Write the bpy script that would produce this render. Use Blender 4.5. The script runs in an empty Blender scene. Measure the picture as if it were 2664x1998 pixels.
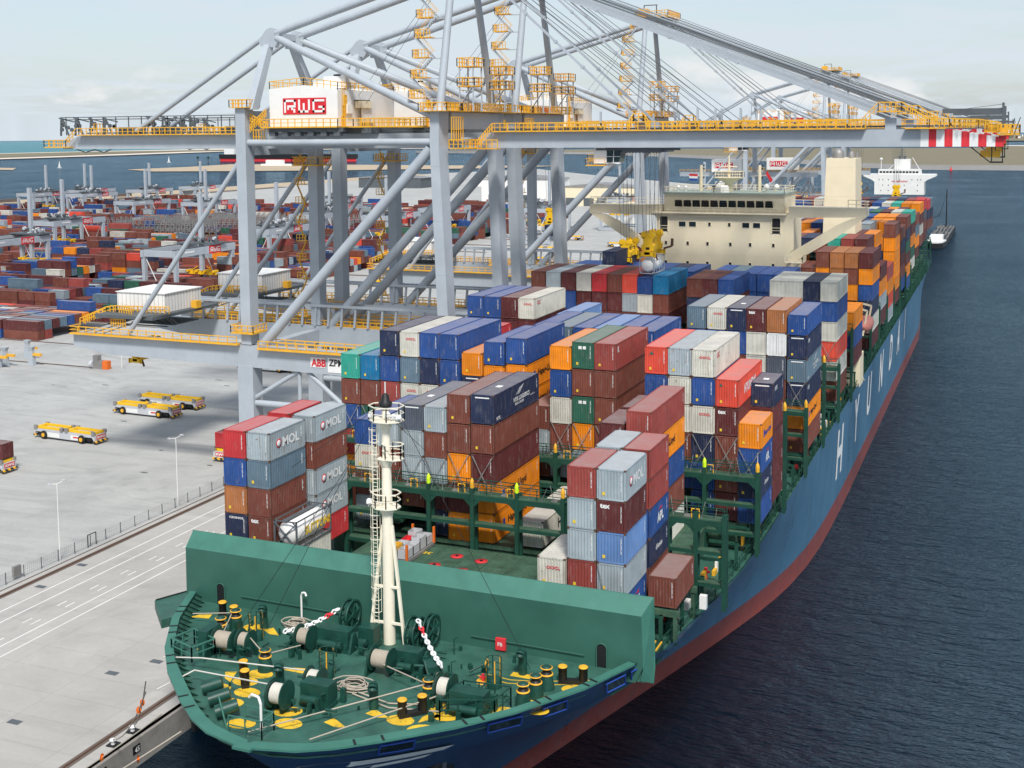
import bpy, bmesh, math, random
from mathutils import Vector, Matrix
random.seed(7)
S = bpy.context.scene
COL = S.collection
# ---------------------------------------------------------------- camera
CAM = (61.504, -92.302, 59.119)
yaw, pit, roll = 0.389880, 0.090694, -0.008417
FPX, CY, W0, H0 = 3189.5, 630.5, 2664.0, 1998.0
fv = Vector((-math.sin(yaw)*math.cos(pit), math.cos(yaw)*math.cos(pit), -math.sin(pit)))
rv = Vector((math.cos(yaw), math.sin(yaw), 0.0))
uv = rv.cross(fv)
c_, s_ = math.cos(roll), math.sin(roll)
r2 = rv*c_ + uv*s_
u2 = uv*c_ - rv*s_
cd = bpy.data.cameras.new('camera')
cam = bpy.data.objects.new('camera', cd); COL.objects.link(cam)
cam.matrix_world = Matrix(((r2.x, u2.x, -fv.x, CAM[0]), (r2.y, u2.y, -fv.y, CAM[1]), (r2.z, u2.z, -fv.z, CAM[2]), (0, 0, 0, 1)))
cd.sensor_width = 36.0; cd.lens = 36.0*FPX/W0
cd.shift_x = 0.0; cd.shift_y = (CY-H0/2)/W0
cd.clip_start = 1.0; cd.clip_end = 40000
S.camera = cam
# ---------------------------------------------------------------- world, sun, exposure
SUN_EL, SUN_AZ = math.radians(52), math.radians(150)      # azimuth measured clockwise from +Y (compass style)
w = bpy.data.worlds.new('World'); S.world = w; w.use_nodes = True
nt = w.node_tree; nt.nodes.clear()
N = nt.nodes.new; L = nt.links.new
out = N('ShaderNodeOutputWorld'); bg = N('ShaderNodeBackground')
sky = N('ShaderNodeTexSky'); sky.sky_type = 'NISHITA'; sky.sun_disc = False
sky.sun_elevation = SUN_EL; sky.sun_rotation = SUN_AZ; sky.altitude = 10; sky.air_density = 1.0; sky.dust_density = 1.6; sky.ozone_density = 1.0
tc = N('ShaderNodeTexCoord')
sep = N('ShaderNodeSeparateXYZ'); L(tc.outputs['Generated'], sep.inputs[0])
def math_n(op, a=None, b=None, c=None, tree=None, clamp=False):
    t = tree or nt
    n = t.nodes.new('ShaderNodeMath'); n.operation = op; n.use_clamp = clamp
    for i, v in enumerate((a, b, c)):
        if v is None: continue
        if isinstance(v, (int, float)): n.inputs[i].default_value = v
        else: t.links.new(v, n.inputs[i])
    return n.outputs[0]
zc_ = math_n('MAXIMUM', sep.outputs[2], 0.015)
zi = math_n('ADD', zc_, 0.10)
cx_ = math_n('DIVIDE', sep.outputs[0], zi); cy_ = math_n('DIVIDE', sep.outputs[1], zi)
cmb = N('ShaderNodeCombineXYZ'); L(cx_, cmb.inputs[0]); L(cy_, cmb.inputs[1])
def noise_w(scale, detail, rough, dist, vec):
    n = N('ShaderNodeTexNoise'); n.inputs['Scale'].default_value = scale; n.inputs['Detail'].default_value = detail
    n.inputs['Roughness'].default_value = rough; n.inputs['Distortion'].default_value = dist; L(vec, n.inputs['Vector']); return n.outputs['Fac']
def ramp(tree, src, pts):
    r = tree.nodes.new('ShaderNodeValToRGB'); tree.links.new(src, r.inputs[0])
    el = r.color_ramp.elements
    while len(el) < len(pts): el.new(0.5)
    for e, (p, c) in zip(el, pts):
        e.position = p; e.color = (c, c, c, 1) if isinstance(c, (int, float)) else tuple(c)+(1,)
    return r.outputs[0]
high = ramp(nt, noise_w(0.7, 8, 0.6, 0.6, cmb.outputs[0]), [(0.38, 0.0), (0.62, 1.0)])
wisp = ramp(nt, noise_w(2.1, 8, 0.62, 1.2, cmb.outputs[0]), [(0.42, 0.0), (0.72, 1.0)])
# low cumulus bank close to the horizon
mp = N('ShaderNodeMapping'); mp.inputs['Scale'].default_value = (1, 1, 2.6); L(tc.outputs['Generated'], mp.inputs[0])
cum = noise_w(7.0, 9, 0.58, 0.15, mp.outputs[0])
band = math_n('MULTIPLY', ramp(nt, sep.outputs[2], [(0.0, 0.3), (0.025, 1.0), (0.055, 0.7), (0.085, 0.0)]), 1.0)
cum2 = ramp(nt, math_n('MULTIPLY', cum, math_n('ADD', math_n('MULTIPLY', band, 0.40), 0.62)), [(0.515, 0.0), (0.60, 1.0)])
cum2 = math_n('MULTIPLY', cum2, band)
mask = math_n('ADD', math_n('MULTIPLY', high, 0.60), math_n('ADD', math_n('MULTIPLY', wisp, 0.30), 0.06), None, clamp=True)
haze = ramp(nt, sep.outputs[2], [(0.0, 0.55), (0.10, 0.2), (0.5, 0.0)])
mask = math_n('ADD', mask, haze, None, clamp=True)
def mixc(tree, fac, a, b, blend='MIX'):
    m = tree.nodes.new('ShaderNodeMix'); m.data_type = 'RGBA'; m.blend_type = blend
    for sock, v in ((m.inputs[0], fac), (m.inputs[6], a), (m.inputs[7], b)):
        if isinstance(v, (int, float)): sock.default_value = v
        elif isinstance(v, tuple): sock.default_value = v + ((1,) if len(v) == 3 else ())
        else: tree.links.new(v, sock)
    return m.outputs[2]
c1 = mixc(nt, mask, sky.outputs[0], (4.6, 5.15, 5.6))
c2 = mixc(nt, cum2, c1, (5.7, 5.8, 5.85))
L(c2, bg.inputs[0]); bg.inputs[1].default_value = 0.118
L(bg.outputs[0], out.inputs[0])
sd = bpy.data.lights.new('sun', 'SUN'); sd.energy = 3.1; sd.angle = math.radians(10); sd.color = (1.0, 0.965, 0.91)
sun = bpy.data.objects.new('sun', sd); COL.objects.link(sun); sun.location = (0, -200, 400)
dvec = Vector((math.sin(SUN_AZ)*math.cos(SUN_EL), math.cos(SUN_AZ)*math.cos(SUN_EL), math.sin(SUN_EL)))
sun.rotation_euler = dvec.to_track_quat('Z', 'Y').to_euler()
S.view_settings.view_transform = 'Standard'; S.view_settings.look = 'None'; S.view_settings.gamma = 1.0
S.view_settings.exposure = 0.36; S.view_settings.use_curve_mapping = False
S.render.engine = 'CYCLES'
# ---------------------------------------------------------------- materials
def srgb(r, g, b):
    f = lambda v: (v/255/12.92) if v/255 <= 0.04045 else ((v/255+0.055)/1.055)**2.4
    return (f(r), f(g), f(b))
def newmat(name):
    m = bpy.data.materials.new(name); m.use_nodes = True
    t = m.node_tree; b = t.nodes['Principled BSDF']
    return m, t, b
def tnoise(t, scale, detail=4, rough=0.55, vec=None, mapscale=None, obj=True):
    n = t.nodes.new('ShaderNodeTexNoise'); n.inputs['Scale'].default_value = scale
    n.inputs['Detail'].default_value = detail; n.inputs['Roughness'].default_value = rough
    if vec is None:
        tcn = t.nodes.new('ShaderNodeTexCoord'); vec = tcn.outputs['Object']
    if mapscale:
        mpn = t.nodes.new('ShaderNodeMapping'); mpn.inputs['Scale'].default_value = mapscale; t.links.new(vec, mpn.inputs[0]); vec = mpn.outputs[0]
    t.links.new(vec, n.inputs['Vector'])
    return n.outputs['Fac']
def paint(name, col, rough=0.5, vary=0.18, streak=0.10, metal=0.0, scale=0.35, bump=0.0, dirt=(0.10, 0.085, 0.07), spec=0.4):
    """weathered paint: soft blotches, vertical streaks, fine relief"""
    m, t, b = newmat(name)
    n1 = tnoise(t, scale, 6, 0.6)
    n2 = tnoise(t, 1.0, 5, 0.65, mapscale=(3.0, 3.0, 0.22))
    f1 = ramp(t, n1, [(0.3, 1.0-vary), (0.7, 1.0+vary*0.5)])
    c = mixc(t, 1.0, tuple(col), f1, 'MULTIPLY')
    f2 = ramp(t, n2, [(0.55, 0.0), (0.8, streak)])
    c = mixc(t, f2, c, dirt)
    t.links.new(c, b.inputs['Base Color'])
    t.links.new(ramp(t, n1, [(0.2, rough-0.08), (0.8, min(1, rough+0.12))]), b.inputs['Roughness'])
    b.inputs['Metallic'].default_value = metal
    b.inputs['Specular IOR Level'].default_value = spec
    if bump:
        bp = t.nodes.new('ShaderNodeBump'); bp.inputs['Strength'].default_value = bump; bp.inputs['Distance'].default_value = 0.05
        t.links.new(tnoise(t, 3.0, 4), bp.inputs['Height']); t.links.new(bp.outputs[0], b.inputs['Normal'])
    return m
def container_mat(name, attr=False, dust=0.0, corr=False):
    m, t, b = newmat(name)
    oi = t.nodes.new('ShaderNodeObjectInfo')
    if attr:
        at = t.nodes.new('ShaderNodeAttribute'); at.attribute_name = 'paint'; colr = at.outputs['Color']; rust_amt = 0.12
    else:
        colr = oi.outputs['Color']; rust_amt = oi.outputs['Alpha']
    tcn = t.nodes.new('ShaderNodeTexCoord')
    va = t.nodes.new('ShaderNodeVectorMath'); va.operation = 'ADD'
    cmbn = t.nodes.new('ShaderNodeCombineXYZ')
    off = math_n('MULTIPLY', oi.outputs['Random'], 90.0, tree=t)
    for i in range(3): t.links.new(off, cmbn.inputs[i])
    t.links.new(tcn.outputs['Object'], va.inputs[0]); t.links.new(cmbn.outputs[0], va.inputs[1])
    v = va.outputs[0]
    blot = tnoise(t, 0.5, 6, 0.6, vec=v)
    c = mixc(t, 1.0, colr, ramp(t, blot, [(0.3, 0.80), (0.7, 1.12)]), 'MULTIPLY')
    c = mixc(t, 1.0, c, ramp(t, oi.outputs['Random'], [(0.0, 0.88), (1.0, 1.10)]), 'MULTIPLY')
    # scuffs and dust
    sc = ramp(t, tnoise(t, 2.2, 6, 0.7, vec=v, mapscale=(1, 1, 0.35)), [(0.52, 0.0), (0.75, 0.28)])
    c = mixc(t, sc, c, (0.33, 0.31, 0.28))
    if dust: c = mixc(t, ramp(t, blot, [(0.25, dust*1.3), (0.75, dust*0.6)]), c, (0.50, 0.45, 0.43))
    # rust spots and runs
    rn = tnoise(t, 3.2, 5, 0.62, vec=v); rs = tnoise(t, 2.4, 4, 0.6, vec=v, mapscale=(2.6, 2.6, 0.16))
    r1 = ramp(t, math_n('ADD', rn, math_n('MULTIPLY', rust_amt, 0.075, tree=t), tree=t), [(0.70, 0.0), (0.76, 1.0)])
    r2_ = math_n('MULTIPLY', ramp(t, rs, [(0.56, 0.0), (0.78, 1.0)]), math_n('MULTIPLY', rust_amt, 0.75, tree=t), tree=t)
    rr = math_n('MAXIMUM', math_n('MULTIPLY', r1, 0.85, tree=t), r2_, tree=t)
    c = mixc(t, rr, c, (0.17, 0.08, 0.035))
    t.links.new(c, b.inputs['Base Color'])
    b.inputs['Roughness'].default_value = 0.55; b.inputs['Specular IOR Level'].default_value = 0.3
    if corr:
        wv = t.nodes.new('ShaderNodeTexWave'); wv.inputs['Scale'].default_value = 1.1; wv.bands_direction = 'DIAGONAL'
        mpn = t.nodes.new('ShaderNodeMapping'); mpn.inputs['Scale'].default_value = (1, 1, 0); t.links.new(tcn.outputs['Object'], mpn.inputs[0]); t.links.new(mpn.outputs[0], wv.inputs['Vector'])
        bp = t.nodes.new('ShaderNodeBump'); bp.inputs['Strength'].default_value = 0.6; bp.inputs['Distance'].default_value = 0.04
        t.links.new(wv.outputs['Fac'], bp.inputs['Height']); t.links.new(bp.outputs[0], b.inputs['Normal'])
    return m
M = {}
M['cont'] = container_mat('container_paint')
M['roof'] = container_mat('container_roof_paint', dust=0.30)
M['contattr'] = container_mat('container_paint_far', attr=True, corr=True)
M['grey'] = paint('crane_grey_paint', (0.40, 0.44, 0.48), 0.45, 0.10, 0.10)
M['greyd'] = paint('dark_steel', (0.10, 0.115, 0.125), 0.6, 0.2, 0.1)
M['yellow'] = paint('yellow_paint', (0.80, 0.42, 0.03), 0.5, 0.15, 0.10)
M['brightyellow'] = paint('spreader_yellow_paint', (0.85, 0.50, 0.01), 0.45, 0.12, 0.12)
M['white'] = paint('white_paint', (0.78, 0.77, 0.74), 0.5, 0.06, 0.06)
M['red'] = paint('red_paint', (0.70, 0.035, 0.045), 0.5, 0.08, 0.02)
M['signred'] = paint('sign_red', (0.62, 0.02, 0.03), 0.5, 0.05, 0.0)
M['orange'] = paint('orange_paint', (0.75, 0.16, 0.02), 0.5, 0.1, 0.05)
M['lime'] = paint('lime_cap', (0.62, 0.90, 0.02), 0.5, 0.05, 0.0)
M['black'] = paint('black_paint', (0.012, 0.012, 0.013), 0.5, 0.2, 0.05)
M['blacklet'] = paint('black_lettering', (0.02, 0.02, 0.02), 0.6, 0.1, 0.0)
M['whitelet'] = paint('white_lettering', (0.80, 0.80, 0.78), 0.6, 0.1, 0.05)
M['redlet'] = paint('red_lettering', (0.62, 0.03, 0.04), 0.6, 0.1, 0.05)
M['yellowlet'] = paint('yellow_lettering', (0.80, 0.55, 0.04), 0.6, 0.1, 0.05)
M['bluelet'] = paint('blue_lettering', (0.02, 0.07, 0.35), 0.6, 0.1, 0.05)
M['cream'] = paint('cream_paint', (0.80, 0.70, 0.50), 0.5, 0.06, 0.12, dirt=(0.42, 0.28, 0.14))
M['palegreen'] = paint('roof_deck_paint', (0.33, 0.40, 0.34), 0.6, 0.2, 0.2)
M['dgreen'] = paint('deck_green_paint', (0.036, 0.118, 0.088), 0.5, 0.35, 0.55, scale=0.5, bump=0.15, dirt=(0.14, 0.15, 0.12))
def worn(name, top, under, lo=.5, hi=.62, sc=2.6):
    m, t, b = newmat(name); c = mixc(t, ramp(t, tnoise(t, sc, 6, 0.7), [(lo, 0.0), (hi, 1.0)]), top, under)
    c = mixc(t, 1.0, c, ramp(t, tnoise(t, 0.8, 5, 0.6), [(0.3, 0.75), (0.7, 1.1)]), 'MULTIPLY'); t.links.new(c, b.inputs['Base Color']); b.inputs['Roughness'].default_value = 0.6; return m
M['deckyellow'] = worn('worn_deck_yellow', (0.80, 0.50, 0.03), (0.10, 0.15, 0.08), .56, .70)
M['mastcream'] = paint('mast_cream_paint', (0.84, 0.78, 0.63), 0.5, 0.06, 0.15, dirt=(0.45, 0.32, 0.18))
M['fadedred'] = paint('faded_red_cover', (0.55, 0.20, 0.16), 0.6, 0.2, 0.2)
M['bgreen'] = paint('breakwater_green_paint', (0.034, 0.118, 0.088), 0.5, 0.18, 0.35, scale=0.25, dirt=(0.02, 0.10, 0.07))
M['rim_and_lit_green'] = paint('rim_and_lit_green_paint', (0.048, 0.17, 0.128), 0.5, 0.14, 0.15, scale=0.6)  # rim colour; also the breakwater plates that have light painted in
M['lgreen'] = paint('lashing_green_paint', (0.010, 0.062, 0.040), 0.55, 0.25, 0.20, scale=0.7)
M['mgreen'] = paint('machinery_green_paint', (0.012, 0.065, 0.048), 0.42, 0.3, 0.25, scale=1.2, dirt=(0.03, 0.035, 0.03))
M['hatch'] = paint('hatch_cover_paint', (0.045, 0.105, 0.065), 0.65, 0.4, 0.7, scale=0.8, bump=0.3, dirt=(0.16, 0.16, 0.13))
M['rope'] = paint('rope', (0.42, 0.37, 0.30), 0.9, 0.2, 0.1)
M['ropew'] = paint('rope_white', (0.60, 0.58, 0.52), 0.9, 0.2, 0.1)
M['steel'] = paint('bare_steel', (0.30, 0.29, 0.28), 0.5, 0.25, 0.2, metal=0.3)
M['rust'] = paint('rusty_steel', (0.11, 0.055, 0.035), 0.8, 0.3, 0.3)
M['tyre'] = paint('tyre_rubber', (0.014, 0.014, 0.015), 0.8, 0.2, 0.1)
M['agv'] = paint('agv_grey_paint', (0.50, 0.51, 0.53), 0.45, 0.08, 0.10)
m_, t_, b_ = newmat('dark_glass'); b_.inputs['Base Color'].default_value = (0.012, 0.022, 0.025, 1); b_.inputs['Roughness'].default_value = 0.06; b_.inputs['Specular IOR Level'].default_value = 0.8; M['glass'] = m_
def cap_mat(name, a, b2, scale):
    m, t, b = newmat(name)
    wv = t.nodes.new('ShaderNodeTexWave'); wv.bands_direction = 'DIAGONAL'; wv.inputs['Scale'].default_value = scale
    tcn = t.nodes.new('ShaderNodeTexCoord'); t.links.new(tcn.outputs['Object'], wv.inputs['Vector'])
    c = mixc(t, ramp(t, wv.outputs['Fac'], [(0.48, 0.0), (0.52, 1.0)]), a, b2); t.links.new(c, b.inputs['Base Color']); b.inputs['Roughness'].default_value = 0.55
    return m
M['hazard'] = cap_mat('hazard_stripes', (0.85, 0.45, 0.02), (0.02, 0.02, 0.02), 0.55)
# concrete apron
def concrete(name, base, dark, streak_dir=(0.02, 0.35, 1), seams=True):
    m, t, b = newmat(name)
    tcn = t.nodes.new('ShaderNodeTexCoord'); v = tcn.outputs['Object']
    big = tnoise(t, 0.012, 6, 0.6, vec=v); mid = tnoise(t, 0.12, 6, 0.65, vec=v); fine = tnoise(t, 2.5, 5, 0.7, vec=v)
    # curved tyre tracks: warped, stretched noise
    wr = t.nodes.new('ShaderNodeTexNoise'); wr.inputs['Scale'].default_value = 0.018; wr.inputs['Detail'].default_value = 1; t.links.new(v, wr.inputs['Vector'])
    vm = t.nodes.new('ShaderNodeVectorMath'); vm.operation = 'SCALE'; vm.inputs[3].default_value = 26; t.links.new(wr.outputs['Color'], vm.inputs[0])
    va = t.nodes.new('ShaderNodeVectorMath'); va.operation = 'ADD'; t.links.new(v, va.inputs[0]); t.links.new(vm.outputs[0], va.inputs[1])
    tr = tnoise(t, 1.0, 5, 0.6, vec=va.outputs[0], mapscale=streak_dir)
    c = mixc(t, ramp(t, big, [(0.3, 0.0), (0.7, 1.0)]), base, tuple(x*0.88 for x in base))
    c = mixc(t, ramp(t, mid, [(0.45, 0.0), (0.8, 0.35)]), c, dark)
    c = mixc(t, ramp(t, tr, [(0.52, 0.0), (0.75, 0.42)]), c, dark)
    c = mixc(t, ramp(t, tr, [(0.25, 0.35), (0.45, 0.0)]), c, tuple(min(1, x*1.25) for x in base))
    c = mixc(t, ramp(t, fine, [(0.45, 0.0), (0.8, 0.22)]), c, dark)
    if seams:
        br = t.nodes.new('ShaderNodeTexBrick'); br.inputs['Scale'].default_value = 1.0; br.inputs['Brick Width'].default_value = 9.0; br.inputs['Row Height'].default_value = 4.5; br.inputs['Mortar Size'].default_value = 0.035; br.offset = 0.0
        br.inputs['Color1'].default_value = (1, 1, 1, 1); br.inputs['Color2'].default_value = (0.95, 0.95, 0.95, 1); br.inputs['Mortar'].default_value = (0.80, 0.80, 0.80, 1); t.links.new(v, br.inputs['Vector'])
        c = mixc(t, 1.0, c, br.outputs['Color'], 'MULTIPLY')
    t.links.new(c, b.inputs['Base Color']); b.inputs['Roughness'].default_value = 0.85; b.inputs['Specular IOR Level'].default_value = 0.25
    return m
M['apron'] = concrete('apron_concrete', (0.46, 0.46, 0.44), (0.20, 0.20, 0.20))
M['quay'] = concrete('quay_concrete', (0.46, 0.44, 0.41), (0.27, 0.26, 0.24), (0.02, 0.25, 1))
M['wallconc'] = concrete('quay_wall_concrete', (0.34, 0.32, 0.29), (0.13, 0.12, 0.11))
M['sand'] = concrete('sand', (0.50, 0.40, 0.28), (0.33, 0.26, 0.18), seams=False)
M['pale_sand'] = concrete('pale_sand', (0.72, 0.64, 0.54), (0.60, 0.52, 0.42), seams=False)
M['scrub'] = concrete('scrub', (0.22, 0.19, 0.125), (0.13, 0.13, 0.075), (0.0006, 0.02, 1), False)
M['gravel'] = concrete('dark_gravel', (0.15, 0.12, 0.10), (0.09, 0.075, 0.065), seams=False)
M['stone'] = concrete('shore_stone', (0.28, 0.27, 0.255), (0.10, 0.10, 0.095), seams=False)
M['linepaint'] = paint('road_marking', (0.74, 0.74, 0.72), 0.7, 0.15, 0.1)
def water(name, base, rough, refl=(0.50, 0.68, 0.82), amp=1.25):
    m, t, b = newmat(name); t.nodes.remove(b)
    o = t.nodes['Material Output']
    tcn = t.nodes.new('ShaderNodeTexCoord'); v = tcn.outputs['Object']
    patch = tnoise(t, 0.012, 5, 0.6, vec=v)
    df = t.nodes.new('ShaderNodeBsdfDiffuse'); gl = t.nodes.new('ShaderNodeBsdfGlossy'); gl.inputs['Roughness'].default_value = rough
    t.links.new(mixc(t, ramp(t, patch, [(0.35, 0.0), (0.7, 1.0)]), base, tuple(x*1.5 for x in base)), df.inputs['Color'])
    gl.inputs['Color'].default_value = refl+(1,)
    n1 = tnoise(t, 1.0, 6, 0.62, vec=v, mapscale=(0.14, 0.36, 1)); n2 = tnoise(t, 1.0, 6, 0.66, vec=v, mapscale=(0.55, 1.25, 1)); n3 = tnoise(t, 1.0, 3, 0.5, vec=v, mapscale=(0.03, 0.07, 1))
    gust = ramp(t, patch, [(0.3, 0.65), (0.7, 1.2)])
    h = math_n('ADD', math_n('MULTIPLY', n1, 1.6, tree=t), math_n('MULTIPLY', n2, 0.75, tree=t), tree=t)
    h = math_n('ADD', math_n('MULTIPLY', h, gust, tree=t), math_n('MULTIPLY', n3, 1.5, tree=t), tree=t)
    bp = t.nodes.new('ShaderNodeBump'); bp.inputs['Strength'].default_value = 1.0; bp.inputs['Distance'].default_value = amp
    t.links.new(h, bp.inputs['Height']); t.links.new(bp.outputs[0], gl.inputs['Normal'])
    fr = t.nodes.new('ShaderNodeFresnel'); fr.inputs['IOR'].default_value = 1.33; t.links.new(bp.outputs[0], fr.inputs['Normal'])
    mx = t.nodes.new('ShaderNodeMixShader'); t.links.new(math_n('MULTIPLY', math_n('SUBTRACT', fr.outputs[0], 0.034, tree=t), 1.5, tree=t, clamp=True), mx.inputs[0]); t.links.new(df.outputs[0], mx.inputs[1]); t.links.new(gl.outputs[0], mx.inputs[2]); t.links.new(mx.outputs[0], o.inputs['Surface'])
    return m
M['water'] = water('harbour_water', (0.0010, 0.006, 0.013), 0.07)
M['sea'] = water('sea_water', (0.03, 0.13, 0.14), 0.25, (0.5, 0.72, 0.75))
# hull paint: blue above, anti-fouling red below the boot line (painted areas)
def hull_mat():
    m, t, b = newmat('hull_blue_paint')
    tcn = t.nodes.new('ShaderNodeTexCoord'); v = tcn.outputs['Object']
    sp = t.nodes.new('ShaderNodeSeparateXYZ'); t.links.new(v, sp.inputs[0])
    blot = tnoise(t, 0.12, 6, 0.6, vec=v); runs = tnoise(t, 1.0, 5, 0.65, vec=v, mapscale=(0.6, 0.6, 0.05)); scr = tnoise(t, 1.0, 6, 0.7, vec=v, mapscale=(0.3, 0.3, 2.2))
    blue = mixc(t, ramp(t, blot, [(0.3, 0.0), (0.7, 1.0)]), (0.06, 0.165, 0.28), (0.085, 0.21, 0.33))
    blue = mixc(t, ramp(t, runs, [(0.50, 0.0), (0.82, 0.6)]), blue, (0.04, 0.06, 0.08))
    # shade under the bow flare put into the colour, pulled toward navy
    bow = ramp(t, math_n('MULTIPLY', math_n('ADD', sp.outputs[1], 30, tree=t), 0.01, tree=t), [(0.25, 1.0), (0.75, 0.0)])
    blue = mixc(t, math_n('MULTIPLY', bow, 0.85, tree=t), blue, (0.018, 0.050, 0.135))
    blue = mixc(t, ramp(t, scr, [(0.70, 0.0), (0.78, 0.5)]), blue, (0.20, 0.22, 0.24))
    red = mixc(t, ramp(t, runs, [(0.4, 0.0), (0.75, 0.7)]), (0.30, 0.060, 0.045), (0.14, 0.05, 0.045))
    edge = math_n('ADD', sp.outputs[2], 0, tree=t)
    c = mixc(t, math_n('GREATER_THAN', edge, 3.25, tree=t), red, blue)
    t.links.new(c, b.inputs['Base Color'])
    t.links.new(ramp(t, blot, [(0.3, 0.26), (0.7, 0.42)]), b.inputs['Roughness'])
    bp = t.nodes.new('ShaderNodeBump'); bp.inputs['Strength'].default_value = 0.25; bp.inputs['Distance'].default_value = 0.08
    t.links.new(tnoise(t, 0.35, 3, 0.5, vec=v), bp.inputs['Height']); t.links.new(bp.outputs[0], b.inputs['Normal'])
    return m
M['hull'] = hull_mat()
# ---------------------------------------------------------------- mesh helpers
class MB:
    def __init__(s): s.v = []; s.f = []; s.m = []; s.sm = []
    def add(s, vs, fs, m=0, smooth=False):
        o = len(s.v); s.v.extend(vs)
        for f in fs: s.f.append([i+o for i in f]); s.m.append(m); s.sm.append(smooth)
        return s
    def box(s, x0, x1, y0, y1, z0, z1, m=0):
        return s.add([(x0,y0,z0),(x1,y0,z0),(x1,y1,z0),(x0,y1,z0),(x0,y0,z1),(x1,y0,z1),(x1,y1,z1),(x0,y1,z1)],
                     [(0,3,2,1),(4,5,6,7),(0,1,5,4),(1,2,6,5),(2,3,7,6),(3,0,4,7)], m)
    def beam(s, p, q, w, h=None, m=0, up=(0,0,1)):
        p = Vector(p); q = Vector(q); h = h or w; d = (q-p)
        if d.length < 1e-6: return s
        d.normalize(); u = Vector(up)
        if abs(d.dot(u)) > 0.98: u = Vector((0, 1, 0))
        r = d.cross(u).normalized(); u = r.cross(d)
        a = [r*(-w/2)+u*(-h/2), r*(w/2)+u*(-h/2), r*(w/2)+u*(h/2), r*(-w/2)+u*(h/2)]
        return s.add([tuple(p+x) for x in a]+[tuple(q+x) for x in a], [(3,2,1,0),(4,5,6,7),(0,1,5,4),(1,2,6,5),(2,3,7,6),(3,0,4,7)], m)
    def taper(s, p, q, w0, h0, w1, h1, m=0):
        # vertical-ish box from p (w0 x, h0 y) to q
        vs = []
        for c, ww, hh in ((p, w0, h0), (q, w1, h1)):
            for dx, dy in ((-1,-1),(1,-1),(1,1),(-1,1)): vs.append((c[0]+dx*ww/2, c[1]+dy*hh/2, c[2]))
        return s.add(vs, [(3,2,1,0),(4,5,6,7),(0,1,5,4),(1,2,6,5),(2,3,7,6),(3,0,4,7)], m)
    def tube(s, p, q, r0, r1=None, n=8, m=0, caps=True):
        p = Vector(p); q = Vector(q); r1 = r0 if r1 is None else r1; d = (q-p)
        if d.length < 1e-6: return s
        d.normalize(); u = Vector((0,0,1)) if abs(d.z) < 0.9 else Vector((1,0,0))
        a = d.cross(u).normalized(); b = d.cross(a)
        vs = []
        for c, r in ((p, r0), (q, r1)):
            for i in range(n):
                t = 2*math.pi*i/n; vs.append(tuple(c+a*(r*math.cos(t))+b*(r*math.sin(t))))
        s.add(vs, [(i, (i+1) % n, n+(i+1) % n, n+i) for i in range(n)], m, True)
        if caps: s.add(vs[:n], [tuple(range(n))[::-1]], m); s.add(vs[n:], [tuple(range(n))], m)
        return s
    def path(s, pts, r, n=6, m=0):
        for a, b in zip(pts, pts[1:]): s.tube(a, b, r, r, n, m, True)
        return s
    def lathe(s, c, prof, n=16, m=0, axis='z', caps=True):
        vs = []
        for (r, h) in prof:
            for i in range(n):
                t = 2*math.pi*i/n; a, b = r*math.cos(t), r*math.sin(t)
                vs.append((c[0]+a, c[1]+b, c[2]+h) if axis == 'z' else ((c[0]+h, c[1]+a, c[2]+b) if axis == 'x' else (c[0]+a, c[1]+h, c[2]+b)))
        k = len(prof)
        fs = [(j*n+i, j*n+(i+1) % n, (j+1)*n+(i+1) % n, (j+1)*n+i) for j in range(k-1) for i in range(n)]
        if axis == 'y': fs = [f[::-1] for f in fs]
        s.add(vs, fs, m, n > 8)
        if not caps: return s
        s.add(vs[:n], [tuple(range(n))[::-1] if axis != 'y' else tuple(range(n))], m); s.add(vs[-n:], [tuple(range(n)) if axis != 'y' else tuple(range(n))[::-1]], m)
        return s
    def prism(s, poly, a, b, axis='y', m=0):
        # poly 2D list; axis y: (x,z) between y=a..b ; axis z: (x,y) ; axis x: (y,z)
        mk = {'y': lambda p, t: (p[0], t, p[1]), 'z': lambda p, t: (p[0], p[1], t), 'x': lambda p, t: (t, p[0], p[1])}[axis]
        n = len(poly); vs = [mk(p, a) for p in poly]+[mk(p, b) for p in poly]
        fs = [tuple(range(n)), tuple(range(n, 2*n))[::-1]]+[(i, i+n, (i+1) % n+n, (i+1) % n) for i in range(n)]
        return s.add(vs, fs, m)
    def quad(s, a, b, c, d, m=0): return s.add([a, b, c, d], [(0, 1, 2, 3)], m)
    def rail(s, pts, h=1.1, sp=1.6, r=0.045, m=0, mid=True):
        for a, b in zip(pts, pts[1:]):
            a = Vector(a); b = Vector(b); Ln = (b-a).length; k = max(1, int(round(Ln/sp))); up = Vector((0, 0, h))
            for j in range(k+1): p = a.lerp(b, j/k); s.beam(p, p+up, r*2, r*2, m)
            s.beam(a+up, b+up, r*2.2, r*2.2, m)
            if mid: s.beam(a+up*0.5, b+up*0.5, r*1.6, r*1.6, m)
        return s
    def mesh(s, name, mats):
        me = bpy.data.meshes.new(name); me.from_pydata(s.v, [], s.f)
        for x in mats: me.materials.append(x)
        me.polygons.foreach_set('material_index', s.m); me.polygons.foreach_set('use_smooth', s.sm)
        bm = bmesh.new(); bm.from_mesh(me); bmesh.ops.recalc_face_normals(bm, faces=bm.faces); bm.to_mesh(me); bm.free()
        me.update(); return me
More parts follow.
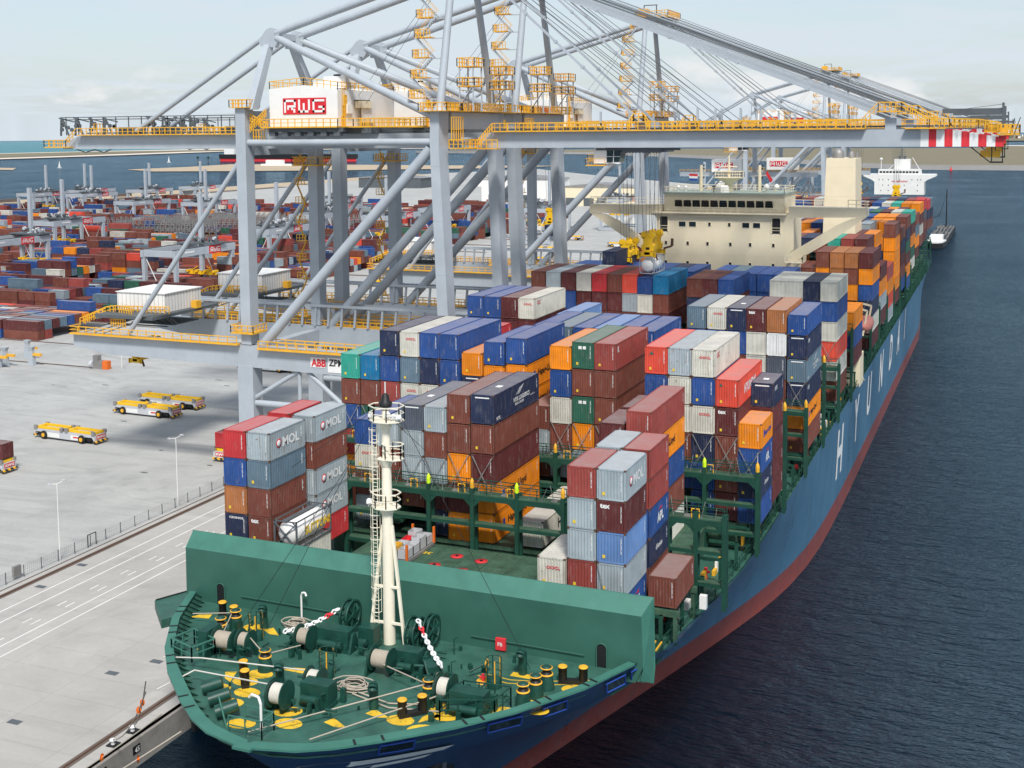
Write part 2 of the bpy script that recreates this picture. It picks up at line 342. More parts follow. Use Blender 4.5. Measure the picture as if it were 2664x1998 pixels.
    def build(s, name, mats, parent=None, root=None, kind=None, label=None):
        if not isinstance(mats, (list, tuple)): mats = [mats]
        me = s.mesh(name, [M[x] if isinstance(x, str) else x for x in mats])
        o = bpy.data.objects.new(name, me); COL.objects.link(o)
        if parent is not None:
            o.parent = parent
            r = parent
            if parent.type == 'EMPTY': o.location = -Vector(parent.location)
        if kind: o['kind'] = kind
        if label: o['label'] = label
        return o
def thing(name, label, cat, loc=(0, 0, 0), group=None):
    o = bpy.data.objects.new(name, None); COL.objects.link(o); o.location = loc; o.empty_display_size = 0.5
    o['label'] = label; o['category'] = cat
    if group: o['group'] = group
    return o
def tag(o, label, cat, group=None):
    o['label'] = label; o['category'] = cat
    if group: o['group'] = group
    return o
def dup(root, dloc, label=None, rotz=None):
    r = root.copy(); COL.objects.link(r); r.location = Vector(root.location)+Vector(dloc)
    if rotz is not None: r.rotation_euler = (0, 0, rotz)
    if label: r['label'] = label
    for ch in list(root.children):
        c = ch.copy(); COL.objects.link(c); c.parent = r
        for g in ch.children:
            d = g.copy(); COL.objects.link(d); d.parent = c
    return r
TEXT = {}
def text_mesh(txt, bold=0.0, mat='whitelet', mirror=False):
    """flat letters, height 1, in the xz plane facing -y, origin lower left; returns (mesh, width)"""
    key = (txt, bold, mat)
    if key in TEXT: return TEXT[key]
    cu = bpy.data.curves.new('lettering', 'FONT'); cu.body = txt; cu.size = 1.4; cu.offset = bold; cu.resolution_u = 2; cu.fill_mode = 'FRONT'
    ob = bpy.data.objects.new('lettering_tmp', cu); COL.objects.link(ob)
    dg = bpy.context.evaluated_depsgraph_get(); dg.update()
    me = bpy.data.meshes.new_from_object(ob.evaluated_get(dg)); bpy.data.objects.remove(ob)
    xs = [v.co.x for v in me.vertices] or [0, 1]; x0, x1 = min(xs), max(xs)
    for v in me.vertices: v.co = Vector((v.co.x-x0, 0.0, v.co.y))
    me.materials.clear(); me.materials.append(M[mat]); me.update()
    TEXT[key] = (me, x1-x0); return TEXT[key]
def letter(txt, loc, h, parent, face='-y', bold=0.02, mat='whitelet', stretch=1.0, name='lettering', vertical=False):
    me, wd = text_mesh(txt, bold, mat)
    o = bpy.data.objects.new(name, me); COL.objects.link(o)
    o.scale = (h*stretch, 1, h)
    rz = {'-y': 0.0, '+x': math.pi/2, '+y': math.pi, '-x': -math.pi/2}[face]
    if face == 'up': pass
    o.rotation_euler = (0, 0, rz)
    o.location = Vector(loc)
    if parent is not None:
        o.parent = parent
        if parent.type == 'EMPTY' : o.location = Vector(loc)-Vector(parent.location)
    return o, wd*h*stretch
# ================================================================ setting
QX = -13.6; QZ = 3.0
def sheet(name, poly, z, mat, kind='structure', label=None):
    o = MB().add([(x, y, z) for x, y in poly], [tuple(range(len(poly)))]).build(name, mat, kind=kind)
    return o
# harbour water as one polar sheet out to the horizon
mb = MB(); R = [0, 60, 200, 600, 1500, 4000, 13500]; n = 48
vs = [(CAM[0], CAM[1], 0)]; fs = []
for r in R[1:]:
    for i in range(n): a = 2*math.pi*i/n; vs.append((CAM[0]+r*math.cos(a), CAM[1]+r*math.sin(a), 0))
for i in range(n): fs.append((0, 1+i, 1+(i+1) % n))
for k in range(len(R)-2):
    for i in range(n):
        a = 1+k*n; fs.append((a+i, a+n+i, a+n+(i+1) % n, a+(i+1) % n))
mb.add(vs, fs).build('harbour_water', 'water', kind='structure')
# open sea behind the beach spit (greener shallow water)
sheet('open_sea', [(-2960, 1200), (-2960, 2900), (-2600, 4100), (-700, 4350), (-700, 9000), (-6000, 10500), (-10500, 6000), (-9000, -3000), (-2960, -3000)], 0.02, 'sea')
# terminal land
LAND = [(QX, -260), (QX, 860), (-75, 868), (-145, 1024), (-420, 1360), (-587, 1590), (-660, 1400), (-709, 932), (-722, 757), (-752, 718), (-840, 600), (-1400, -260)]
mb = MB(); mb.prism([(x, y) for x, y in LAND], -1.0, QZ-0.02, 'z'); mb.build('terminal_ground', 'apron', kind='structure')
sheet('shore_sand', [(-690, 1380), (-709, 932), (-722, 757), (-752, 718), (-1000, 380), (-930, 340), (-700, 690), (-672, 760), (-655, 940), (-640, 1340)], QZ+0.02, 'sand')
sheet('rail_bed', [(-668, 1000), (-690, 760), (-720, 690), (-900, 380), (-840, 350), (-690, 620), (-650, 740), (-632, 1000)], QZ+0.012, 'gravel')
# quay strip, joints and coping
sheet('quay_pavement', [(-53.3, -260), (QX-0.5, -260), (QX-0.5, 860), (-53.3, 860)], QZ+0.004, 'quay')
mb = MB()
mb.box(QX-0.5, QX, -260, 860, QZ-1.0, QZ+0.03, 0)
mb.box(QX-0.12, QX+0.35, -260, 860, -1.5, QZ-0.35, 1)
for i in range(0, 46): mb.box(QX+0.35, QX+0.42, -250+i*24, -249.8+i*24, -1.5, QZ-0.4, 2)
qw = mb.build('quay_wall', ['quay', 'wallconc', 'gravel'], kind='structure')
mb = MB()
for x in (-15.45,):
    mb.box(x-0.45, x-0.08, -260, 860, QZ+0.008, QZ+0.02, 0); mb.box(x+0.08, x+0.45, -260, 860, QZ+0.008, QZ+0.02, 0); mb.box(x-0.08, x+0.08, -260, 860, QZ+0.008, QZ+0.10, 1)
mb.build('waterside_crane_rail', ['gravel', 'rust'], kind='structure')
mb = MB(); x = -51.7
mb.box(x-0.5, x-0.1, -260, 860, QZ+0.008, QZ+0.02, 0); mb.box(x+0.1, x+0.5, -260, 860, QZ+0.008, QZ+0.02, 0); mb.box(x-0.1, x+0.1, -260, 860, QZ+0.008, QZ+0.12, 1); mb.box(-53.3, -53.05, -260, 860, QZ+0.006, QZ+0.03, 0)
mb.build('landside_crane_rail', ['gravel', 'rust'], kind='structure')
mb = MB()
for x in (-48.15, -45.7): mb.box(x-0.09, x+0.09, -260, 400, QZ+0.008, QZ+0.012)
for x in (-40.6, -38.55): mb.box(x-0.09, x+0.09, -260, 400, QZ+0.008, QZ+0.012)
for x in (-43.2, -42.0):
    for k in range(60): mb.box(x-0.08, x+0.08, -60+k*5.6, -58.4+k*5.6, QZ+0.008, QZ+0.012)
mb.build('road_markings', 'linepaint', kind='structure')
random.seed(3)
mb = MB()
for k in range(26):
    x = random.uniform(-170, -60); y = random.uniform(20, 150)
    a = random.uniform(-.5, .5); wd = random.uniform(.3, .9)
    mb.box(x-wd, x+wd, y-.22, y+.22, QZ+0.004, QZ+0.012)
for (x, y) in ((-24.5, 6.0), (-49.6, 22.5), (-50.2, 30.5), (-26, -6), (-22, 10)): mb.box(x-.7, x+.7, y-.4, y+.4, QZ+0.008, QZ+0.016)
mb.build('manhole_covers', 'greyd', kind='structure')
# yard rails of the stacking lanes
mb = MB()
LANES = [164+33*i for i in range(15)]
for y in LANES[:12]:
    for yy in (y, y+31): mb.box(-620, -165, yy-0.35, yy+0.35, QZ+0.004, QZ+0.02, 0); mb.box(-620, -165, yy-0.09, yy+0.09, QZ+0.012, QZ+0.12, 1)
mb.box(-620, -141, 139.2, 139.9, QZ+0.004, QZ+0.02, 0); mb.box(-620, -141, 139.45, 139.65, QZ+0.012, QZ+0.12, 1)
mb.build('yard_rails', ['gravel', 'rust'], kind='structure')
# far spits, beach and the opposite shore
def land(name, near, far, z0, z1, mat, bank=None):
    poly = near+far[::-1]; sheet(name, poly, z1, mat)
land('beach_spit', [(-2150, -800), (-2195, 2168), (-2200, 2500), (-2260, 3200), (-2050, 3560), (-1500, 3750), (-900, 3810), (-200, 3830), (900, 3900)],
     [(-2960, -800), (-2960, 2600), (-2900, 3100), (-2656, 3990), (-1975, 4000), (-1640, 3946), (-935, 3909), (-200, 3990), (900, 4100)], 0, 1.6, 'pale_sand')
sheet('beach_dune', [(-2320, -800), (-2330, 2500), (-2400, 3150), (-2120, 3680), (-1500, 3860), (-1500, 3900), (-2200, 3900), (-2750, 3100), (-2850, 2600), (-2850, -800)], 2.6, 'scrub')
sheet('sand_bar', [(-1302, 1548), (-1186, 1471), (-1054, 1507), (-900, 1570), (-700, 1700), (-640, 1830), (-860, 1830), (-1100, 1860), (-1316, 1860), (-1290, 1700)], 0.6, 'sand')
sheet('sand_bank', [(-1760, 1560), (-1500, 1500), (-1590, 1600), (-1800, 1650)], 0.5, 'sand')
mb = MB()
near = [(-1500, 3000), (-900, 2780), (-640, 2500), (-398, 2195), (-353, 2144), (-177, 1821), (-59, 1711), (72, 1697), (500, 1720), (1500, 1900), (4000, 2600)]
far = [(-1500, 3050), (-900, 3250), (-640, 3300), (-471, 3349), (-300, 3340), (-167, 3316), (-59, 3330), (81, 3593), (500, 3650), (1500, 3800), (4000, 4600)]
inn = [(x+(fx-x)*0.035, y+(fy-y)*0.035) for (x, y), (fx, fy) in zip(near, far)]
k = len(near)
mb.add([(x, y, -0.5) for x, y in near]+[(x, y, 5.5) for x, y in inn], [(i, i+1, k+i+1, k+i) for i in range(k-1)], 0)
mb.add([(x, y, 5.5) for x, y in inn]+[(x, y, 5.0) for x, y in far], [(i, i+1, k+i+1, k+i) for i in range(k-1)], 1)
mb.build('opposite_shore', ['stone', 'scrub'], kind='structure')
sheet('far_coast', [(-300, 5200), (6000, 5600), (9000, 9000), (2000, 9500), (-300, 8200)], 3.0, 'scrub')
mb = MB(); random.seed(5)
for i in range(60):
    x = random.uniform(-80, 1200); y = random.uniform(5400, 7500); s = random.uniform(6, 40)
    mb.box(x, x+s, y, y+s, 3, 3+random.uniform(4, 14), random.choice((0, 0, 1, 2)))
mb.build('distant_port_sheds', ['white', 'rust', 'steel'], kind='stuff')
tag(bpy.data.objects['distant_port_sheds'], 'hazy low sheds on the coast under the right end of the boom', 'sheds')
# ================================================================ the blue container ship
XC = 15.4
D_ = [(0, .25), (.8, 3.5), (2, 5.6), (4, 8.1), (7.5, 11.9), (11, 14.9), (16.2, 18.2), (21.5, 20.4), (27.5, 20.9), (33, 21.4), (41, 22.2), (48, 22.8), (60, 22.9), (330, 22.6), (346, 21.8), (349.5, 21.5)]
W_ = [(0, .25), (2, 1.3), (19.4, 5.75), (46.5, 13.8), (68, 19.6), (78, 21.4), (95, 22.1), (115, 22.35), (290, 22.2), (315, 19), (330, 14), (332, 13.5)]
def interp(T, u):
    if u <= T[0][0]: return T[0][1]
    for (a, va), (b, vb) in zip(T, T[1:]):
        if u <= b: return va+(vb-va)*(u-a)/(b-a)
    return T[-1][1]
ZL = [-2, 0, 1.6, 3.25, 5.0, 7.0, 9.5, 12, 14.2, 16.0]
def stem(z): return -10-17.5*max(0, min(1, (z/19.0)))**1.25 if z > 0 else -10
YS = []
u = 0.0
ULIST = [0, .4, .8, 1.4, 2, 3, 4, 5.7, 7.5, 9.2, 11, 13.6, 16.2, 18.8, 21.5, 24.5, 27.5, 30, 33, 37, 41, 44.5, 48, 54, 60, 64, 68, 73, 78, 86, 95, 104, 115, 130, 150, 200, 260, 290, 315, 330, 340, 349.5]
def top_z(Y): return 18.7 if Y < -4.3 else (18.7-(Y+4.3)/3.0*2.1 if Y < -1.3 else 16.6)
def half(z, Y):
    """half breadth of the hull at height z and station Y"""
    zt = 18.7; f = max(0.0, min(1.0, z/16.6)); st = stem(z); p = f**1.55
    u_ = Y-st
    if u_ <= 0: return 0.0
    k_ = min(11.0, u_*.45); wd = (interp(W_, u_-k_)+interp(W_, u_-k_*.5)+interp(W_, u_)+interp(W_, u_+k_*.5)+interp(W_, u_+k_))/5; dd = interp(D_, u_)
    return wd*(1-p)+dd*p
def hull_grid():
    vs = []; zs = ZL+[None]
    rows = []
    for z in zs:
        row = []
        for t in ULIST:
            zz = z if z is not None else top_z(-27.5+t)
            st = stem(zz); Y = st+(322-st)*(t/349.5) if t > 60 else st+t
            h = half(zz, Y) if t > 0 else 0.12
            row.append((Y, h, zz))
        rows.append(row)
    return rows
rows = hull_grid(); mb = MB(); nT = len(ULIST)
for sgn in (-1, 1):
    vs = [(XC+sgn*h, Y, z) for row in rows for (Y, h, z) in row]
    fs = [(j*nT+i, j*nT+i+1, (j+1)*nT+i+1, (j+1)*nT+i) for j in range(len(rows)-1) for i in range(nT-1)]
    mb.add(vs, fs, 0, True)
# stem plate and transom
for j in range(len(rows)-1):
    a = rows[j][0]; b = rows[j+1][0]
    mb.add([(XC-a[1], a[0], a[2]), (XC+a[1], a[0], a[2]), (XC+b[1], b[0], b[2]), (XC-b[1], b[0], b[2])], [(0, 1, 2, 3)], 0)
    a = rows[j][-1]; b = rows[j+1][-1]
    mb.add([(XC-a[1], a[0], a[2]), (XC+a[1], a[0], a[2]), (XC+b[1], b[0], b[2]), (XC-b[1], b[0], b[2])], [(0, 1, 2, 3)], 0)
ship = thing('container_ship', 'large container ship with blue hull, red boot top and green deck, moored at the quay', 'ship', (XC, 0, 0))
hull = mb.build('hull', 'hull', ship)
# HYUNDAI letters along the side
letters = [('H', 91.5), ('Y', 112.0), ('U', 131.2), ('N', 152.7), ('D', 173.3), ('A', 191.3), ('I', 210.6)]
for ch, y in letters:
    me, wd = text_mesh(ch, 0.05, 'whitelet')
    zmid = 7.0+(y-91.5)*0.017
    # drape every letter on the plating
    me2 = me.copy(); hh = 7.2; sx = (6.3/wd if ch != 'I' else hh*0.9)
    pts = []
    for v in me2.vertices:
        yy = y+v.co.x*sx; zz = zmid+v.co.z*hh
        v.co = Vector((XC+half(zz, yy)+0.05, yy, zz))
    o = bpy.data.objects.new('hull_letter', me2); COL.objects.link(o); o.parent = ship; o.location = -Vector(ship.location)
# main deck + forecastle deck
def deck_poly(z, y0, y1, inset, n=60):
    L_ = []; R_ = []
    for i in range(n+1):
        y = y0+(y1-y0)*i/n; h = max(0.0, half(min(z, 16.6), y)-inset) if z < 17 else max(0, interp(D_, y+27.5)-inset)
        L_.append((XC-h, y)); R_.append((XC+h, y))
    return R_+L_[::-1]
FD = 17.8
def fc_half(y, z=17.8):
    # inside of the plating between the z=16 and the rim rows of the hull grid
    f = (z-16)/2.7; st = -24.1*0+stem(16.0)*(1-f)+(-27.5)*f; t = max(0, y-st)
    return half(16.0, stem(16.0)+t)*(1-f)+interp(D_, t)*f if y > st else 0
P_ = []; Q_ = []
for i in range(46):
    y = -26.1+(i/45)**1.6*20.9; h = max(0, fc_half(y)-.2); P_.append((XC+h, y)); Q_.append((XC-h, y))
mb = MB(); P_ = P_+Q_[::-1]; mb.prism(P_, FD-0.12, FD, 'z'); fdeck = mb.build('forecastle_deck', 'dgreen', ship)
mb = MB(); P_ = deck_poly(16.0, -5.2, 321.5, 0.25, 90); mb.prism(P_, 15.6, 15.9, 'z'); mdeck = mb.build('main_deck', 'dgreen', ship)
# bulwark rim round the bow: flat capping with inner plating and stanchions
mb = MB(); pr = None; ys = [-27.5+t for t in ULIST if t <= 22]
for sgn in (-1, 1):
    for i in range(len(ys)-1):
        q = []
        for y in (ys[i], ys[i+1]):
            h = interp(D_, y+27.5)
            # inward normal approx: shrink both ways
            t = y+27.5; hi = max(0, interp(D_, max(0, t-0.3))-0.42); yi = y+(0.5 if t < 9 else 0.2)
            q.append(((XC+sgn*(h+.03), y, 18.7), (XC+sgn*(h+.03), y, 18.85), (XC+sgn*hi, yi, 18.85), (XC+sgn*hi, yi, 18.7)))
        a, b = q
        mb.add(list(a)+list(b), [(0, 1, 5, 4), (1, 2, 6, 5), (2, 3, 7, 6), (3, 0, 4, 7)], 0)
        # inner plate
        t0_, t1_ = ys[i]+27.5, ys[i+1]+27.5; y0_, y1_ = -26.35+t0_, -26.35+t1_
        mb.add([(XC+sgn*max(0, fc_half(y0_)-.3), y0_+.2, FD-.1), (XC+sgn*max(0, fc_half(y1_)-.3), y1_+.2, FD-.1), (XC+sgn*max(0, interp(D_, max(0, ys[i+1]+27.25))-.25), ys[i+1]+.25, 18.7), (XC+sgn*max(0, interp(D_, max(0, ys[i]+27.25))-.25), ys[i]+.25, 18.7)], [(0, 1, 2, 3)], 1)
mb.box(XC-.7, XC+.7, -27.75, -26.9, 18.68, 18.86, 0); mb.build('bulwark_rim', ['rim_and_lit_green', 'dgreen'], ship)
mb = MB()
for sgn in (-1, 1):
    for k in range(26):
        t = 1.2+k*0.8; h = interp(D_, t); y = t-27.5; hb = max(0, fc_half(t-26.35)-.32); ny = .3 if t < 9 else .1
        mb.add([(XC+sgn*hb, t-26.1, FD), (XC+sgn*(h-.3), y+.2, 18.7), (XC+sgn*(h-.42), y+.2+ny, 18.7), (XC+sgn*(hb-.32), t-26.1+ny, FD)], [(0, 1, 2, 3)], 0)
mb.build('bulwark_stanchions', 'dgreen', ship, kind='stuff')
# fairlead slots in the rim and mooring windows in the bow plating
for sgn, ts in ((-1, (3.2, 4.4, 8.6, 9.7, 13.4, 14.5, 17.2, 18.2)), (1, (3.0, 4.2, 8.2, 9.2, 12.8, 13.6, 16.6, 17.4))):
    for t in ts:
        h = interp(D_, t)-0.28; y = t-27.3
        mb = MB(); dx = (interp(D_, t+.4)-interp(D_, t-.4))/.8; d = Vector((sgn*dx, 1, 0)).normalized(); nrm = Vector((d.y, -d.x, 0))
        c = Vector((XC+sgn*h, y, 18.87)); mb.beam(c-nrm*0.36, c+nrm*0.36, 0.16, 0.05); mb.build('rim_slot', 'black', ship)
def hull_patch(t0, t1, z0, z1, matn, name, sgn=1, off=0.06, frame=True):
    vs = []; nn = 4
    for zz in (z0, z1):
        for i in range(nn+1):
            t = t0+(t1-t0)*i/nn+(0.45 if zz == z1 else 0); 
            y = stem(zz)+t; vs.append((XC+sgn*(half(zz, y)+off), y-off*0.7, zz))
    fs = [(i, i+1, nn+2+i, nn+1+i) for i in range(nn)]
    o = MB().add(vs, fs).build(name, matn, ship)
    if frame:
        m2 = MB(); m2.path([vs[i] for i in range(nn+1)]+[vs[2*nn+1-i] for i in range(nn+1)]+[vs[0]], 0.07, 5)
        fo = m2.build('port_frame', 'bluelet', o); 
    return o
for sgn, t0, t1 in ((1, 3.2, 4.8), (1, 8.6, 10.6), (1, 12.2, 14.0), (1, 17.5, 19.5), (1, 20.2, 22.0), (-1, 1.2, 2.8), (-1, 5, 6.6), (-1, 9, 11)):
    hull_patch(t0, t1, 17.1, 18.1, 'glass', 'mooring_port', sgn)
# white and blue bow flashes and the two white stripes under them, bulbous anchor pocket on the starboard bow
for (t0, t1, z0, z1) in ((0.3, 6.2, 15.7, 16.5), (0.2, 5.2, 14.9, 15.35)): hull_patch(t0, t1, z0, z1, 'whitelet', 'bow_stripe', 1, 0.05, False)
for (t0, t1, z0, z1) in ((0.3, 3.0, 15.7, 16.5),): hull_patch(t0, t1, z0, z1, 'whitelet', 'bow_stripe', -1, 0.05, False)
mb = MB(); y = -13.0; hh = half(11.5, y); mb.lathe((XC+hh-.2, y, 11.2), [(1.7, 0), (1.9, .5), (1.5, .9), (.4, .8)], 18, 0, 'x'); mb.tube((XC+hh+.4, y, 10.2), (XC+hh+.7, y-.3, 12.8), .28, .28, 8, 1); mb.beam((XC+hh+.7, y-1.4, 10.1), (XC+hh+.7, y+1.4, 10.1), .5, .5, 1)
mb.build('anchor_pocket', ['black', 'greyd'], ship)
# breakwater
BX0, BX1, BY = -5.9, 36.25, -5.3
mb = MB()
pf = [(BX0, 17.6), (BX1, 17.6), (BX1-.35, 22.5), (BX0+.2, 22.65)]
mb.add([(BX0+.6, BY, 17.0), (BX0, BY, 18.3), (BX1, BY, 18.3), (BX1-.6, BY, 17.0)], [(0, 1, 2, 3)], 0)
mb.add([(BX0, BY, 18.3), (BX1, BY, 18.3), (BX1-.15, BY, 22.3), (BX0+.05, BY, 22.5)], [(0, 1, 2, 3)], 0)
mb.add([(BX0+.05, BY, 22.5), (BX1-.15, BY, 22.3), (BX1+.55, BY+1.0, 23.5), (BX0+.15, BY+1.0, 23.75)], [(0, 1, 2, 3)], 1)
mb.add([(BX0+.15, BY+1.0, 23.75), (BX1+.55, BY+1.0, 23.5), (BX1+.55, BY+1.15, 23.5), (BX0+.15, BY+1.15, 23.75)], [(0, 1, 2, 3)], 1)
mb.add([(BX0, BY+.25, 17.0), (BX1, BY+.25, 17.0), (BX1, BY+1.15, 23.5), (BX0, BY+1.15, 23.75)], [(0, 1, 2, 3)], 0)
mb.add([(BX1, BY, 18.2), (BX1-.2, BY, 17.2), (BX1+.5, BY+1.25, 16.6), (BX1+.62, BY+1.25, 17.9), (BX1+.55, BY+1.1, 23.5), (BX1-.15, BY, 22.3)], [(0, 1, 2, 3, 4, 5)], 1)
mb.add([(BX0, BY, 18.2), (BX0-.7, BY+2.2, 17.9), (BX0+.15, BY+1.1, 23.75), (BX0+.05, BY, 22.5)], [(0, 1, 2, 3)], 1)
bw = mb.build('breakwater', ['bgreen', 'rim_and_lit_green'], ship)  # sloped top and end plates lighter: overhead light painted into the green
for i in range(14):
    x = BX0+1.5+i*3; MB().add([(x, BY+.3, 17), (x, BY+4.2, 17), (x, BY+1.2, 23.2)], [(0, 1, 2)]).add([(x+.08, BY+.3, 17), (x+.08, BY+4.2, 17), (x+.08, BY+1.2, 23.2)], [(0, 2, 1)]).build('breakwater_bracket', 'dgreen', ship)
for x in (-2.2, 32.95):
    mb = MB(); pts = [(x-.42, 17.6)]+[(x+.42*math.cos(math.pi-a), 19.3+.42*math.sin(math.pi-a)) for a in [math.pi*i/8 for i in range(9)]]+[(x+.42, 17.6)]
    mb.prism(pts, BY-.05, BY+.02, 'y', 0)
    o = mb.build('doorway', 'black', bw)
    mb = MB(); mb.path([(p[0], BY-.08, p[1]) for p in pts], .06, 5); mb.build('doorway_coaming', 'bgreen', bw)
for (x0, x1, z) in ((0, 11, 18.9), (22, 31.6, 18.7)):
    mb = MB(); mb.tube((x0, BY-.15, z), (x1, BY-.15, z-.1), .045, .045, 6); mb.build('handrail', 'bgreen', bw)
mb = MB(); mb.box(24.15, 25.0, BY-.3, BY-.05, 17.95, 18.9); fb = mb.build('fire_hose_box', 'red', bw)
letter('FB', (24.36, BY-.32, 18.3), .3, bw)
# wires over the breakwater
for a, b in (((2.5, -9.5, 17.9), (12.6, -7.2, 33)), ((4.8, -8.7, 17.9), (14.2, -7.2, 36)), ((28.0, -7.8, 17.9), (16.9, -7.2, 36.5)), ((-2, 5, 27), (14.6, -7.2, 37)), ((9, 13, 28), (15.2, -7.2, 37))):
    MB().tube(a, b, .022, .022, 5).build('mast_stay', 'black', ship)
# hatch covers
def q_x(n, sh=0.0): return -0.36+2.583*n+sh
HB = 18.72
def hatch_row(y0, y1, x0, x1, npan):
    for i in range(npan):
        a = x0+(x1-x0)*i/npan; b = x0+(x1-x0)*(i+1)/npan
        mb = MB(); mb.box(a+.06, b-.06, y0, y1, 16.0, HB-.35, 0); mb.box(a+.02, b-.02, y0-.2, y1+.2, HB-.35, HB, 0)
        nx = int((b-a)//2.5)
        for k in range(1, nx+1): mb.box(a+k*2.58-.12, a+k*2.58+.12, y0, y1, HB, HB+.05, 0)
        for yy in (y0+3, y0+6.2, y0+9.4):
            if yy < y1: mb.box(a+.3, b-.3, yy-.06, yy+.06, HB, HB+.03, 1)
        mb.build('hatch_cover', ['hatch', 'greyd'], ship)
hatch_row(-2.6, 13.0, 3.2, 27.6, 3)
hatch_row(15.1, 27.6, -2.9, 33.2, 3)
for k in range(2, 8): hatch_row(15.18*k, 15.18*k+12.4, -8, 35.8, 4)
for k in range(9, 21): hatch_row(138+15.18*(k-9), 138+15.18*(k-9)+12.4, -8.5, 35.4, 4)
for (x, y) in ((6.6, 9.5), (9.2, 9.2), (13.2, 10.8), (15.9, 10.4), (12.2, 7.9), (15.2, 7.5), (6.8, 6.2), (10.9, 5.2)):
    mb = MB(); mb.lathe((x, y, HB+.05), [(.62, 0), (.62, .03), (.1, .03)], 14, 0); mb.lathe((x, y, HB+.08), [(.17, 0), (.17, .06), (.05, .06)], 8, 1); mb.build('deck_socket', ['redlet', 'black'], ship)
def deck_text(txt, x, y, z, h, mat, parent=None, rot=0.0, stretch=1.0):
    me, wd = text_mesh(txt, 0.02, mat); o = bpy.data.objects.new('deck_marking', me); COL.objects.link(o)
    o.rotation_euler = (-math.pi/2, 0, rot); o.scale = (h*stretch, 1, h); o.location = Vector((x, y, z))-(Vector(parent.location) if parent else Vector()); o.parent = parent
    return o
deck_text('386NT', 10.6, 10.9, HB+.06, .62, 'yellowlet', ship, math.pi, 1.2)
deck_text('381NT', 15.6, 6.2, HB+.06, .62, 'yellowlet', ship, math.pi, 1.2)
# ---- lashing bridges
def bridge(yc, x0, x1, ztop, zbase=16.0, step=5.17, caps=True, windows=True):
    mb = MB()
    W = x1-x0; n = max(1, int(round(W/step)))
    xs = [x0+W*i/n for i in range(n+1)]
    mb.box(x0-.1, x1+.1, yc-.6, yc+.6, ztop-.12, ztop, 1)
    mb.box(x0, x1, yc-.62, yc-.5, ztop-.62, ztop-.12, 0); mb.box(x0, x1, yc+.5, yc+.62, ztop-.62, ztop-.12, 0)
    zz = ztop-2.97
    while zz > zbase+1.2: mb.box(x0, x1, yc-.58, yc-.46, zz-.3, zz, 0); mb.box(x0, x1, yc-.5, yc+.5, zz-.08, zz, 1); zz -= 2.97
    br = mb.build('lashing_bridge', ['lgreen', 'hatch'], ship)
    for i, x in enumerate(xs):
        p = MB(); p.box(x-.19, x+.19, yc-.68, yc-.36, zbase, ztop+.55, 0); p.box(x-.14, x+.14, yc+.36, yc+.62, zbase, ztop+.3, 0); p.build('post', 'lgreen', br).location = (0, 0, 0)
        if windows and i < n:
            a = x+.19; b = xs[i+1]-.19
            for z1, z2 in ((ztop-.62, ztop-.6),):
                MB().prism([(a, z1), (a+.7, z1), (a, z1-.7)], yc-.6, yc-.5, 'y').build('gusset', 'lgreen', br); MB().prism([(b, z1), (b-.7, z1), (b, z1-.7)], yc-.6, yc-.5, 'y').build('gusset', 'lgreen', br)
    r = MB(); r.rail([(x0, yc-.55, ztop), (x1, yc-.55, ztop)], 1.1, 2.6, .035, 0); r.rail([(x0, yc+.55, ztop), (x1, yc+.55, ztop)], 1.1, 2.6, .035, 0)
    r.build('railing', 'lgreen', br)
    rods = MB(); random.seed(int(yc*7))
    for i in range(int(W/1.29)):
        x = x0+.5+i*1.29; rods.beam((x, yc-.4, ztop), (x+random.uniform(-.5, .5), yc-.15, ztop+random.uniform(.9, 1.9)), .045, .045)
        if i % 4 == 1: rods.box(x-.3, x+.3, yc-.35, yc+.1, ztop, ztop+.12, 0)
    rods.build('lashing_rods', 'steel', br, kind='stuff')
    yb = MB()
    for i in range(0, int(W/5.2)+1):
        x = x0+2.2+i*5.16
        if x+1 > x1: break
        yb.path([(x, yc-.45, ztop), (x, yc-.45, ztop+.8), (x+.7, yc-.45, ztop+.8), (x+.7, yc-.45, ztop)], .06, 5)
    if yb.v: yb.build('step_frame', 'yellow', br)
    if caps:
        for i, x in enumerate(xs):
            c = MB(); c.lathe((x, yc-.5, ztop+.55), [(.2, 0), (.22, .5), (.16, .75), (.02, 1.0)], 8); c.build('post_cap', 'lime' if i % 2 == 0 else 'yellow', br)
    return br
bridge(13.95, -.36, 23.0, 24.2, step=4.65)
bridge(13.95, 33.1, 38.3, 24.3, step=2.6, caps=False)
bridge(29.1, -10.4, 38.3, 24.2)
for k in (3, 4, 5, 6, 7): bridge(15.18*k-1.25, -10.4, 38.35, 24.3 if k % 2 == 0 else 27.2, caps=(k < 6), windows=False)
for k in range(9, 21): bridge(138+15.18*(k-9)-1.25, -9.5, 37.9, 24.3, caps=False, windows=False, step=9)
# side framing along the starboard walkway and rails on the deck edge
mb = MB()
for k in range(0, 60):
    y = -1+k*5.06+(20 if False else 0)
    if y > 318: break
    h = half(16, y); 
    mb.box(XC+h-.75, XC+h-.45, y-.15, y+.15, 15.9, 18.7, 0)
    mb.box(XC+h-3.3, XC+h-.4, y-.12, y+.12, 18.45, 18.7, 0)
mb.build('outboard_stanchions', 'lgreen', ship, kind='stuff')
mb = MB(); pts = [(XC+half(16, y)-.3, y, 15.9) for y in (2, 8, 14, 20, 30, 60, 120, 200, 260, 300, 320)]
mb.rail(pts, 1.1, 2.5, .035); mb.build('deck_edge_railing', 'lgreen', ship); mb = MB(); pts = [(XC-half(16, y)+.3, y, 15.9) for y in (2, 14, 30, 60, 120, 200, 260, 320)]; mb.rail(pts, 1.1, 3, .035)
mb.build('deck_edge_railing', 'lgreen', ship)
random.seed(11)
mb = MB()
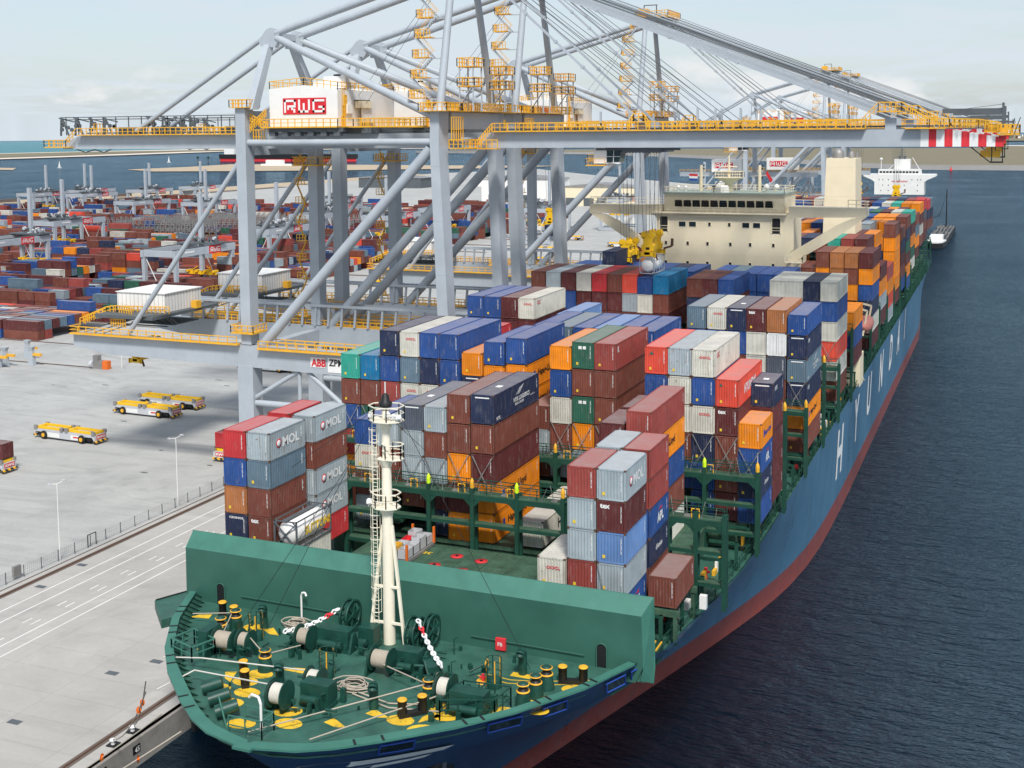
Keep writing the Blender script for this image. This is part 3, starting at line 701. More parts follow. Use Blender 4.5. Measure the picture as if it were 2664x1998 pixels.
for k in range(70):
    y = random.uniform(-1, 120); h = half(16, y); x = XC+h-random.uniform(1.1, 2.6)
    s = random.uniform(.15, .5); mb.box(x, x+s, y, y+random.uniform(.3, 1.4), 15.9, 15.9+random.uniform(.3, 1.3), random.choice((0, 0, 0, 1, 2, 3)))
mb.build('walkway_fittings', ['lgreen', 'yellow', 'white', 'red'], ship, kind='stuff')
# outboard gangway davit, white box and fire hydrant by the first bridge
MB().box(36.9, 37.5, 10.0, 10.5, 17.3, 18.5).build('junction_box', 'white', ship)
mb = MB(); mb.tube((35.0, 20.5, 15.9), (35.0, 20.5, 17.2), .16, .16, 8); mb.tube((34.7, 20.5, 16.8), (35.4, 20.5, 16.8), .12, .12, 8); mb.build('hydrant', 'red', ship)
mb = MB(); mb.beam((34.2, -1.8, 20.4), (33.2, -1.9, 16.4), .55, .1); mb.build('yellow_ladder', 'yellow', ship)
mb = MB(); mb.box(34.9, 35.7, .8, 2.6, 15.9, 17.0, 0); mb.box(35.0, 35.1, .8, 2.6, 17, 17.12, 1); mb.box(35.5, 35.6, .8, 2.6, 17, 17.12, 1); mb.build('deck_locker', ['lgreen', 'yellow'], ship)
mb = MB(); mb.box(32.8, 36.4, 4.9, 5.3, 18.3, 18.8); mb.box(32.8, 36.4, 10.9, 11.4, 18.3, 18.8); mb.box(35.9, 36.2, 4.9, 5.2, 15.9, 18.3); mb.box(35.9, 36.2, 11, 11.3, 15.9, 18.3); mb.build('outboard_pedestal', 'hatch', ship)
# ---- fore mast
FM = (15.5, -7.2)
mb = MB(); mb.tube((FM[0], FM[1], FD), (FM[0], FM[1], 29), .50, .44, 16); mb.tube((FM[0], FM[1], 29), (FM[0], FM[1], 37), .44, .30, 16); mb.tube((FM[0], FM[1], 37), (FM[0], FM[1], 38.2), .2, .16, 10)
mast = mb.build('foremast', 'mastcream', ship)
for sx in (-1, 1):
    MB().beam((FM[0]+sx*1.55, FM[1]-.5 if sx < 0 else FM[1]-.3, FD), (FM[0]+sx*.40, FM[1], 27.6), .22, .22).build('mast_leg', 'mastcream', mast)
for z, wd in ((19.6, 1.42), (22.6, 1.05)): MB().beam((FM[0]-wd, FM[1]-.3, z), (FM[0]+wd, FM[1]-.2, z), .18, .18).build('mast_strut', 'mastcream', mast)
for z, x0, x1 in ((36.3, -1.4, 1.55), (33.2, -.3, 1.5), (29.2, -1.35, 1.15)):
    mb = MB(); c = (x0+x1)/2; rr = (x1-x0)/2
    poly = [(FM[0]+c+rr*math.cos(2*math.pi*i/8+.39), FM[1]+rr*.8*math.sin(2*math.pi*i/8+.39)) for i in range(8)]
    mb.prism(poly, z-.12, z, 'z'); mb.lathe((FM[0], FM[1], z-.8), [(.4, 0), (.75, .7)], 8)
    pl = mb.build('platform', 'mastcream', mast)
    r = MB(); r.rail([(p[0], p[1], z) for p in poly+[poly[0]]], 1.1, .9, .035); r.build('platform_railing', 'mastcream', pl)
mb = MB(); mb.lathe((FM[0], FM[1], 37.3), [(.5, 0), (.55, .35), (.35, .5), (.3, .9), (.1, 1.1)], 12, 0); mb.tube((FM[0], FM[1], 38.3), (FM[0], FM[1], 39.3), .05, .05, 6, 1); mb.build('whistle', ['black', 'white'], mast)
for dx, dz in ((-1.1, 36.6), (.4, 36.7), (.9, 36.6), (1.35, 36.6), (-1.4, 29.5)):
    mb = MB(); mb.lathe((FM[0]+dx, FM[1]-.7, dz), [(.12, 0), (.26, .25), (.3, .3)], 10, 0, 'y'); mb.tube((FM[0]+dx, FM[1]-.5, dz-.35), (FM[0]+dx, FM[1]-.5, dz), .04, .04, 5); mb.build('floodlight', 'white', mast)
mb = MB()
for z0, z1, x in ((FD, 29, -.95), (29.2, 36.3, -.85)):
    for s in (-.2, .2): mb.beam((FM[0]+x+s, FM[1]-.35, z0), (FM[0]+x+s, FM[1]-.35, z1), .05, .05)
    z = z0
    while z < z1: mb.beam((FM[0]+x-.2, FM[1]-.35, z), (FM[0]+x+.2, FM[1]-.35, z), .035, .035); z += .32
mb.build('ladder', 'mastcream', mast)
mb = MB(); z = 20.5
while z < 36:
    mb.path([(FM[0]-.9+.42*math.cos(a), FM[1]-.35-.42*math.sin(a), z) for a in [math.pi*i/6 for i in range(7)]], .028, 4); z += 1.0
for dx in (-.42, 0, .42): mb.beam((FM[0]-.9+dx, FM[1]-.35-(.42 if dx == 0 else 0), 20.5), (FM[0]-.9+dx, FM[1]-.35-(.42 if dx == 0 else 0), 35.6), .03, .03)
mb.build('ladder_cage', 'mastcream', mast)
# ================================================================ forecastle machinery (parts of the ship) and loose things on it
def patch(x, y, shape, rot=0):
    z = FD+.012
    if shape == 'wedge': pts = [(-.9, -.25), (.9, -.45), (.9, .45), (-.2, .3)]
    elif shape == 'half': pts = [(1.05*math.cos(a), .75*math.sin(a)) for a in [math.pi*2*i/14 for i in range(14)]]
    else: pts = [(-.8, -.35), (.8, -.35), (.8, .35), (-.8, .35)]
    c, s = math.cos(rot), math.sin(rot)
    MB().add([(x+p[0]*c-p[1]*s, y+p[0]*s+p[1]*c, z) for p in pts], [tuple(range(len(pts)))]).build('yellow_deck_patch', 'deckyellow', fdeck)
for a in ((-2.3, -8.2, 'wedge', .3), (1.0, -11.0, 'rect', .8), (2.3, -13.4, 'rect', .9), (3.5, -8.6, 'half', 0), (3.4, -10.9, 'half', 0), (3.5, -12.6, 'half', 0), (5.4, -8.9, 'wedge', 2.5), (8.95, -15.9, 'half', 0),
          (11.0, -14.3, 'wedge', .1), (8.6, -17.4, 'half', 0), (9.8, -18.9, 'half', 0), (7.0, -17.2, 'wedge', 2), (7.3, -19.1, 'half', .3), (9.6, -20.8, 'half', .3), (14.3, -20.4, 'half', .4), (12.2, -23.1, 'half', .2), (15.3, -21.9, 'half', 0),
          (18.5, -20.8, 'wedge', 2.7), (20.6, -18.5, 'wedge', 2.8), (22.3, -13.2, 'wedge', 2.3), (23.6, -15.7, 'half', 0), (22.4, -18.6, 'half', 0), (24.0, -17.6, 'wedge', 1), (25.3, -16.8, 'half', .6), (24.4, -19.3, 'half', .4), (27.7, -8.9, 'rect', 0),
          (30.5, -12.1, 'half', 0), (30.7, -13.7, 'half', 0), (28.7, -14.8, 'half', 0), (32.3, -9.6, 'half', .2), (16.6, -11.3, 'rect', 0), (10.0, -8.0, 'rect', .2)): patch(*a)
for pts in (((25.0, -9.6), (27.2, -9.9), (29.5, -9.3), (33.2, -7.6)), ((24.6, -10.1), (27.2, -10.5), (29.9, -9.8), (33.4, -8.1)), ((13, -8.7), (16.5, -8.8), (19, -8.6)), ((9, -9.6), (12, -9.4))):
    for a, b in zip(pts, pts[1:]): MB().beam((a[0], a[1], FD+.012), (b[0], b[1], FD+.012), .09, .012).build('deck_line', 'deckyellow', fdeck)
def bollard(x, y, ang, d=1.5):
    dx, dy = math.cos(ang)*d/2, math.sin(ang)*d/2
    mb = MB(); mb.beam((x-dx*1.4, y-dy*1.4, FD+.15), (x+dx*1.4, y+dy*1.4, FD+.15), .55, .3)
    o = mb.build('bollard_base', 'black', ship)
    for s in (-1, 1):
        mb = MB(); mb.lathe((x+s*dx, y+s*dy, FD+.2), [(.33, 0), (.33, .95), (.36, .97), (.36, 1.05)], 14, 0); b = mb.build('bollard_post', 'black', o)
        MB().lathe((x+s*dx, y+s*dy, FD+1.26), [(.36, 0), (.36, .06), (.3, .1)], 14).build('bollard_cap', 'yellow', ship)
bollard(.3, -7.8, -.3, 1.55); bollard(8.6, -17.5, -.9, 1.7); bollard(22.85, -17.6, .8, 1.5); bollard(31.8, -8.7, .28, 1.55)
def roller(x, y, h=1.75):
    mb = MB(); mb.lathe((x, y, FD), [(.62, 0), (.42, h*.62), (.40, h*.66)], 14, 0); mb.lathe((x, y, FD+h*.66), [(.46, 0), (.30, .12), (.28, .3), (.44, .42), (.40, .5)], 14, 1); mb.lathe((x, y, FD+h*.66+.5), [(.36, 0), (.28, .08)], 14, 0)
    o = mb.build('pedestal_roller', ['mgreen', 'black'], ship)
    MB().lathe((x, y, FD+h*.62), [(.50, 0), (.50, .08), (.4, .1)], 14).build('roller_ring', 'yellow', o)
    MB().lathe((x, y, FD+h*.66+.44), [(.47, 0), (.47, .05), (.3, .06)], 14).build('roller_ring', 'yellow', o)
for x, y in ((2.2, -9.4), (2.0, -11.2), (2.9, -12.9), (8.95, -15.2), (23.0, -15.2), (29.65, -13.4), (30.0, -11.8), (30.25, -10.2)): roller(x, y)
def vent(x, y, ang=-1.2, h=1.5):
    d = Vector((math.cos(ang), math.sin(ang), 0)); mb = MB(); pts = [(x, y, FD), (x, y, FD+h)]
    for i in range(1, 7): a = math.pi*i/6*.9; pts.append(tuple(Vector((x, y, FD+h))+d*(.38*(1-math.cos(a)))+Vector((0, 0, .38*math.sin(a)))))
    mb.path(pts, .34, 10); mb.build('mushroom_vent', 'mgreen', ship)
vent(4.2, -8.3); vent(11.7, -17.4); vent(19.8, -17.7); vent(27.7, -8.6, -1.5)
def rope_drum(x0, x1, y, z, r, mat='rope', rope_r=.55, wheel=.95, name='rope_drum'):
    o = None
    for xx in (x0-.09, x1):
        mb = MB()
        if name == 'chain_gypsy':
            mb.lathe((xx, y, z), [(wheel*.80, 0), (wheel, 0), (wheel, .12), (wheel*.80, .12), (wheel*.80, 0)], 24, 0, 'x', False); mb.lathe((xx, y, z), [(.3, -.05), (.3, .17)], 12, 0, 'x')
            for k in range(6): a = math.pi*k/3+.2; mb.beam((xx+.06, y+.2*math.cos(a), z+.2*math.sin(a)), (xx+.06, y+wheel*.85*math.cos(a), z+wheel*.85*math.sin(a)), .1, .16)
        else: mb.lathe((xx, y, z), [(wheel*.97, 0), (wheel, .03), (wheel, .09)], 20, 0, 'x')
        f_ = mb.build(name if o is None else 'drum_flange', 'mgreen', ship if o is None else o); o = o or f_
    mb = MB(); nn = int((x1-x0)/.11)
    for i in range(nn): xx = x0+.06+i*.11; mb.lathe((xx, y, z), [(rope_r-.05, 0), (rope_r+.02, .03), (rope_r+.02, .07), (rope_r-.05, .1)], 16, 0, 'x')
    mb.build('wound_rope', mat, o); return o
def winch_body(x0, x1, y, name='winch_gearbox'):
    mb = MB(); mb.box(x0, x1, y-.6, y+.6, FD+.3, FD+1.75, 0); mb.box(x0-.1, x1+.1, y-.7, y+.7, FD, FD+.3, 0); mb.box(x0+.15, x1-.15, y-.62, y-.58, FD+.6, FD+1.5, 0)
    mb.tube((x0+.3, y-.9, FD+.7), (x1-.4, y-.9, FD+.7), .3, .3, 10, 0); return mb.build(name, 'mgreen', ship)
def greeble(x0, x1, y0, y1, n, seed):
    random.seed(seed); mb = MB()
    for k in range(n):
        x = random.uniform(x0, x1); y = random.uniform(y0, y1); s = random.uniform(.12, .4); z = FD+random.uniform(0, .9)
        r = random.random()
        if r < .4: mb.box(x-s/2, x+s/2, y-s/2, y+s/2, FD, z+s)
        elif r < .75: mb.tube((x, y, z+.2), (x+random.uniform(-.9, .9), y+random.uniform(-.3, .3), z+.2), s*.35, s*.35, 8)
        else: mb.path([(x, y, FD), (x, y, FD+1.3), (x+.35, y, FD+1.45)], .045, 5)
    mb.build('winch_fittings', 'mgreen', ship, kind='stuff')
for a in ((10.3, 15.4, -11.2, -6.6, 26, 1), (17.6, 21.5, -13.2, -7.0, 24, 2), (2.6, 6.8, -15.4, -12.8, 14, 3), (12.9, 17.6, -21.2, -16.9, 26, 4), (23.2, 28.3, -17.2, -13.8, 24, 5), (8.2, 10.4, -12.6, -10.0, 10, 6), (21.6, 24.2, -13.4, -11.0, 10, 7), (0.2, 3.0, -12.5, -8.5, 8, 8)): greeble(*a)
def stand(x, y): MB().prism([(y-.8, FD), (y+.8, FD), (y+.25, FD+1.5), (y-.25, FD+1.5)], x-.1, x+.1, 'x').build('winch_stand', 'mgreen', ship)
# port windlass
rope_drum(11.5, 12.0, -7.0, FD+1.75, 1, 'mgreen', .8, 1.3, 'chain_gypsy')
winch_body(10.6, 13.4, -9.7); rope_drum(9.4, 10.5, -11.0, FD+1.2, 1, 'rope', .62, .95); stand(9.2, -11); stand(13.6, -9.7)
winch_body(13.6, 15.0, -8.4, 'winch_motor')
# starboard windlass
rope_drum(18.1, 18.7, -8.3, FD+1.75, 1, 'mgreen', .8, 1.3, 'chain_gypsy')
rope_drum(19.2, 19.5, -7.4, FD+1.75, 1, 'mgreen', .8, 1.3, 'chain_gypsy')
winch_body(18.6, 20.4, -11.2); rope_drum(17.0, 18.5, -12.6, FD+1.25, 1, 'rope', .64, .95); stand(16.7, -12.7); stand(20.6, -10.6)
# aft port drum, centre winch, starboard drum
rope_drum(3.7, 5.3, -14.1, FD+1.3, 1, 'rope', .66, .95); rope_drum(5.6, 6.5, -13.6, FD+1.3, 1, 'rope', .6, .9)
mb = MB(); mb.box(2.7, 3.5, -15.2, -13.3, FD, FD+2.2); mb.build('winch_gearbox', 'mgreen', ship)
winch_body(14.6, 16.9, -18.6); rope_drum(13.2, 14.3, -20.6, FD+1.35, 1, 'ropew', .7, 1.05); rope_drum(14.3, 15.3, -17.5, FD+1.3, 1, 'ropew', .62, .9); stand(12.9, -20.6)
rope_drum(23.9, 24.9, -15.4, FD+1.35, 1, 'ropew', .66, 1.05); rope_drum(23.3, 23.9, -14.6, FD+1.4, 1, 'rope', .55, .6); winch_body(25.2, 27.9, -15.9)
mb = MB()
for x, y in ((25.2, -17.0), (28.4, -15.0)): pass
mb.rail([(25.0, -17.6, FD), (28.6, -16.2, FD), (28.9, -13.9, FD), (25.3, -14.2, FD), (25.0, -17.6, FD)], 1.5, 1.3, .04); mb.rail([(26.9, -16.8, FD+1.5), (27, -14, FD+1.5)], .01, 3, .04, 0, False)
mb.build('winch_guard_rail', 'mgreen', ship)
def hatchcage(x, y):
    mb = MB(); o = None
    for i in range(6):
        a = math.pi*i/3; mb.beam((x+.6*math.cos(a), y+.6*math.sin(a), FD), (x+.6*math.cos(a), y+.6*math.sin(a), FD+2.2), .07, .07, i % 2)
    for z in (1.1, 1.65, 2.2): mb.path([(x+.6*math.cos(math.pi*i/6), y+.6*math.sin(math.pi*i/6), FD+z) for i in range(10)], .045, 5, 0)
    mb.lathe((x, y, FD), [(.55, 0), (.55, .6), (.5, .7)], 12, 0); mb.build('escape_hatch', ['mgreen', 'yellow'], ship)
for x, y in ((5.0, -10.6), (14.0, -14.5), (26.5, -11.4)): hatchcage(x, y)
mb = MB(); mb.rail([(1.0, -16.3, FD+.6), (3.6, -17.2, FD+.6), (4.3, -15.2, FD+.6), (1.6, -14.2, FD+.6), (1.0, -16.3, FD+.6)], 1.2, 1.2, .045); mb.build('lookout_platform_rail', 'rim_and_lit_green', ship)
mb = MB()
for i in range(3): mb.tube((7+i*1.6, -20.5-i*1.4, FD+.55), (8.2+i*1.6, -19.7-i*1.3, FD+.9), .5, .45, 10)
mb.build('mooring_fairleads', 'mgreen', ship, kind='stuff')
# chain stoppers and painted chains
def chain(p, q, mat_white='whitelet', sag=.35):
    p = Vector(p); q = Vector(q); n = 16; o = None
    for i in range(n):
        t = (i+.5)/n; c = p.lerp(q, t)-Vector((0, 0, sag*4*t*(1-t))); d = (q-p).normalized(); L_ = (q-p).length/n*.66; side = d.cross(Vector((0, 0, 1))).normalized() if i % 2 else Vector((0, 0, 1))
        pts = [tuple(c+d*(L_*math.cos(a))+side*(.17*math.sin(a))) for a in [2*math.pi*k/8 for k in range(9)]]
        mb = MB(); mb.path(pts, .075, 5); mb.build('chain_link', 'red' if i == n-3 or i == n-4 else mat_white, ship)
chain((8.2, -11.4, FD+1.5), (11.2, -7.8, FD+2.5)); chain((22.5, -12.0, FD+1.2), (18.8, -8.6, FD+3.0))
for x, y, a in ((8.6, -11.6, .9), (22.3, -12.3, 2.4)):
    mb = MB(); c, s = math.cos(a), math.sin(a)
    for k in (-1, 1): mb.beam((x+s*k*.6, y-c*k*.6, FD), (x+c*1.2+s*k*.6, y+s*1.2-c*k*.6, FD+1.3), .16, .16); mb.beam((x+c*2.2+s*k*.6, y+s*2.2-c*k*.6, FD), (x+c*1.2+s*k*.6, y+s*1.2-c*k*.6, FD+1.3), .16, .16)
    mb.beam((x+c*.5, y+s*.5, FD+.8), (x+c*1.9, y+s*1.9, FD+.9), 1.1, .5); mb.build('chain_stopper', 'mgreen', ship)
# loose rope coils and mooring lines are things of their own
def coil(x, y, r, lab, rot=0):
    random.seed(int(x*10)); mb = MB()
    for k in range(9):
        rr = r*(.45+.07*k); ex = 1+.25*math.sin(k); pts = []
        for i in range(19):
            a = 2*math.pi*i/18; pts.append((x+rr*ex*math.cos(a)+random.uniform(-.04, .04), y+rr*.8*math.sin(a)+random.uniform(-.04, .04), FD+.08+.055*((k*5) % 7)+random.uniform(0, .05)))
        mb.path(pts, .055, 5)
    tag(mb.build('rope_coil', 'rope'), lab, 'rope', 'rope coils on the forecastle')
coil(6.6, -7.0, 1.1, 'tan rope coil beside the white crook pipe near the breakwater')
coil(16.8, -15.3, 1.35, 'large untidy rope coil in the middle of the green forecastle deck')
def line(pts, r, lab, mat='rope', sagn=0, name='mooring_line', grp='mooring lines'):
    mb = MB(); P2 = []
    for a, b in zip(pts, pts[1:]):
        a = Vector(a); b = Vector(b); n = 10 if sagn else 1
        for i in range(n): t = i/n; P2.append(tuple(a.lerp(b, t)-Vector((0, 0, sagn*4*t*(1-t)))))
    P2.append(tuple(pts[-1])); mb.path(P2, r, 5); tag(mb.build(name, mat), lab, 'rope', grp)
line([(13.8, -20.6, FD+1.9), (5.2, -19.0, FD+1.0), (3.2, -20.9, 17.8)], .06, 'white mooring line from the centre winch to the port bow rim', 'ropew')
line([(14.8, -17.4, FD+1.8), (4.5, -17.2, FD+1.1), (.9, -17.2, 18.4)], .06, 'upper white mooring line running to the port bow rim behind the winch', 'ropew')
line([(17.5, -12.9, FD+1.1), (22.8, -15.2, FD+1.25), (13.8, -24.6, 18.2)], .055, 'tan mooring line from starboard drum round a pedestal roller to the bow')
line([(24.3, -15.9, FD+1.0), (18.3, -24.0, 18.2)], .055, 'tan mooring line from starboard white drum to the stem')
line([(4.2, -13.9, FD+1.8), (1.9, -9.5, FD+1.4), (-2.0, -9.6, 18.6)], .05, 'tan line leading from the left drum past two rollers')
line([(6, -13.3, FD+1.7), (8.9, -15.2, FD+1.25), (10.5, -12.6, FD+1.2)], .05, 'tan line bent round the roller in front of the windlass')
line([(17.5, -16.0, FD+.1), (20.5, -16.8, FD+.1), (24.0, -15.8, FD+.12)], .07, 'thick grey rope lying on deck between coil and starboard winch')
line([(17.3, -16.4, FD+.1), (20.8, -17.4, FD+.1), (24.5, -16.6, FD+.1)], .07, 'second grey rope lying on deck nearest the bow bollards')
line([(1.6, -20.2, 17.9), (-13.9, -3.4, 3.7)], .05, 'mooring line from port bow down to the far quay bollard', 'rope', .8)
line([(2.6, -21.4, 17.8), (-14.0, -6.2, 3.6)], .05, 'mooring line from port bow down to the near quay bollard', 'rope', 1.0)
line([(5.5, -23.3, 17.4), (-14.3, -22.0, 3.7)], .055, 'mooring line crossing in front of the quay wall, lowest on the left', 'rope', .6)
line([(8.2, -24.6, 17.2), (-14.3, -36.0, 3.7)], .055, 'mooring line leading ahead from the stem with orange rat guard', 'rope', .6)
def guard(x, y, z, ang, lab):
    mb = MB(); c, s = math.cos(ang), math.sin(ang); pts = []
    for i in range(10): a = 2*math.pi*i/10; pts.append((x+.2*math.cos(a)*-s, y+.2*math.cos(a)*c, z+.3*math.sin(a)))
    mb.add(pts, [tuple(range(10))]); mb.add([(p[0]+.05*c, p[1]+.05*s, p[2]) for p in pts], [tuple(range(10))]); mb.tube((x-c*.08, y-s*.08, z), (x+c*.08, y+s*.08, z), .12, .12, 8)
    tag(mb.build('rat_guard', 'orange'), lab, 'rat guard', 'orange rat guards on the mooring lines')
def on_line(a, b, t, sag): return Vector(a).lerp(Vector(b), t)-Vector((0, 0, sag*4*t*(1-t)))
for a, b, t, sg, lab in (((1.6, -20.2, 17.9), (-13.9, -3.4, 3.7), .28, .8, 'orange rat guard on the uppermost line beside the bow'), ((2.6, -21.4, 17.8), (-14.0, -6.2, 3.6), .2, 1.0, 'orange rat guard on the second line beside the bow'),
                         ((5.5, -23.3, 17.4), (-14.3, -22, 3.7), .3, .6, 'orange rat guard in front of the quay wall'), ((8.2, -24.6, 17.2), (-14.3, -36, 3.7), .12, .6, 'orange rat guard just below the stem')):
    p = on_line(a, b, t, sg); guard(p.x, p.y, p.z, math.atan2(b[1]-a[1], b[0]-a[0]), lab)
# white crook pipes and jackstaff
mb = MB(); mb.path([(6.4, -5.9, FD), (6.4, -5.9, FD+2.2), (6.55, -5.95, FD+2.5), (6.85, -6.0, FD+2.55), (7.0, -6.05, FD+2.3)], .09, 7); mb.build('white_vent_pipe', 'white', ship)
mb = MB(); mb.path([(14.2, -23.6, FD), (14.2, -23.6, FD+2.0), (13.9, -23.4, FD+2.35), (13.3, -23.3, FD+2.4), (13.0, -23.2, FD+2.1)], .1, 7); mb.build('white_davit', 'white', ship)
mb = MB(); mb.tube((11.6, -24.0, FD), (10.8, -23.7, FD+2.0), .08, .06, 6); mb.rail([(12.2, -24.6, FD), (14.9, -24.6, FD), (14.9, -23.1, FD), (12.4, -22.9, FD)], 1.3, 1.3, .035); mb.build('bow_platform_rail', 'rim_and_lit_green', ship)
mb = MB(); mb.tube((24.2, -10.7, FD+.5), (25.2, -9.9, FD+1.0), .09, .09, 6, 0); mb.lathe((25.3, -9.9, FD+1.0), [(.32, -.05), (.32, .05)], 10, 1, 'x'); mb.build('brake_wheel', ['mgreen', 'yellow'], ship)
mb = MB(); mb.lathe((25.4, -10.9, FD), [(.55, 0), (.5, .08)], 12, 1); mb.tube((25.4, -10.9, FD), (25.4, -10.9, FD+.6), .12, .12, 8, 0); mb.tube((25.15, -10.9, FD+.35), (25.7, -10.9, FD+.35), .1, .1, 6, 0); mb.build('fire_hydrant', ['red', 'yellow'], ship)
random.seed(21); mb = MB()
for k in range(46):
    x = random.uniform(2, 29); y = random.uniform(-21, -6.5)
    if half(16.6, y) < abs(x-XC)+1.5: continue
    s = random.uniform(.1, .35); mb.box(x, x+s, y, y+s, FD, FD+random.uniform(.15, .6)) if k % 3 else mb.tube((x, y, FD+.12), (x+random.uniform(-1.5, 1.5), y+random.uniform(-1.5, 1.5), FD+.12), .05, .05, 5)
mb.build('deck_pipes', 'mgreen', ship, kind='stuff')
# ================================================================ accommodation block
AY = 122.0
acc = MB(); acc.box(2.6, 25.3, AY, AY+14, 15.9, 44.4, 0)
ab = acc.build('deckhouse', 'cream', ship)
mb = MB(); mb.box(2.9, 24.4, AY+.9, AY+12.5, 44.4, 47.6, 0); mb.box(2.7, 24.6, AY+.5, AY+12.8, 47.6, 47.85, 1); wh = mb.build('wheelhouse', ['cream', 'palegreen'], ship)
mb = MB(); mb.prism([(1.2, 44.2), (25.0, 44.2), (25.0, 44.45), (1.2, 44.45)], AY-1.0, AY+1, 'y', 0); mb.build('front_deck', 'cream', ship)
xw = 4.9
for i in range(11):
    a = 4.9+i*1.62; mb = MB(); mb.add([(a, AY+.82, 45.25), (a+1.36, AY+.82, 45.25), (a+1.3, AY+.55, 46.5), (a+.06, AY+.55, 46.5)], [(0, 1, 2, 3)]); mb.add([(a, AY+.9, 45.25), (a+1.36, AY+.9, 45.25), (a+1.36, AY+.82, 45.25), (a, AY+.82, 45.25)], [(0, 1, 2, 3)])
    o = mb.build('wheelhouse_window', 'glass', wh)
    MB().beam((a-.12, AY+.78, 45.2), (a-.12, AY+.5, 46.6), .14, .1).build('window_post', 'cream', wh)
def window(x, z, w_, h_, par=ab):
    f = MB(); f.box(x-w_/2-.08, x+w_/2+.08, AY-.06, AY-.003, z-h_/2-.08, z+h_/2+.08); fo = f.build('window', 'cream', par)
    g = MB(); g.box(x-w_/2, x+w_/2, AY-.09, AY-.05, z-h_/2, z+h_/2); g.build('window_pane', 'glass', par)
for x, z, a, b in ((6.48, 42.26, 1.2, .85), (8.35, 42.26, 1.2, .85), (17.9, 42.25, 1.2, .85), (19.8, 42.26, 1.2, .85), (11.43, 42.3, .42, .62), (14.98, 42.3, .42, .62)): window(x, z, a, b)
for z in (38.83, 35.3, 31.8):
    for x in (3.5, 7.5, 11.1, 15.2, 18.7, 22.75): window(x, z, .4, .6)
for x in (3.1, 23.2):
    mb = MB(); mb.box(x-.72, x+.72, AY-.07, AY-.02, 40.9, 43.6); mb.build('side_passage_opening', 'black', ab); r = MB(); r.rail([(x-.72, AY-.12, 40.95), (x+.72, AY-.12, 40.95)], .95, 1.4, .04); r.build('passage_rail', 'cream', ab)
    mb = MB(); mb.path([(x-.78, AY-.1, 40.9), (x-.78, AY-.1, 43.4), (x-.6, AY-.1, 43.65), (x+.6, AY-.1, 43.65), (x+.78, AY-.1, 43.4), (x+.78, AY-.1, 40.9)], .09, 5); mb.build('passage_frame', 'cream', ab)
mb = MB(); mb.box(6, 19, AY-.5, AY-.02, 43.6, 43.8); mb.build('eyebrow', 'cream', ab)
for z in (40.4, 36.9, 33.4): MB().box(2.6, 25.3, AY-.015, AY-.004, z, z+.06).build('plate_seam', 'cream', ab)
# bridge wings
for sgn, tip, inn in ((-1, -11.0, 2.6), (1, 38.3, 25.3)):
    e = tip; mb = MB()
    mb.prism([(inn, 43.7), (e, 44.0), (e, 45.5), (inn, 45.6)], AY, AY+4.5, 'y', 0)
    a1 = inn+sgn*7.4; kx = inn+sgn*0.2
    mb.prism([(e, 44.0), (inn+sgn*10.6, 43.7), (inn+sgn*8.2, 42.6), (inn, 37.4), (inn, 35.4), (inn+sgn*7.5, 40.0)], AY, AY+.7, 'y', 0)
    mb.prism([(inn, 43.7), (inn+sgn*1.2, 43.7), (inn+sgn*.9, 43.2), (inn+sgn*.9, 38.2), (inn, 37.4)], AY, AY+.7, 'y', 0)
    mb.build('bridge_wing', 'cream', ship)
    r = MB(); r.rail([(inn, AY+4.4, 45.6), (e, AY+4.4, 45.5), (e, AY+.2, 45.5)], 1.0, 2.0, .04); r.rail([(e-sgn*.2, AY+.1, 45.5), (e-sgn*3, AY+.1, 45.5)], 1.4, 1.5, .05); r.build('wing_railing', 'cream', ship)
r = MB(); r.rail([(2.9, AY+.7, 47.8), (24.4, AY+.7, 47.8), (24.4, AY+12, 47.8), (2.9, AY+12, 47.8), (2.9, AY+.7, 47.8)], 1.0, 1.8, .04); r.rail([(1.4, AY-.9, 44.45), (25, AY-.9, 44.45)], .9, 1.4, .04); r.build('monkey_deck_railing', 'cream', ship)
# radar mast, signal masts, domes, flags
mb = MB(); mb.lathe((13.1, 130, 47.7), [(.9, 0), (.8, 1.6), (2.3, 2.5), (2.6, 2.6)], 12); mb.box(10.6, 15.7, 128.9, 131.1, 50.2, 50.4); mb.tube((13.1, 130, 50.4), (13.1, 130, 54.3), .22, .12, 8); mb.box(11.6, 14.6, 129.9, 130.1, 52.2, 52.4); mb.box(12.2, 14.2, 129.6, 129.8, 51.3, 51.5)
rm = mb.build('radar_mast', 'cream', ship); r = MB(); r.rail([(10.6, 128.9, 50.4), (15.7, 128.9, 50.4), (15.7, 131.1, 50.4), (10.6, 131.1, 50.4), (10.6, 128.9, 50.4)], 1.0, .9, .04); r.build('radar_platform_railing', 'cream', rm)
for x in (8.2, 18.9):
    mb = MB(); mb.tube((x, 129, 47.7), (x, 129, 52.6), .35, .28, 10, 0); mb.beam((x-1.6, 129, 50.6), (x+1.2, 129, 50.8), .08, .08, 0)
    for z in (48.6, 50.2, 51.8, 52.4): mb.tube((x+.55, 128.7, z), (x+.55, 128.7, z+.3), .14, .14, 8, 1)
    mb.build('signal_mast', ['cream', 'black'], ship)
mb = MB(); mb.lathe((13.1, 124.5, 47.8), [(1.2, 0), (1.2, 1.0), (1.0, 1.3)], 4, 0); mb.tube((11.7, 124, 47.8), (11.7, 124, 48.6), .1, .1, 6, 1); mb.lathe((11.7, 124, 48.6), [(.1, 0), (.4, .35), (.3, .4)], 10, 1); mb.build('monkey_deck_locker', ['white', 'black'], ship)
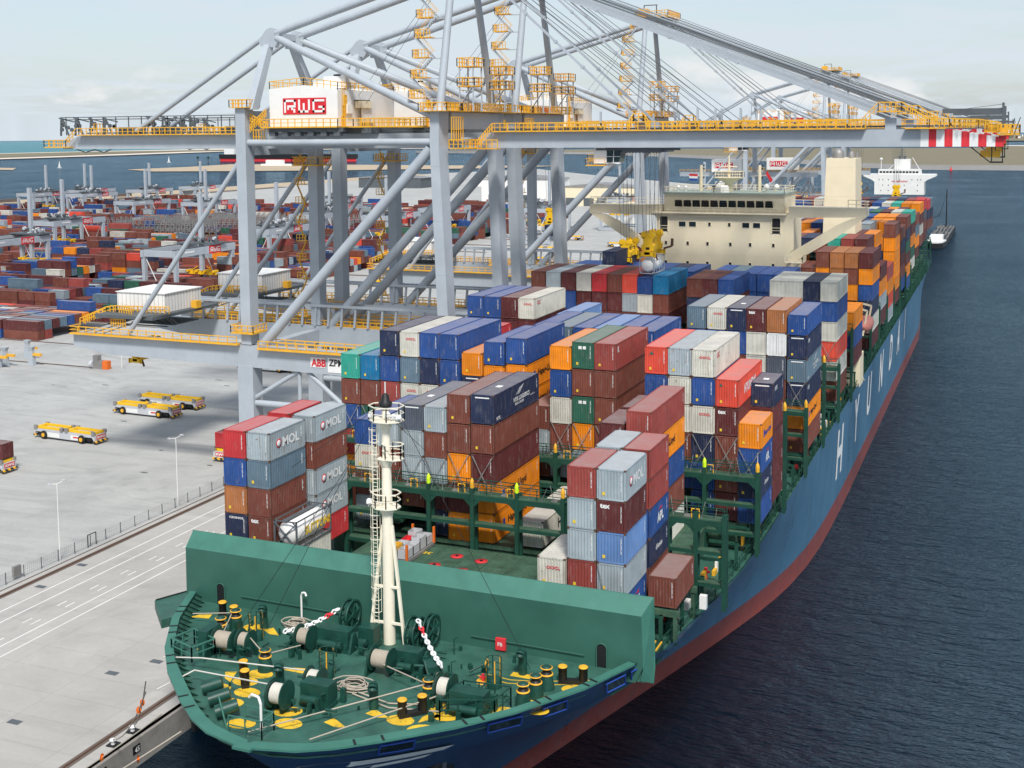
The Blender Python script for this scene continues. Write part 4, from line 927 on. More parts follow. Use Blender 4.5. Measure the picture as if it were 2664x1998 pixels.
for x, y, r_ in ((20.4, 128, .6), (21.6, 131, .5), (4.2, 128, .4), (5.6, 128, .35)):
    mb = MB(); mb.tube((x, y, 47.8), (x, y, 48.4), .15, .15, 6); mb.lathe((x, y, 48.2), [(r_*.5, 0), (r_, r_*.6), (r_*.95, r_*1.2), (r_*.5, r_*1.7), (.05, r_*1.9)], 12); mb.build('satellite_dome', 'white', ship)
mb = MB(); 
for i, mt in enumerate((1, 0, 2)): mb.add([(6.3, 127.6, 49.8+i*.42), (7.9, 127.4, 49.75+i*.42), (7.9, 127.4, 50.17+i*.42), (6.3, 127.6, 50.22+i*.42)], [(0, 1, 2, 3)], mt)
tag(mb.build('flag', ['whitelet', 'bluelet', 'redlet']), 'red white and blue striped flag flying above the wheelhouse roof', 'flag')
mb = MB(); mb.add([(20.2, 127.5, 51.2), (20.5, 127.5, 51.6), (21.6, 127.2, 50.0), (21.2, 127.2, 49.5)], [(0, 1, 2, 3)]); tag(mb.build('pennant', 'redlet'), 'drooping dark red pennant above the cream wheelhouse', 'flag')
# funnel
mb = MB(); fx0, fx1, fy0, fy1 = 24.7, 31.1, 168, 180
mb.add([(fx0-.3, fy0, 30), (fx1+.2, fy0, 30), (fx1+.2, fy1, 30), (fx0-.3, fy1, 30), (fx0+.3, fy0+1, 52.9), (fx1-.2, fy0+1, 52.8), (fx1-.2, fy1-1, 52.8), (fx0+.3, fy1-1, 52.9)], [(0, 3, 2, 1), (4, 5, 6, 7), (0, 1, 5, 4), (1, 2, 6, 5), (2, 3, 7, 6), (3, 0, 4, 7)])
fn = mb.build('funnel', 'cream', ship)
for z in (39, 42, 45, 48, 51): MB().box(fx0-.2+(z-30)*.025, fx1+.1-(z-30)*.017, fy0-.02+(z-30)/23, fy0+.02+(z-30)/23, z, z+.05).build('plate_seam', 'cream', fn)
mb = MB(); mb.lathe((26.9, 173, 52.7), [(1.25, 0), (1.25, .9), (1.1, 1.6), (.6, 2.1), (.1, 2.2)], 14, 0); mb.lathe((29.7, 172, 52.7), [(.55, 0), (.55, 1.2), (.4, 1.5)], 10, 0); mb.lathe((30.4, 176, 52.7), [(.4, 0), (.4, 1.4)], 10, 0); mb.build('exhaust_pipe', 'steel', fn)
# starboard lifeboat, rafts and stair on the ship side
mb = MB(); mb.lathe((37.6, 126, 24.6), [(.2, 0), (1.1, .7), (1.35, 2), (1.4, 5), (1.2, 7), (.3, 8.2)], 12, 0, 'y'); lb = mb.build('lifeboat', 'fadedred', ship)
mb = MB()
for y in (126.5, 133): mb.beam((37.6, y, 23), (38.3, y, 27.4), .3, .3); mb.beam((38.3, y, 27.4), (36.6, y, 27.8), .3, .3)
mb.build('lifeboat_davit', 'cream', ship)
for i in range(2):
    mb = MB(); mb.lathe((37.1, 119.6+i*1.9, 22.0), [(.3, 0), (.62, .15), (.62, 1.2), (.3, 1.35)], 12, 0, 'y'); mb.build('life_raft_canister', 'white', ship)
mb = MB(); mb.box(36.0, 38.3, 117.0, 121.8, 15.9, 21.2, 0); mb.beam((36.2, 117, 21.2), (38.2, 121.5, 16.2), .8, .12, 0); mb.build('side_house', 'cream', ship)
r = MB(); r.rail([(25.4, 118.2, 36.4), (28.4, 118.2, 36.4), (28.4, 121.9, 36.4)], 1.1, 1, .05); r.box(25.4, 28.4, 118.2, 122, 36.25, 36.4); z = 20
while z < 36: r.beam((25.6, 121, z), (27.8, 121.5, z+1.6), .5, .06); r.box(25.5, 28.2, 120.5, 122, z+1.6, z+1.66); z += 2.9
r.build('outside_stair', 'cream', ship)
# ================================================================ containers
PAL = {'br': (0.185, 0.058, 0.040), 'mr': (0.115, 0.028, 0.028), 'rb': (0.30, 0.060, 0.050), 'rd': (0.52, 0.040, 0.045), 'or': (0.80, 0.245, 0.010), 'bo': (0.37, 0.140, 0.050), 'bl': (0.024, 0.075, 0.255),
       'nv': (0.022, 0.032, 0.075), 'gy': (0.33, 0.385, 0.41), 'gb': (0.115, 0.175, 0.225), 'dg': (0.085, 0.10, 0.13), 'wh': (0.58, 0.565, 0.49), 'tl': (0.035, 0.36, 0.27), 'gn': (0.030, 0.115, 0.075),
       'cy': (0.010, 0.175, 0.36), 'lb': (0.125, 0.235, 0.47), 'hr': (0.66, 0.075, 0.045), 'rf': (0.78, 0.78, 0.76)}
CNAME = {'br': 'rust brown', 'mr': 'dark maroon', 'rb': 'brick red', 'rd': 'bright red', 'or': 'orange', 'bo': 'orange brown', 'bl': 'blue', 'nv': 'navy', 'gy': 'light grey', 'gb': 'slate blue', 'dg': 'dark grey', 'wh': 'off-white', 'tl': 'turquoise',
         'gn': 'dark green', 'cy': 'bright blue', 'lb': 'pale blue', 'hr': 'orange red', 'rf': 'white refrigerated'}
CW = 2.438
CM = {}
def corr_wall(L_, H_, pitch=.28, depth=.042):
    """corrugated sheet in the plane x=0 facing +x, along +y, between rails"""
    mb = MB(); y = .16; top = H_-.11; bot = .17; pr = [(0, y)]
    k = int((L_-.32)/pitch); p = (L_-.32)/k
    pts = []
    for i in range(k):
        a = y+i*p; pts += [(-.006, a), (-.006, a+p*.26), (-depth, a+p*.46), (-depth, a+p*.78)]
    pts.append((-.006, y+k*p))
    vs = [(x, yy, bot) for x, yy in pts]+[(x, yy, top) for x, yy in pts]; n = len(pts)
    mb.add(vs, [(i, i+1, n+i+1, n+i) for i in range(n-1)]); return mb
def container_meshes(L_, H_):
    key = (L_, H_)
    if key in CM: return CM[key]
    w2 = CW/2; D = {}
    mb = MB(); e = .14
    for x in (-w2, w2-e):
        for y in (0, L_-e): mb.box(x, x+e, y, y+e, 0, H_)
    for x in (-w2, w2-.1): mb.box(x, x+.1, e, L_-e, H_-.1, H_-.004); mb.box(x, x+.1, e, L_-e, .03, .17)
    for y in (0, L_-.1): mb.box(-w2+e, w2-e, y, y+.1, H_-.12, H_-.004); mb.box(-w2+e, w2-e, y, y+.1, .03, .17)
    D['frame'] = mb.mesh('frame', [M['cont']])
    mb = MB(); c = .17
    for x in (-w2-.008, w2-c+.008):
        for y in (-.008, L_-c+.008):
            for z in (-.006, H_-.12): mb.box(x, x+c, y, y+c, z, z+.126)
    D['corner_casting'] = mb.mesh('corner_casting', [M['rust']])
    D['side_wall'] = corr_wall(L_, H_).mesh('side_wall', [M['cont']])
    D['end_wall'] = corr_wall(CW, H_, .25, .045).mesh('end_wall', [M['cont']])
    mb = MB(); n = int(L_/.6); 
    for i in range(n):
        a = .1+(L_-.2)*i/n; b = .1+(L_-.2)*(i+1)/n; m_ = (a+b)/2; z = H_-.022
        mb.add([(-w2+.1, a, z), (w2-.1, a, z), (w2-.1, m_-.08, z), (-w2+.1, m_-.08, z), (w2-.1, m_+.02, z-.015), (-w2+.1, m_+.02, z-.015), (w2-.1, b-.1, z-.015), (-w2+.1, b-.1, z-.015), (w2-.1, b, z), (-w2+.1, b, z)], [(0, 1, 2, 3), (3, 2, 4, 5), (5, 4, 6, 7), (7, 6, 8, 9)])
    D['roof'] = mb.mesh('roof', [M['roof']])
    mb = MB(); mb.box(-w2+.1, w2-.1, .1, L_-.1, .10, .14); D['floor'] = mb.mesh('floor', [M['cont']])
    mb = MB()
    for s in (-1, 1):
        a, b = (-w2+.15, -.02) if s < 0 else (.02, w2-.15)
        mb.box(a, b, 0, .05, .18, H_-.13)
        for f in (.3, .68): xx = a+(b-a)*f; mb.tube((xx, -.05, .2), (xx, -.05, H_-.15), .022, .022, 6)
    D['door'] = mb.mesh('door', [M['cont']])
    # printed code column: vertical on the end, and blocks on the side
    mb = MB(); 
    for i in range(11): z = H_-.45-i*.125; ww = .075 if i % 4 else .045; mb.quad((w2-.42, -.006, z), (w2-.42+ww, -.006, z), (w2-.42+ww, -.006, z+.085), (w2-.42, -.006, z+.085))
    D['code_column'] = mb.mesh('code_column', [M['whitelet']])
    mb = MB()
    for i in range(7): z = H_-.55-i*.15; mb.quad((w2+.004, L_-.75, z), (w2+.004, L_-.62+(i % 3)*.05, z), (w2+.004, L_-.62+(i % 3)*.05, z+.09), (w2+.004, L_-.75, z+.09))
    D['side_code'] = mb.mesh('side_code', [M['whitelet']])
    mb = MB(); mb.quad((-.75, -.007, .42), (-.52, -.007, .42), (-.52, -.007, .70), (-.75, -.007, .70)); D['sticker'] = mb.mesh('sticker', [M['yellowlet']])
    mb = MB(); mb.quad((-.75, -.007, H_-.35), (.75, -.007, H_-.35), (.75, -.007, H_-.22), (-.75, -.007, H_-.22)); D['name_strip'] = mb.mesh('name_strip', [M['whitelet']])
    mb = MB(); mb.quad((-.3, L_*.32, H_+.001), (.3, L_*.32, H_+.001), (.3, L_*.32+.9, H_+.001), (-.3, L_*.32+.9, H_+.001)); D['roof_mark'] = mb.mesh('roof_mark', [M['whitelet']])
    CM[key] = D; return D
SPECS = []      # dicts: x (right edge), y, z, L, H, col, tag, bay, n, tier, side(bool), rust, rot
def add(xr, y, z, L_, H_, col, tagx='', **kw):
    d = dict(x=xr-CW/2, y=y, z=z, L=L_, H=H_, col=col, tag=tagx, rot=0); d.update(kw); SPECS.append(d)
BAYN = {0: 'front row behind the breakwater', 1: 'second row behind the breakwater', 2: 'third row behind the breakwater', 3: 'low blue-topped row midway', 4: 'fifth row behind the breakwater', 5: 'sixth row', 6: 'second row before the cream deckhouse', 7: 'last row before the cream deckhouse'}
def P_tok(tok):
    # colour[:tag][/mods]  mods: H high cube, S standard, r rusty, number
    rust = random.choice((.15, .25, .4)); tg = ''; 
    if '/' in tok: tok, mods = tok.split('/')
    else: mods = ''
    if ':' in tok: tok, tg = tok.split(':')
    if 'r' in mods: rust = .95
    return tok, tg, mods, rust
def stack(k, n, toks, levels, std=False, y=None, L_=12.19, sh=0.0, xr=None, sub=''):
    """toks listed top down; levels: top index; std stacks use 2.62 pitch"""
    Y = 15.18*k if y is None else y; X = (q_x(n, sh) if xr is None else xr)
    toks = toks.split(); top = levels
    for i, tk in enumerate(toks):
        col, tg, mods, rust = P_tok(tk)
        if std: H_ = 2.59; zt = top-2.61*i
        else:
            zt = top-2.965*i; H_ = 2.59 if 'S' in mods else 2.88
        zb = zt-H_
        if not std: zb = zt-2.9; 
        if zb < HB-.3: break
        add(X, Y, zb, L_, H_, col, tg, bay=k, n=n, tier=i, ntier=len(toks), rust=rust, sub=sub)
X2 = 36.56
# bay 0 fore and aft (20 ft) boxes
stack(0, -1, 'rd bl bo nv:CRONOS br', 32.0, True, 0, 6.058); stack(0, 0, 'gy:MOL/r gb br br:tex mr', 32.0, True, 0, 6.058)
SPECS.append(dict(x=q_x(1)-CW/2+.1, y=0, z=21.48, L=6.058, H=2.59, col='tank', tag='SUTTONS', bay=0, n=1, tier=0, rot=0, ntier=1, sub='', rust=.1))
stack(0, 1, 'wh', 21.4, True, 0, 6.058)
stack(0, 11, 'wh:OOCL/r br', 23.95, True, 0, 6.058); stack(0, 12, 'rb gy gy rb mr', 31.9, True, 0, 6.058, xr=30.72); stack(0, 13, 'gy:MOL mr:tex lb gy bl:APL', 31.9, True, 0, 6.058, xr=33.25)
stack(0, 14, 'br', 21.55, True, 5.2, 6.058, xr=36.1)
R_ = 7.34
stack(0, -1, 'rd gy br gy rd', 32.0, True, R_, 6.058, sub='rear'); stack(0, 0, 'gy:MOL br gy:MOL gy:MOL rd', 32.0, True, R_, 6.058, sub='rear', xr=-.1)
stack(0, 12, 'gy rb br br br', 31.75, True, R_, 6.058, sub='rear', xr=30.68); stack(0, 13, 'rb rb bl:APL nv:line br', 31.75, True, R_, 6.058, sub='rear', xr=33.2)
# bay 1
stack(1, 1, 'bl wh:OOCL br gy', 30.05, True); stack(1, 2, 'gy br br gn', 30.0, True); stack(1, 3, 'dg:NYK gy gy br', 32.02, True, xr=7.6); stack(1, 4, 'gy br gy mr nv', 32.0, True, xr=10.15)
stack(1, 5, 'br br or mr or', 33.4, xr=12.7); stack(1, 6, 'nv:NYKL br mr or:HL or:HL', 33.56, xr=15.27)
stack(1, 8, 'wh:HYUNDAIK', 21.55, True)
stack(1, 11, 'mr br br br', 31.85, True, 15.18, 6.058, xr=28.45); stack(1, 11, 'mr br br br', 31.85, True, 15.18+6.9, 6.058, xr=28.45, sub='rear')
stack(1, 12, 'rb or:HL bl br wh', 33.2, xr=31.1)
stack(1, -1, 'br', 21.6, True)
# bay 2
stack(2, -3, 'tl br bl rd or', 33.56); stack(2, -2, 'cy/r br gn mr or', 33.56)
stack(2, -1, 'nv bl rb bl br', X2); stack(2, 0, 'wh:OOCL gb wh:OOCL br', X2); stack(2, 1, 'bl nv wh:OOCL/r br', X2, xr=2.12); stack(2, 2, 'bl bl wh br br', X2, xr=4.62)
stack(2, 3, 'or nv:NYK br gy', 34.6, True, xr=7.38); stack(2, 4, 'bl/S or:HL or:HL br', X2-.27+.0, xr=10.05); stack(2, 5, 'bl or:HL or:HL br br', X2, xr=12.72)
stack(2, 6, 'br gy br', 29.27, True, xr=15.3)
stack(2, 7, 'or/S bl wh/r br gy', X2-.25, xr=17.85); stack(2, 8, 'gn:CN br gn:CN or gy', X2, xr=20.4); stack(2, 9, 'rb:K br br br mr', X2, xr=22.92)
stack(2, 11, 'hr:T bl br gy', X2, xr=28.5); stack(2, 12, 'gy/r wh/r wh br bl', X2, xr=31.0); stack(2, 13, 'wh:OOCL/r bl wh:OOCL nv bl bl', X2, xr=33.5)
stack(2, 14, 'hr:HYUNDAI mr:tex br br mr', 33.6, xr=36.0)
stack(2, 15, 'or:HL bl:APL nv:line bl', 29.2, True, None, 6.058, xr=38.35); stack(2, 15, 'nv:NYK mr mr mr mr', 32.2, True, 36.5, 6.058, xr=38.4, sub='rear')
# bay 3
for n_, c in zip(range(4, 10), 'bl gb bl lb bl bl'.split()): stack(3, n_, c+' bl', 35.55, True)
stack(3, -1, 'br br', 33.6); stack(3, 0, 'rd br', 33.6); stack(3, 1, 'br mr', 30.7); stack(3, 2, 'mr', 27.7); stack(3, 3, 'br', 27.7)
for n_, c in zip(range(10, 14), 'br bl gy mr'.split()): stack(3, n_, c+' br', 27.7)
# bay 4
stack(4, -2, 'bl bl mr', X2, xr=-5.7); stack(4, -1, 'bl bl br', X2, xr=-3.15); stack(4, 0, 'mr mr br', X2, xr=-.6); stack(4, 1, 'wh:OOCL mr:tex mr br', X2, xr=1.9)
stack(4, 3, 'lb br', 34.6, True)
for n_, c in zip(range(4, 10), 'bl br gy bl br mr'.split()): stack(4, n_, c, 30.7)
stack(4, 10, 'gb bl nv br', X2, xr=25.35); stack(4, 11, 'wh:OOCL bl br', X2, xr=27.95); stack(4, 12, 'nv:NYK bl br', X2, xr=30.5); stack(4, 13, 'mr:tex wh:OOCL wh/r br', X2, xr=33.0)
stack(4, 14, 'bo rf dg br mr or', X2, xr=35.55); stack(4, 15, 'bl/S nv:NYK gb:NYKL nv:NYK or:HL br', X2-.2, xr=38.15)
for n_ in range(-3, 12): stack(5, n_, ['br', 'bl', 'mr', 'gy', 'or'][n_ % 5], 27.7)
# bay 6
for n_, c in zip(range(-3, 3), ['br bl', 'gy mr', 'mr:tex bl', 'wh:OOCL mr', 'rd mr:tex', 'br:tex mr']): stack(6, n_, c+' br', X2)
stack(6, 3, 'hr:T gy br', X2, xr=7.2); stack(6, 4, 'bl/S wh:OOCL br', X2-.1, xr=9.7); stack(6, 5, 'cy br mr', X2, xr=12.25)
stack(6, 7, 'br nv:NYK mr', X2-.2, xr=17.6); stack(6, 8, 'mr:tex br mr', X2-.2, xr=20.05); stack(6, 9, 'bl br mr', X2-.2, xr=22.4)
stack(6, 12, 'wh:OOCL br', X2, xr=30.3); stack(6, 13, 'wh:OOCL br bl', X2, xr=32.75); stack(6, 14, 'nv:NYK bl br mr', X2, xr=35.2); stack(6, 15, 'wh:OOCL bl:APL wh:OOCL hr:HYUNDAI wh br', X2, xr=37.75)
# bay 7
for n_, c in zip(range(-3, 6), 'bl bl gb bl bl bl bl nv bl'.split()): stack(7, n_, c+' bl', 35.6)
stack(7, 0, 'nv', 38.55, xr=-1.0)
for n_, c in zip(range(7, 12), ['bl', 'gb', 'bl', 'bl:45', 'bl']): stack(7, n_, c+' bl', 35.6)
stack(7, 15, 'or:HL bl:APL mr hr:HYUNDAI', 30.0)
# aft bays
AY_ = lambda k: 138+15.18*(k-9)
AFT = {9: (36.4, {15: 'mr or:HL bl nv wh mr', 14: 'bo br or', 13: 'bo bo mr', 12: 'br or bl', 11: 'br mr', 10: 'br bl'}, {11: 33.4, 10: 33.4}),
       10: (37.6, {15: 'mr:HYUNDAI or gy mr wh', 14: 'mr br or', 13: 'rb br bo', 12: 'tl gn', 11: 'br', 10: 'nv'}, {15: 32.4}),
       11: (37.3, {15: 'rb or:HL hr:HYUNDAI gy', 14: 'or nv:NYK', 13: 'mr bl', 12: 'gy br', 11: 'br or', 10: 'bl mr', 9: 'or'}, {15: 30.6}),
       12: (38.3, {15: 'br or:HL or:HL or or mr', 14: 'or nv', 13: 'gy br', 12: 'br mr', 11: 'bl', 10: 'or', 9: 'bl', 8: 'or'}, {14: 35.4}),
       13: (37.6, {15: 'br nv mr br bl', 14: 'or br', 13: 'or br', 12: 'nv br', 11: 'wh mr', 10: 'or', 9: 'bl', 8: 'or'}, {15: 36.3}),
       14: (37.8, {15: 'br nv gn mr or bl', 14: 'or gy', 13: 'or bl', 12: 'bl', 11: 'wh', 10: 'gy', 9: 'or', 8: 'bl'}, {}),
       15: (38.0, {15: 'tl mr or gn wh', 14: 'wh:OOCL br', 13: 'mr br', 12: 'gn:CN', 11: 'bl', 10: 'bl', 9: 'or', 8: 'mr'}, {}),
       16: (37.6, {15: 'br gb or mr', 14: 'mr br', 13: 'or', 12: 'bl', 11: 'wh', 10: 'mr'}, {15: 36.4}),
       17: (38.4, {15: 'or mr wh br', 14: 'or', 13: 'tl', 12: 'wh:OOCL', 11: 'bl', 10: 'mr', 9: 'bl', 8: 'or'}, {}),
       18: (38.6, {15: 'rd dg br mr', 14: 'rb', 13: 'nv:NYK', 12: 'br', 11: 'gb', 10: 'nv:NYK', 9: 'mr:tex', 8: 'br'}, {}),
       19: (37.6, {15: 'rd nv br', 14: 'gb', 13: 'rb', 12: 'bl', 11: 'nv', 10: 'br', 9: 'gb'}, {}), 20: (37.2, {15: 'gb nv br', 14: 'rd', 13: 'nv', 12: 'gb', 11: 'bl', 10: 'nv'}, {})}
random.seed(17)
for k, (top, st, tops) in AFT.items():
    for n_ in range(-3, 16):
        if n_ in st: tk = st[n_]
        else: tk = ' '.join(random.choice(['br', 'mr', 'br', 'wh:OOCL', 'mr:tex', 'bl', 'or', 'rb']) for _ in range(2))
        if k == 11 and 9 < n_ < 13: continue
        if n_ < 15 and k > 12: tk = ' '.join(tk.split()[:2])
        t_ = tops.get(n_, top if n_ in st else top-random.choice((0, 0, 1, 2.97)))
        if n_ < 8 and k >= 9: t_ = min(t_, 39.0)
        stack(k, n_, tk, t_, y=AY_(k), sh=-.5-.02*(k-9))
# yard containers: long axis across the quay (x), doors toward +x
YC = ['br', 'mr', 'br', 'br', 'rb', 'br', 'mr', 'gb', 'gb', 'bl', 'bl', 'nv', 'gy', 'hr', 'wh', 'br', 'mr', 'br', 'mr', 'bl', 'br', 'rb', 'br', 'mr', 'gb', 'bl', 'br', 'nv', 'br', 'mr', 'br', 'or', 'gn', 'gy']
random.seed(29)
def yadd(x, y, z, L_, col, tg=''):
    SPECS.append(dict(x=x, y=y, z=z, L=L_, H=2.59, col=col, tag=tg, rot=1, bay=99, n=0, tier=0, ntier=1, sub='', rust=random.choice((.1, .1, .3)), lane=int((y-160)//33)))
def yard():
    for li in range(0, 14):
        y0 = LANES[li]+2.2
        xf = -184.5 if li < 6 else (-190 if li < 8 else -196)
        for r in range(9):
            y = y0+r*2.95; x = xf
            while x > (-330 if li < 3 else (-430 if li < 6 else -600)):
                blk = int((xf-x)//13); random.seed(li*1000+blk*17+7)
                base = random.choice((3, 2, 3, 3, 4, 4, 2)); 
                if li == 0: base = 2
                two = random.random() < .45
                random.seed(li*5000+blk*91+r)
                h = max(0, base+random.choice((0, 0, 0, 0, 1, -1)))
                if li == 0: h = 2 if random.random() < .93 or r < 3 else 3
                if 2 < li < 6 and -420 < x < -300 and False: h = 0
                h = min(h, 5)
                for t in range(h):
                    if li >= 1 and t < h-2 and r not in (0,): 
                        continue
                    if li == 0 and t < h-1 and r > 1: continue
                    if two:
                        for s in (0, 1): c = random.choice(YC); yadd(x-s*6.35, y, 3.02+t*2.61, 6.058, c, 'APL' if c == 'bl' and random.random() < .6 else ('HYUNDAI' if c == 'hr' else ''))
                    else: c = random.choice(YC); yadd(x, y, 3.02+t*2.61, 12.19, c, {'nv': 'CMA', 'hr': 'HYUNDAI', 'wh': 'HYUNDAIK'}.get(c, ''))
                x -= 13.1
yard()
# boxes on the AGVs and the ones hanging from cranes come with their carriers below
# ---- choose the 300 that show largest, build them one by one
cv = Vector(CAM)
def dist(d): 
    c = Vector((d['x'] if not d['rot'] else d['x']-d['L']/2, d['y']+(0 if d['rot'] else d['L']/2), d['z']+1.3)); r = c-cv
    return r.dot(fv)
for d in SPECS: d['dist'] = dist(d)
shipS = [d for d in SPECS if not d['rot']]; yardS = [d for d in SPECS if d['rot']]
shipS.sort(key=lambda d: d['dist']-(15 if d['tier'] == 0 else 0)); yardS.sort(key=lambda d: d['dist'])
NS, NY = 228, 70
single = shipS[:NS]+yardS[:NY]; rest = shipS[NS:]+yardS[NY:]
ORD = ['leftmost', 'second from left', 'third from left', 'fourth from left', 'fifth from left', 'sixth from left', 'seventh from left', 'eighth from left', 'ninth from left', 'tenth from left', 'eleventh from left', 'twelfth from left', 'thirteenth from left', 'fourteenth from left', 'fifteenth from left', 'sixteenth from left', 'seventeenth from left', 'eighteenth from left', 'rightmost']
TIER = ['on top of', 'second down in', 'third down in', 'fourth down in', 'fifth down in', 'lowest in']
bays = {}
for d in shipS: bays.setdefault((d['bay'], d['sub']), set()).add(d['n'])
def lab_ship(d):
    ns = sorted(bays[(d['bay'], d['sub'])]); i = ns.index(d['n']); nm = 'rightmost' if i == len(ns)-1 else ORD[i]
    by = BAYN.get(d['bay'], 'row %s behind the deckhouse' % ['', 'one', 'two', 'three', 'four', 'five', 'six', 'seven'][min(7, max(1, d['bay']-8))])
    if d['sub'] == 'rear': by = by.replace('front row', 'short second half-row').replace('second row', 'rear half of second row').replace('third row', 'rear half of third row')
    tx = {'OOCL': ' with red OOCL print', 'tex': ' with white tex print', 'NYK': ' with white name strip', 'NYKL': ' with white logistics lettering', 'HYUNDAI': ' with white HYUNDAI lettering', 'HL': ' with black Hapag-Lloyd print', 'MOL': ' with white MOL letters', 'APL': ' with white APL letters', '45': ' marked 45'}.get(d['tag'], '')
    s = f"{CNAME[d['col']]} container{tx} {TIER[min(5, d['tier'])]} {nm} stack, {by}"
    wds = s.split()
    if len(wds) > 16: s = s.replace(' with white HYUNDAI lettering', ' lettered HYUNDAI').replace(' with black Hapag-Lloyd print', ' lettered Hapag-Lloyd').replace(' with white MOL letters', ' lettered MOL').replace(' with red OOCL print', ' lettered OOCL').replace(' with white tex print', ' lettered tex').replace(' with white name strip', '').replace(' with white logistics lettering', ' lettered LOGISTICS').replace(' with white APL letters', ' lettered APL').replace(' stack,', ',').replace(' behind the breakwater', ' aft of breakwater')
    return ' '.join(s.split()[:16])
def put(mesh, nm, par, loc, rot=0, sc=None, col=None):
    o = bpy.data.objects.new(nm, mesh); COL.objects.link(o); o.parent = par; o.location = loc; o.rotation_euler = (0, 0, rot)
    if sc: o.scale = sc
    if col: o.color = col
    return o
def frame_x(t, txt, h, bold, mat, x, y, z, parent_col=None): pass
def tlet(root, txt, h, loc, rz, mat='whitelet', bold=0.03, stretch=1.0):
    me, wd = text_mesh(txt, bold, mat); o = put(me, 'lettering', root, loc, rz, (h*stretch, 1, h)); return o, wd*h*stretch
def build_container(d, label, group):
    L_, H_ = d['L'], d['H']; root = thing('shipping_container', label, 'container', (d['x'], d['y'], d['z']), group)
    if d['rot']: root.rotation_euler = (0, 0, math.pi/2)      # long axis toward -x, end wall/doors face +x
    D = container_meshes(L_, H_); col = tuple(PAL[d['col']])+(d.get('rust', .12),); w2 = CW/2
    near = d['dist'] < 215 or (d['rot'] and d['dist'] < 330)
    put(D['frame'], 'frame', root, (0, 0, 0), 0, None, col)
    put(D['side_wall'], 'side_wall', root, (w2, 0, 0), 0, None, col); put(D['side_wall'], 'side_wall', root, (-w2, L_, 0), math.pi, None, col)
    if d['rot'] or d['col'] == 'rf': put(D['door'], 'door', root, (0, 0.02, 0), 0, None, col); put(D['end_wall'], 'end_wall', root, (w2, L_, 0), math.pi/2, None, col)
    else: put(D['end_wall'], 'end_wall', root, (-w2, 0, 0), -math.pi/2, None, col); put(D['door'], 'door', root, (0, L_-.02, 0), math.pi, None, col)
    put(D['roof'], 'roof', root, (0, 0, 0), 0, None, col); put(D['floor'], 'floor', root, (0, 0, 0), 0, None, col)
    if near: put(D['corner_casting'], 'corner_casting', root, (0, 0, 0), 0, None, col)
    t = d['tag']
    if near and d['col'] not in ('rf',):
        if not d['rot']:
            if t not in ('NYK', 'NYKL'): put(D['code_column'], 'code_column', root, (0, 0, 0))
            if hash((d['n'], d['tier'], d['bay'])) % 3: put(D['sticker'], 'sticker', root, (0, 0, 0))
        if d['dist'] < 175 and L_ > 0: put(D['side_code'], 'side_code', root, (0, 0, 0))
    q2 = math.pi/2
    if t == 'tex': tlet(root, 'tex', .42, (-.95, -.008, H_-.62), 0, 'whitelet', .05)
    elif t == 'OOCL':
        tlet(root, 'OOCL', .26, (-.42, -.008, H_-.95), 0, 'redlet', .05, 1.15)
        if d['bay'] in (2, 4, 6): tlet(root, 'OC', .55, (w2+.006, .9, H_-.95), q2, 'redlet', .05)
    elif t == 'MOL':
        tlet(root, 'MOL', .85, (w2+.006, L_*.36, H_-1.65), q2, 'whitelet', .05, 1.15)
        mb = MB(); mb.lathe((w2+.006, L_*.26, H_-1.25), [(.42, 0), (.42, .004), (.2, .004)], 16, 0, 'x'); mb.lathe((w2+.012, L_*.26, H_-1.25), [(.3, 0), (.3, .004), (.1, .004)], 16, 1, 'x'); put(mb.mesh('emblem', [M['redlet'], M['whitelet']]), 'emblem', root, (0, 0, 0))
    elif t == 'SUTTONS': pass
    elif t == 'CRONOS': tlet(root, 'CRONOS', .2, (-.75, -.008, H_-.45), 0, 'whitelet', .04, 1.3)
    elif t == 'NYK': put(D['name_strip'], 'name_strip', root, (0, 0, 0)); put(D['roof_mark'], 'roof_mark', root, (0, 0, 0)); tlet(root, 'NYK', .5, (w2+.006, .8, H_-.95), q2, 'whitelet', .04)
    elif t == 'NYKL':
        put(D['name_strip'], 'name_strip', root, (0, 0, 0)); put(D['roof_mark'], 'roof_mark', root, (0, 0, 0))
        tlet(root, 'NYK LOGISTICS', .44, (w2+.006, L_*.42, H_-1.72), q2, 'whitelet', .04); tlet(root, 'MEGA CARRIER', .25, (w2+.006, L_*.45, H_-2.1), q2, 'whitelet', .03); tlet(root, 'NYK', .34, (w2+.006, .7, .3), q2, 'whitelet', .04); tlet(root, 'www.nykline.com', .14, (w2+.006, L_*.78, 1.0), q2, 'whitelet', .02)
        mb = MB()
        for i in range(5): mb.add([(w2+.007, L_*.47+i*.22, H_-1.05), (w2+.007, L_*.47+i*.22+.10, H_-1.05), (w2+.007, L_*.47+i*.22+1.15+.12, H_-.42+i*.04), (w2+.007, L_*.47+i*.22+1.15, H_-.42+i*.04)], [(0, 1, 2, 3)])
        put(mb.mesh('emblem', [M['whitelet']]), 'emblem', root, (0, 0, 0))
    elif t == 'HYUNDAI':
        tlet(root, 'HYUNDAI', .95 if L_ > 7 else .6, (w2+.006, L_*.22, H_*.36), q2, 'whitelet', .05, 1.0 if L_ > 7 else .75)
        mb = MB(); mb.add([(-.85, -.008, H_-.75), (-.45, -.008, H_-.75), (-.65, -.008, H_-.4)], [(0, 1, 2)]); put(mb.mesh('emblem', [M['dgreen']]), 'emblem', root, (0, 0, 0))
    elif t == 'HYUNDAIK': tlet(root, 'HYUNDAI', .95, (w2+.006, L_*.35, H_*.32), q2, 'blacklet', .05)
    elif t == 'HL':
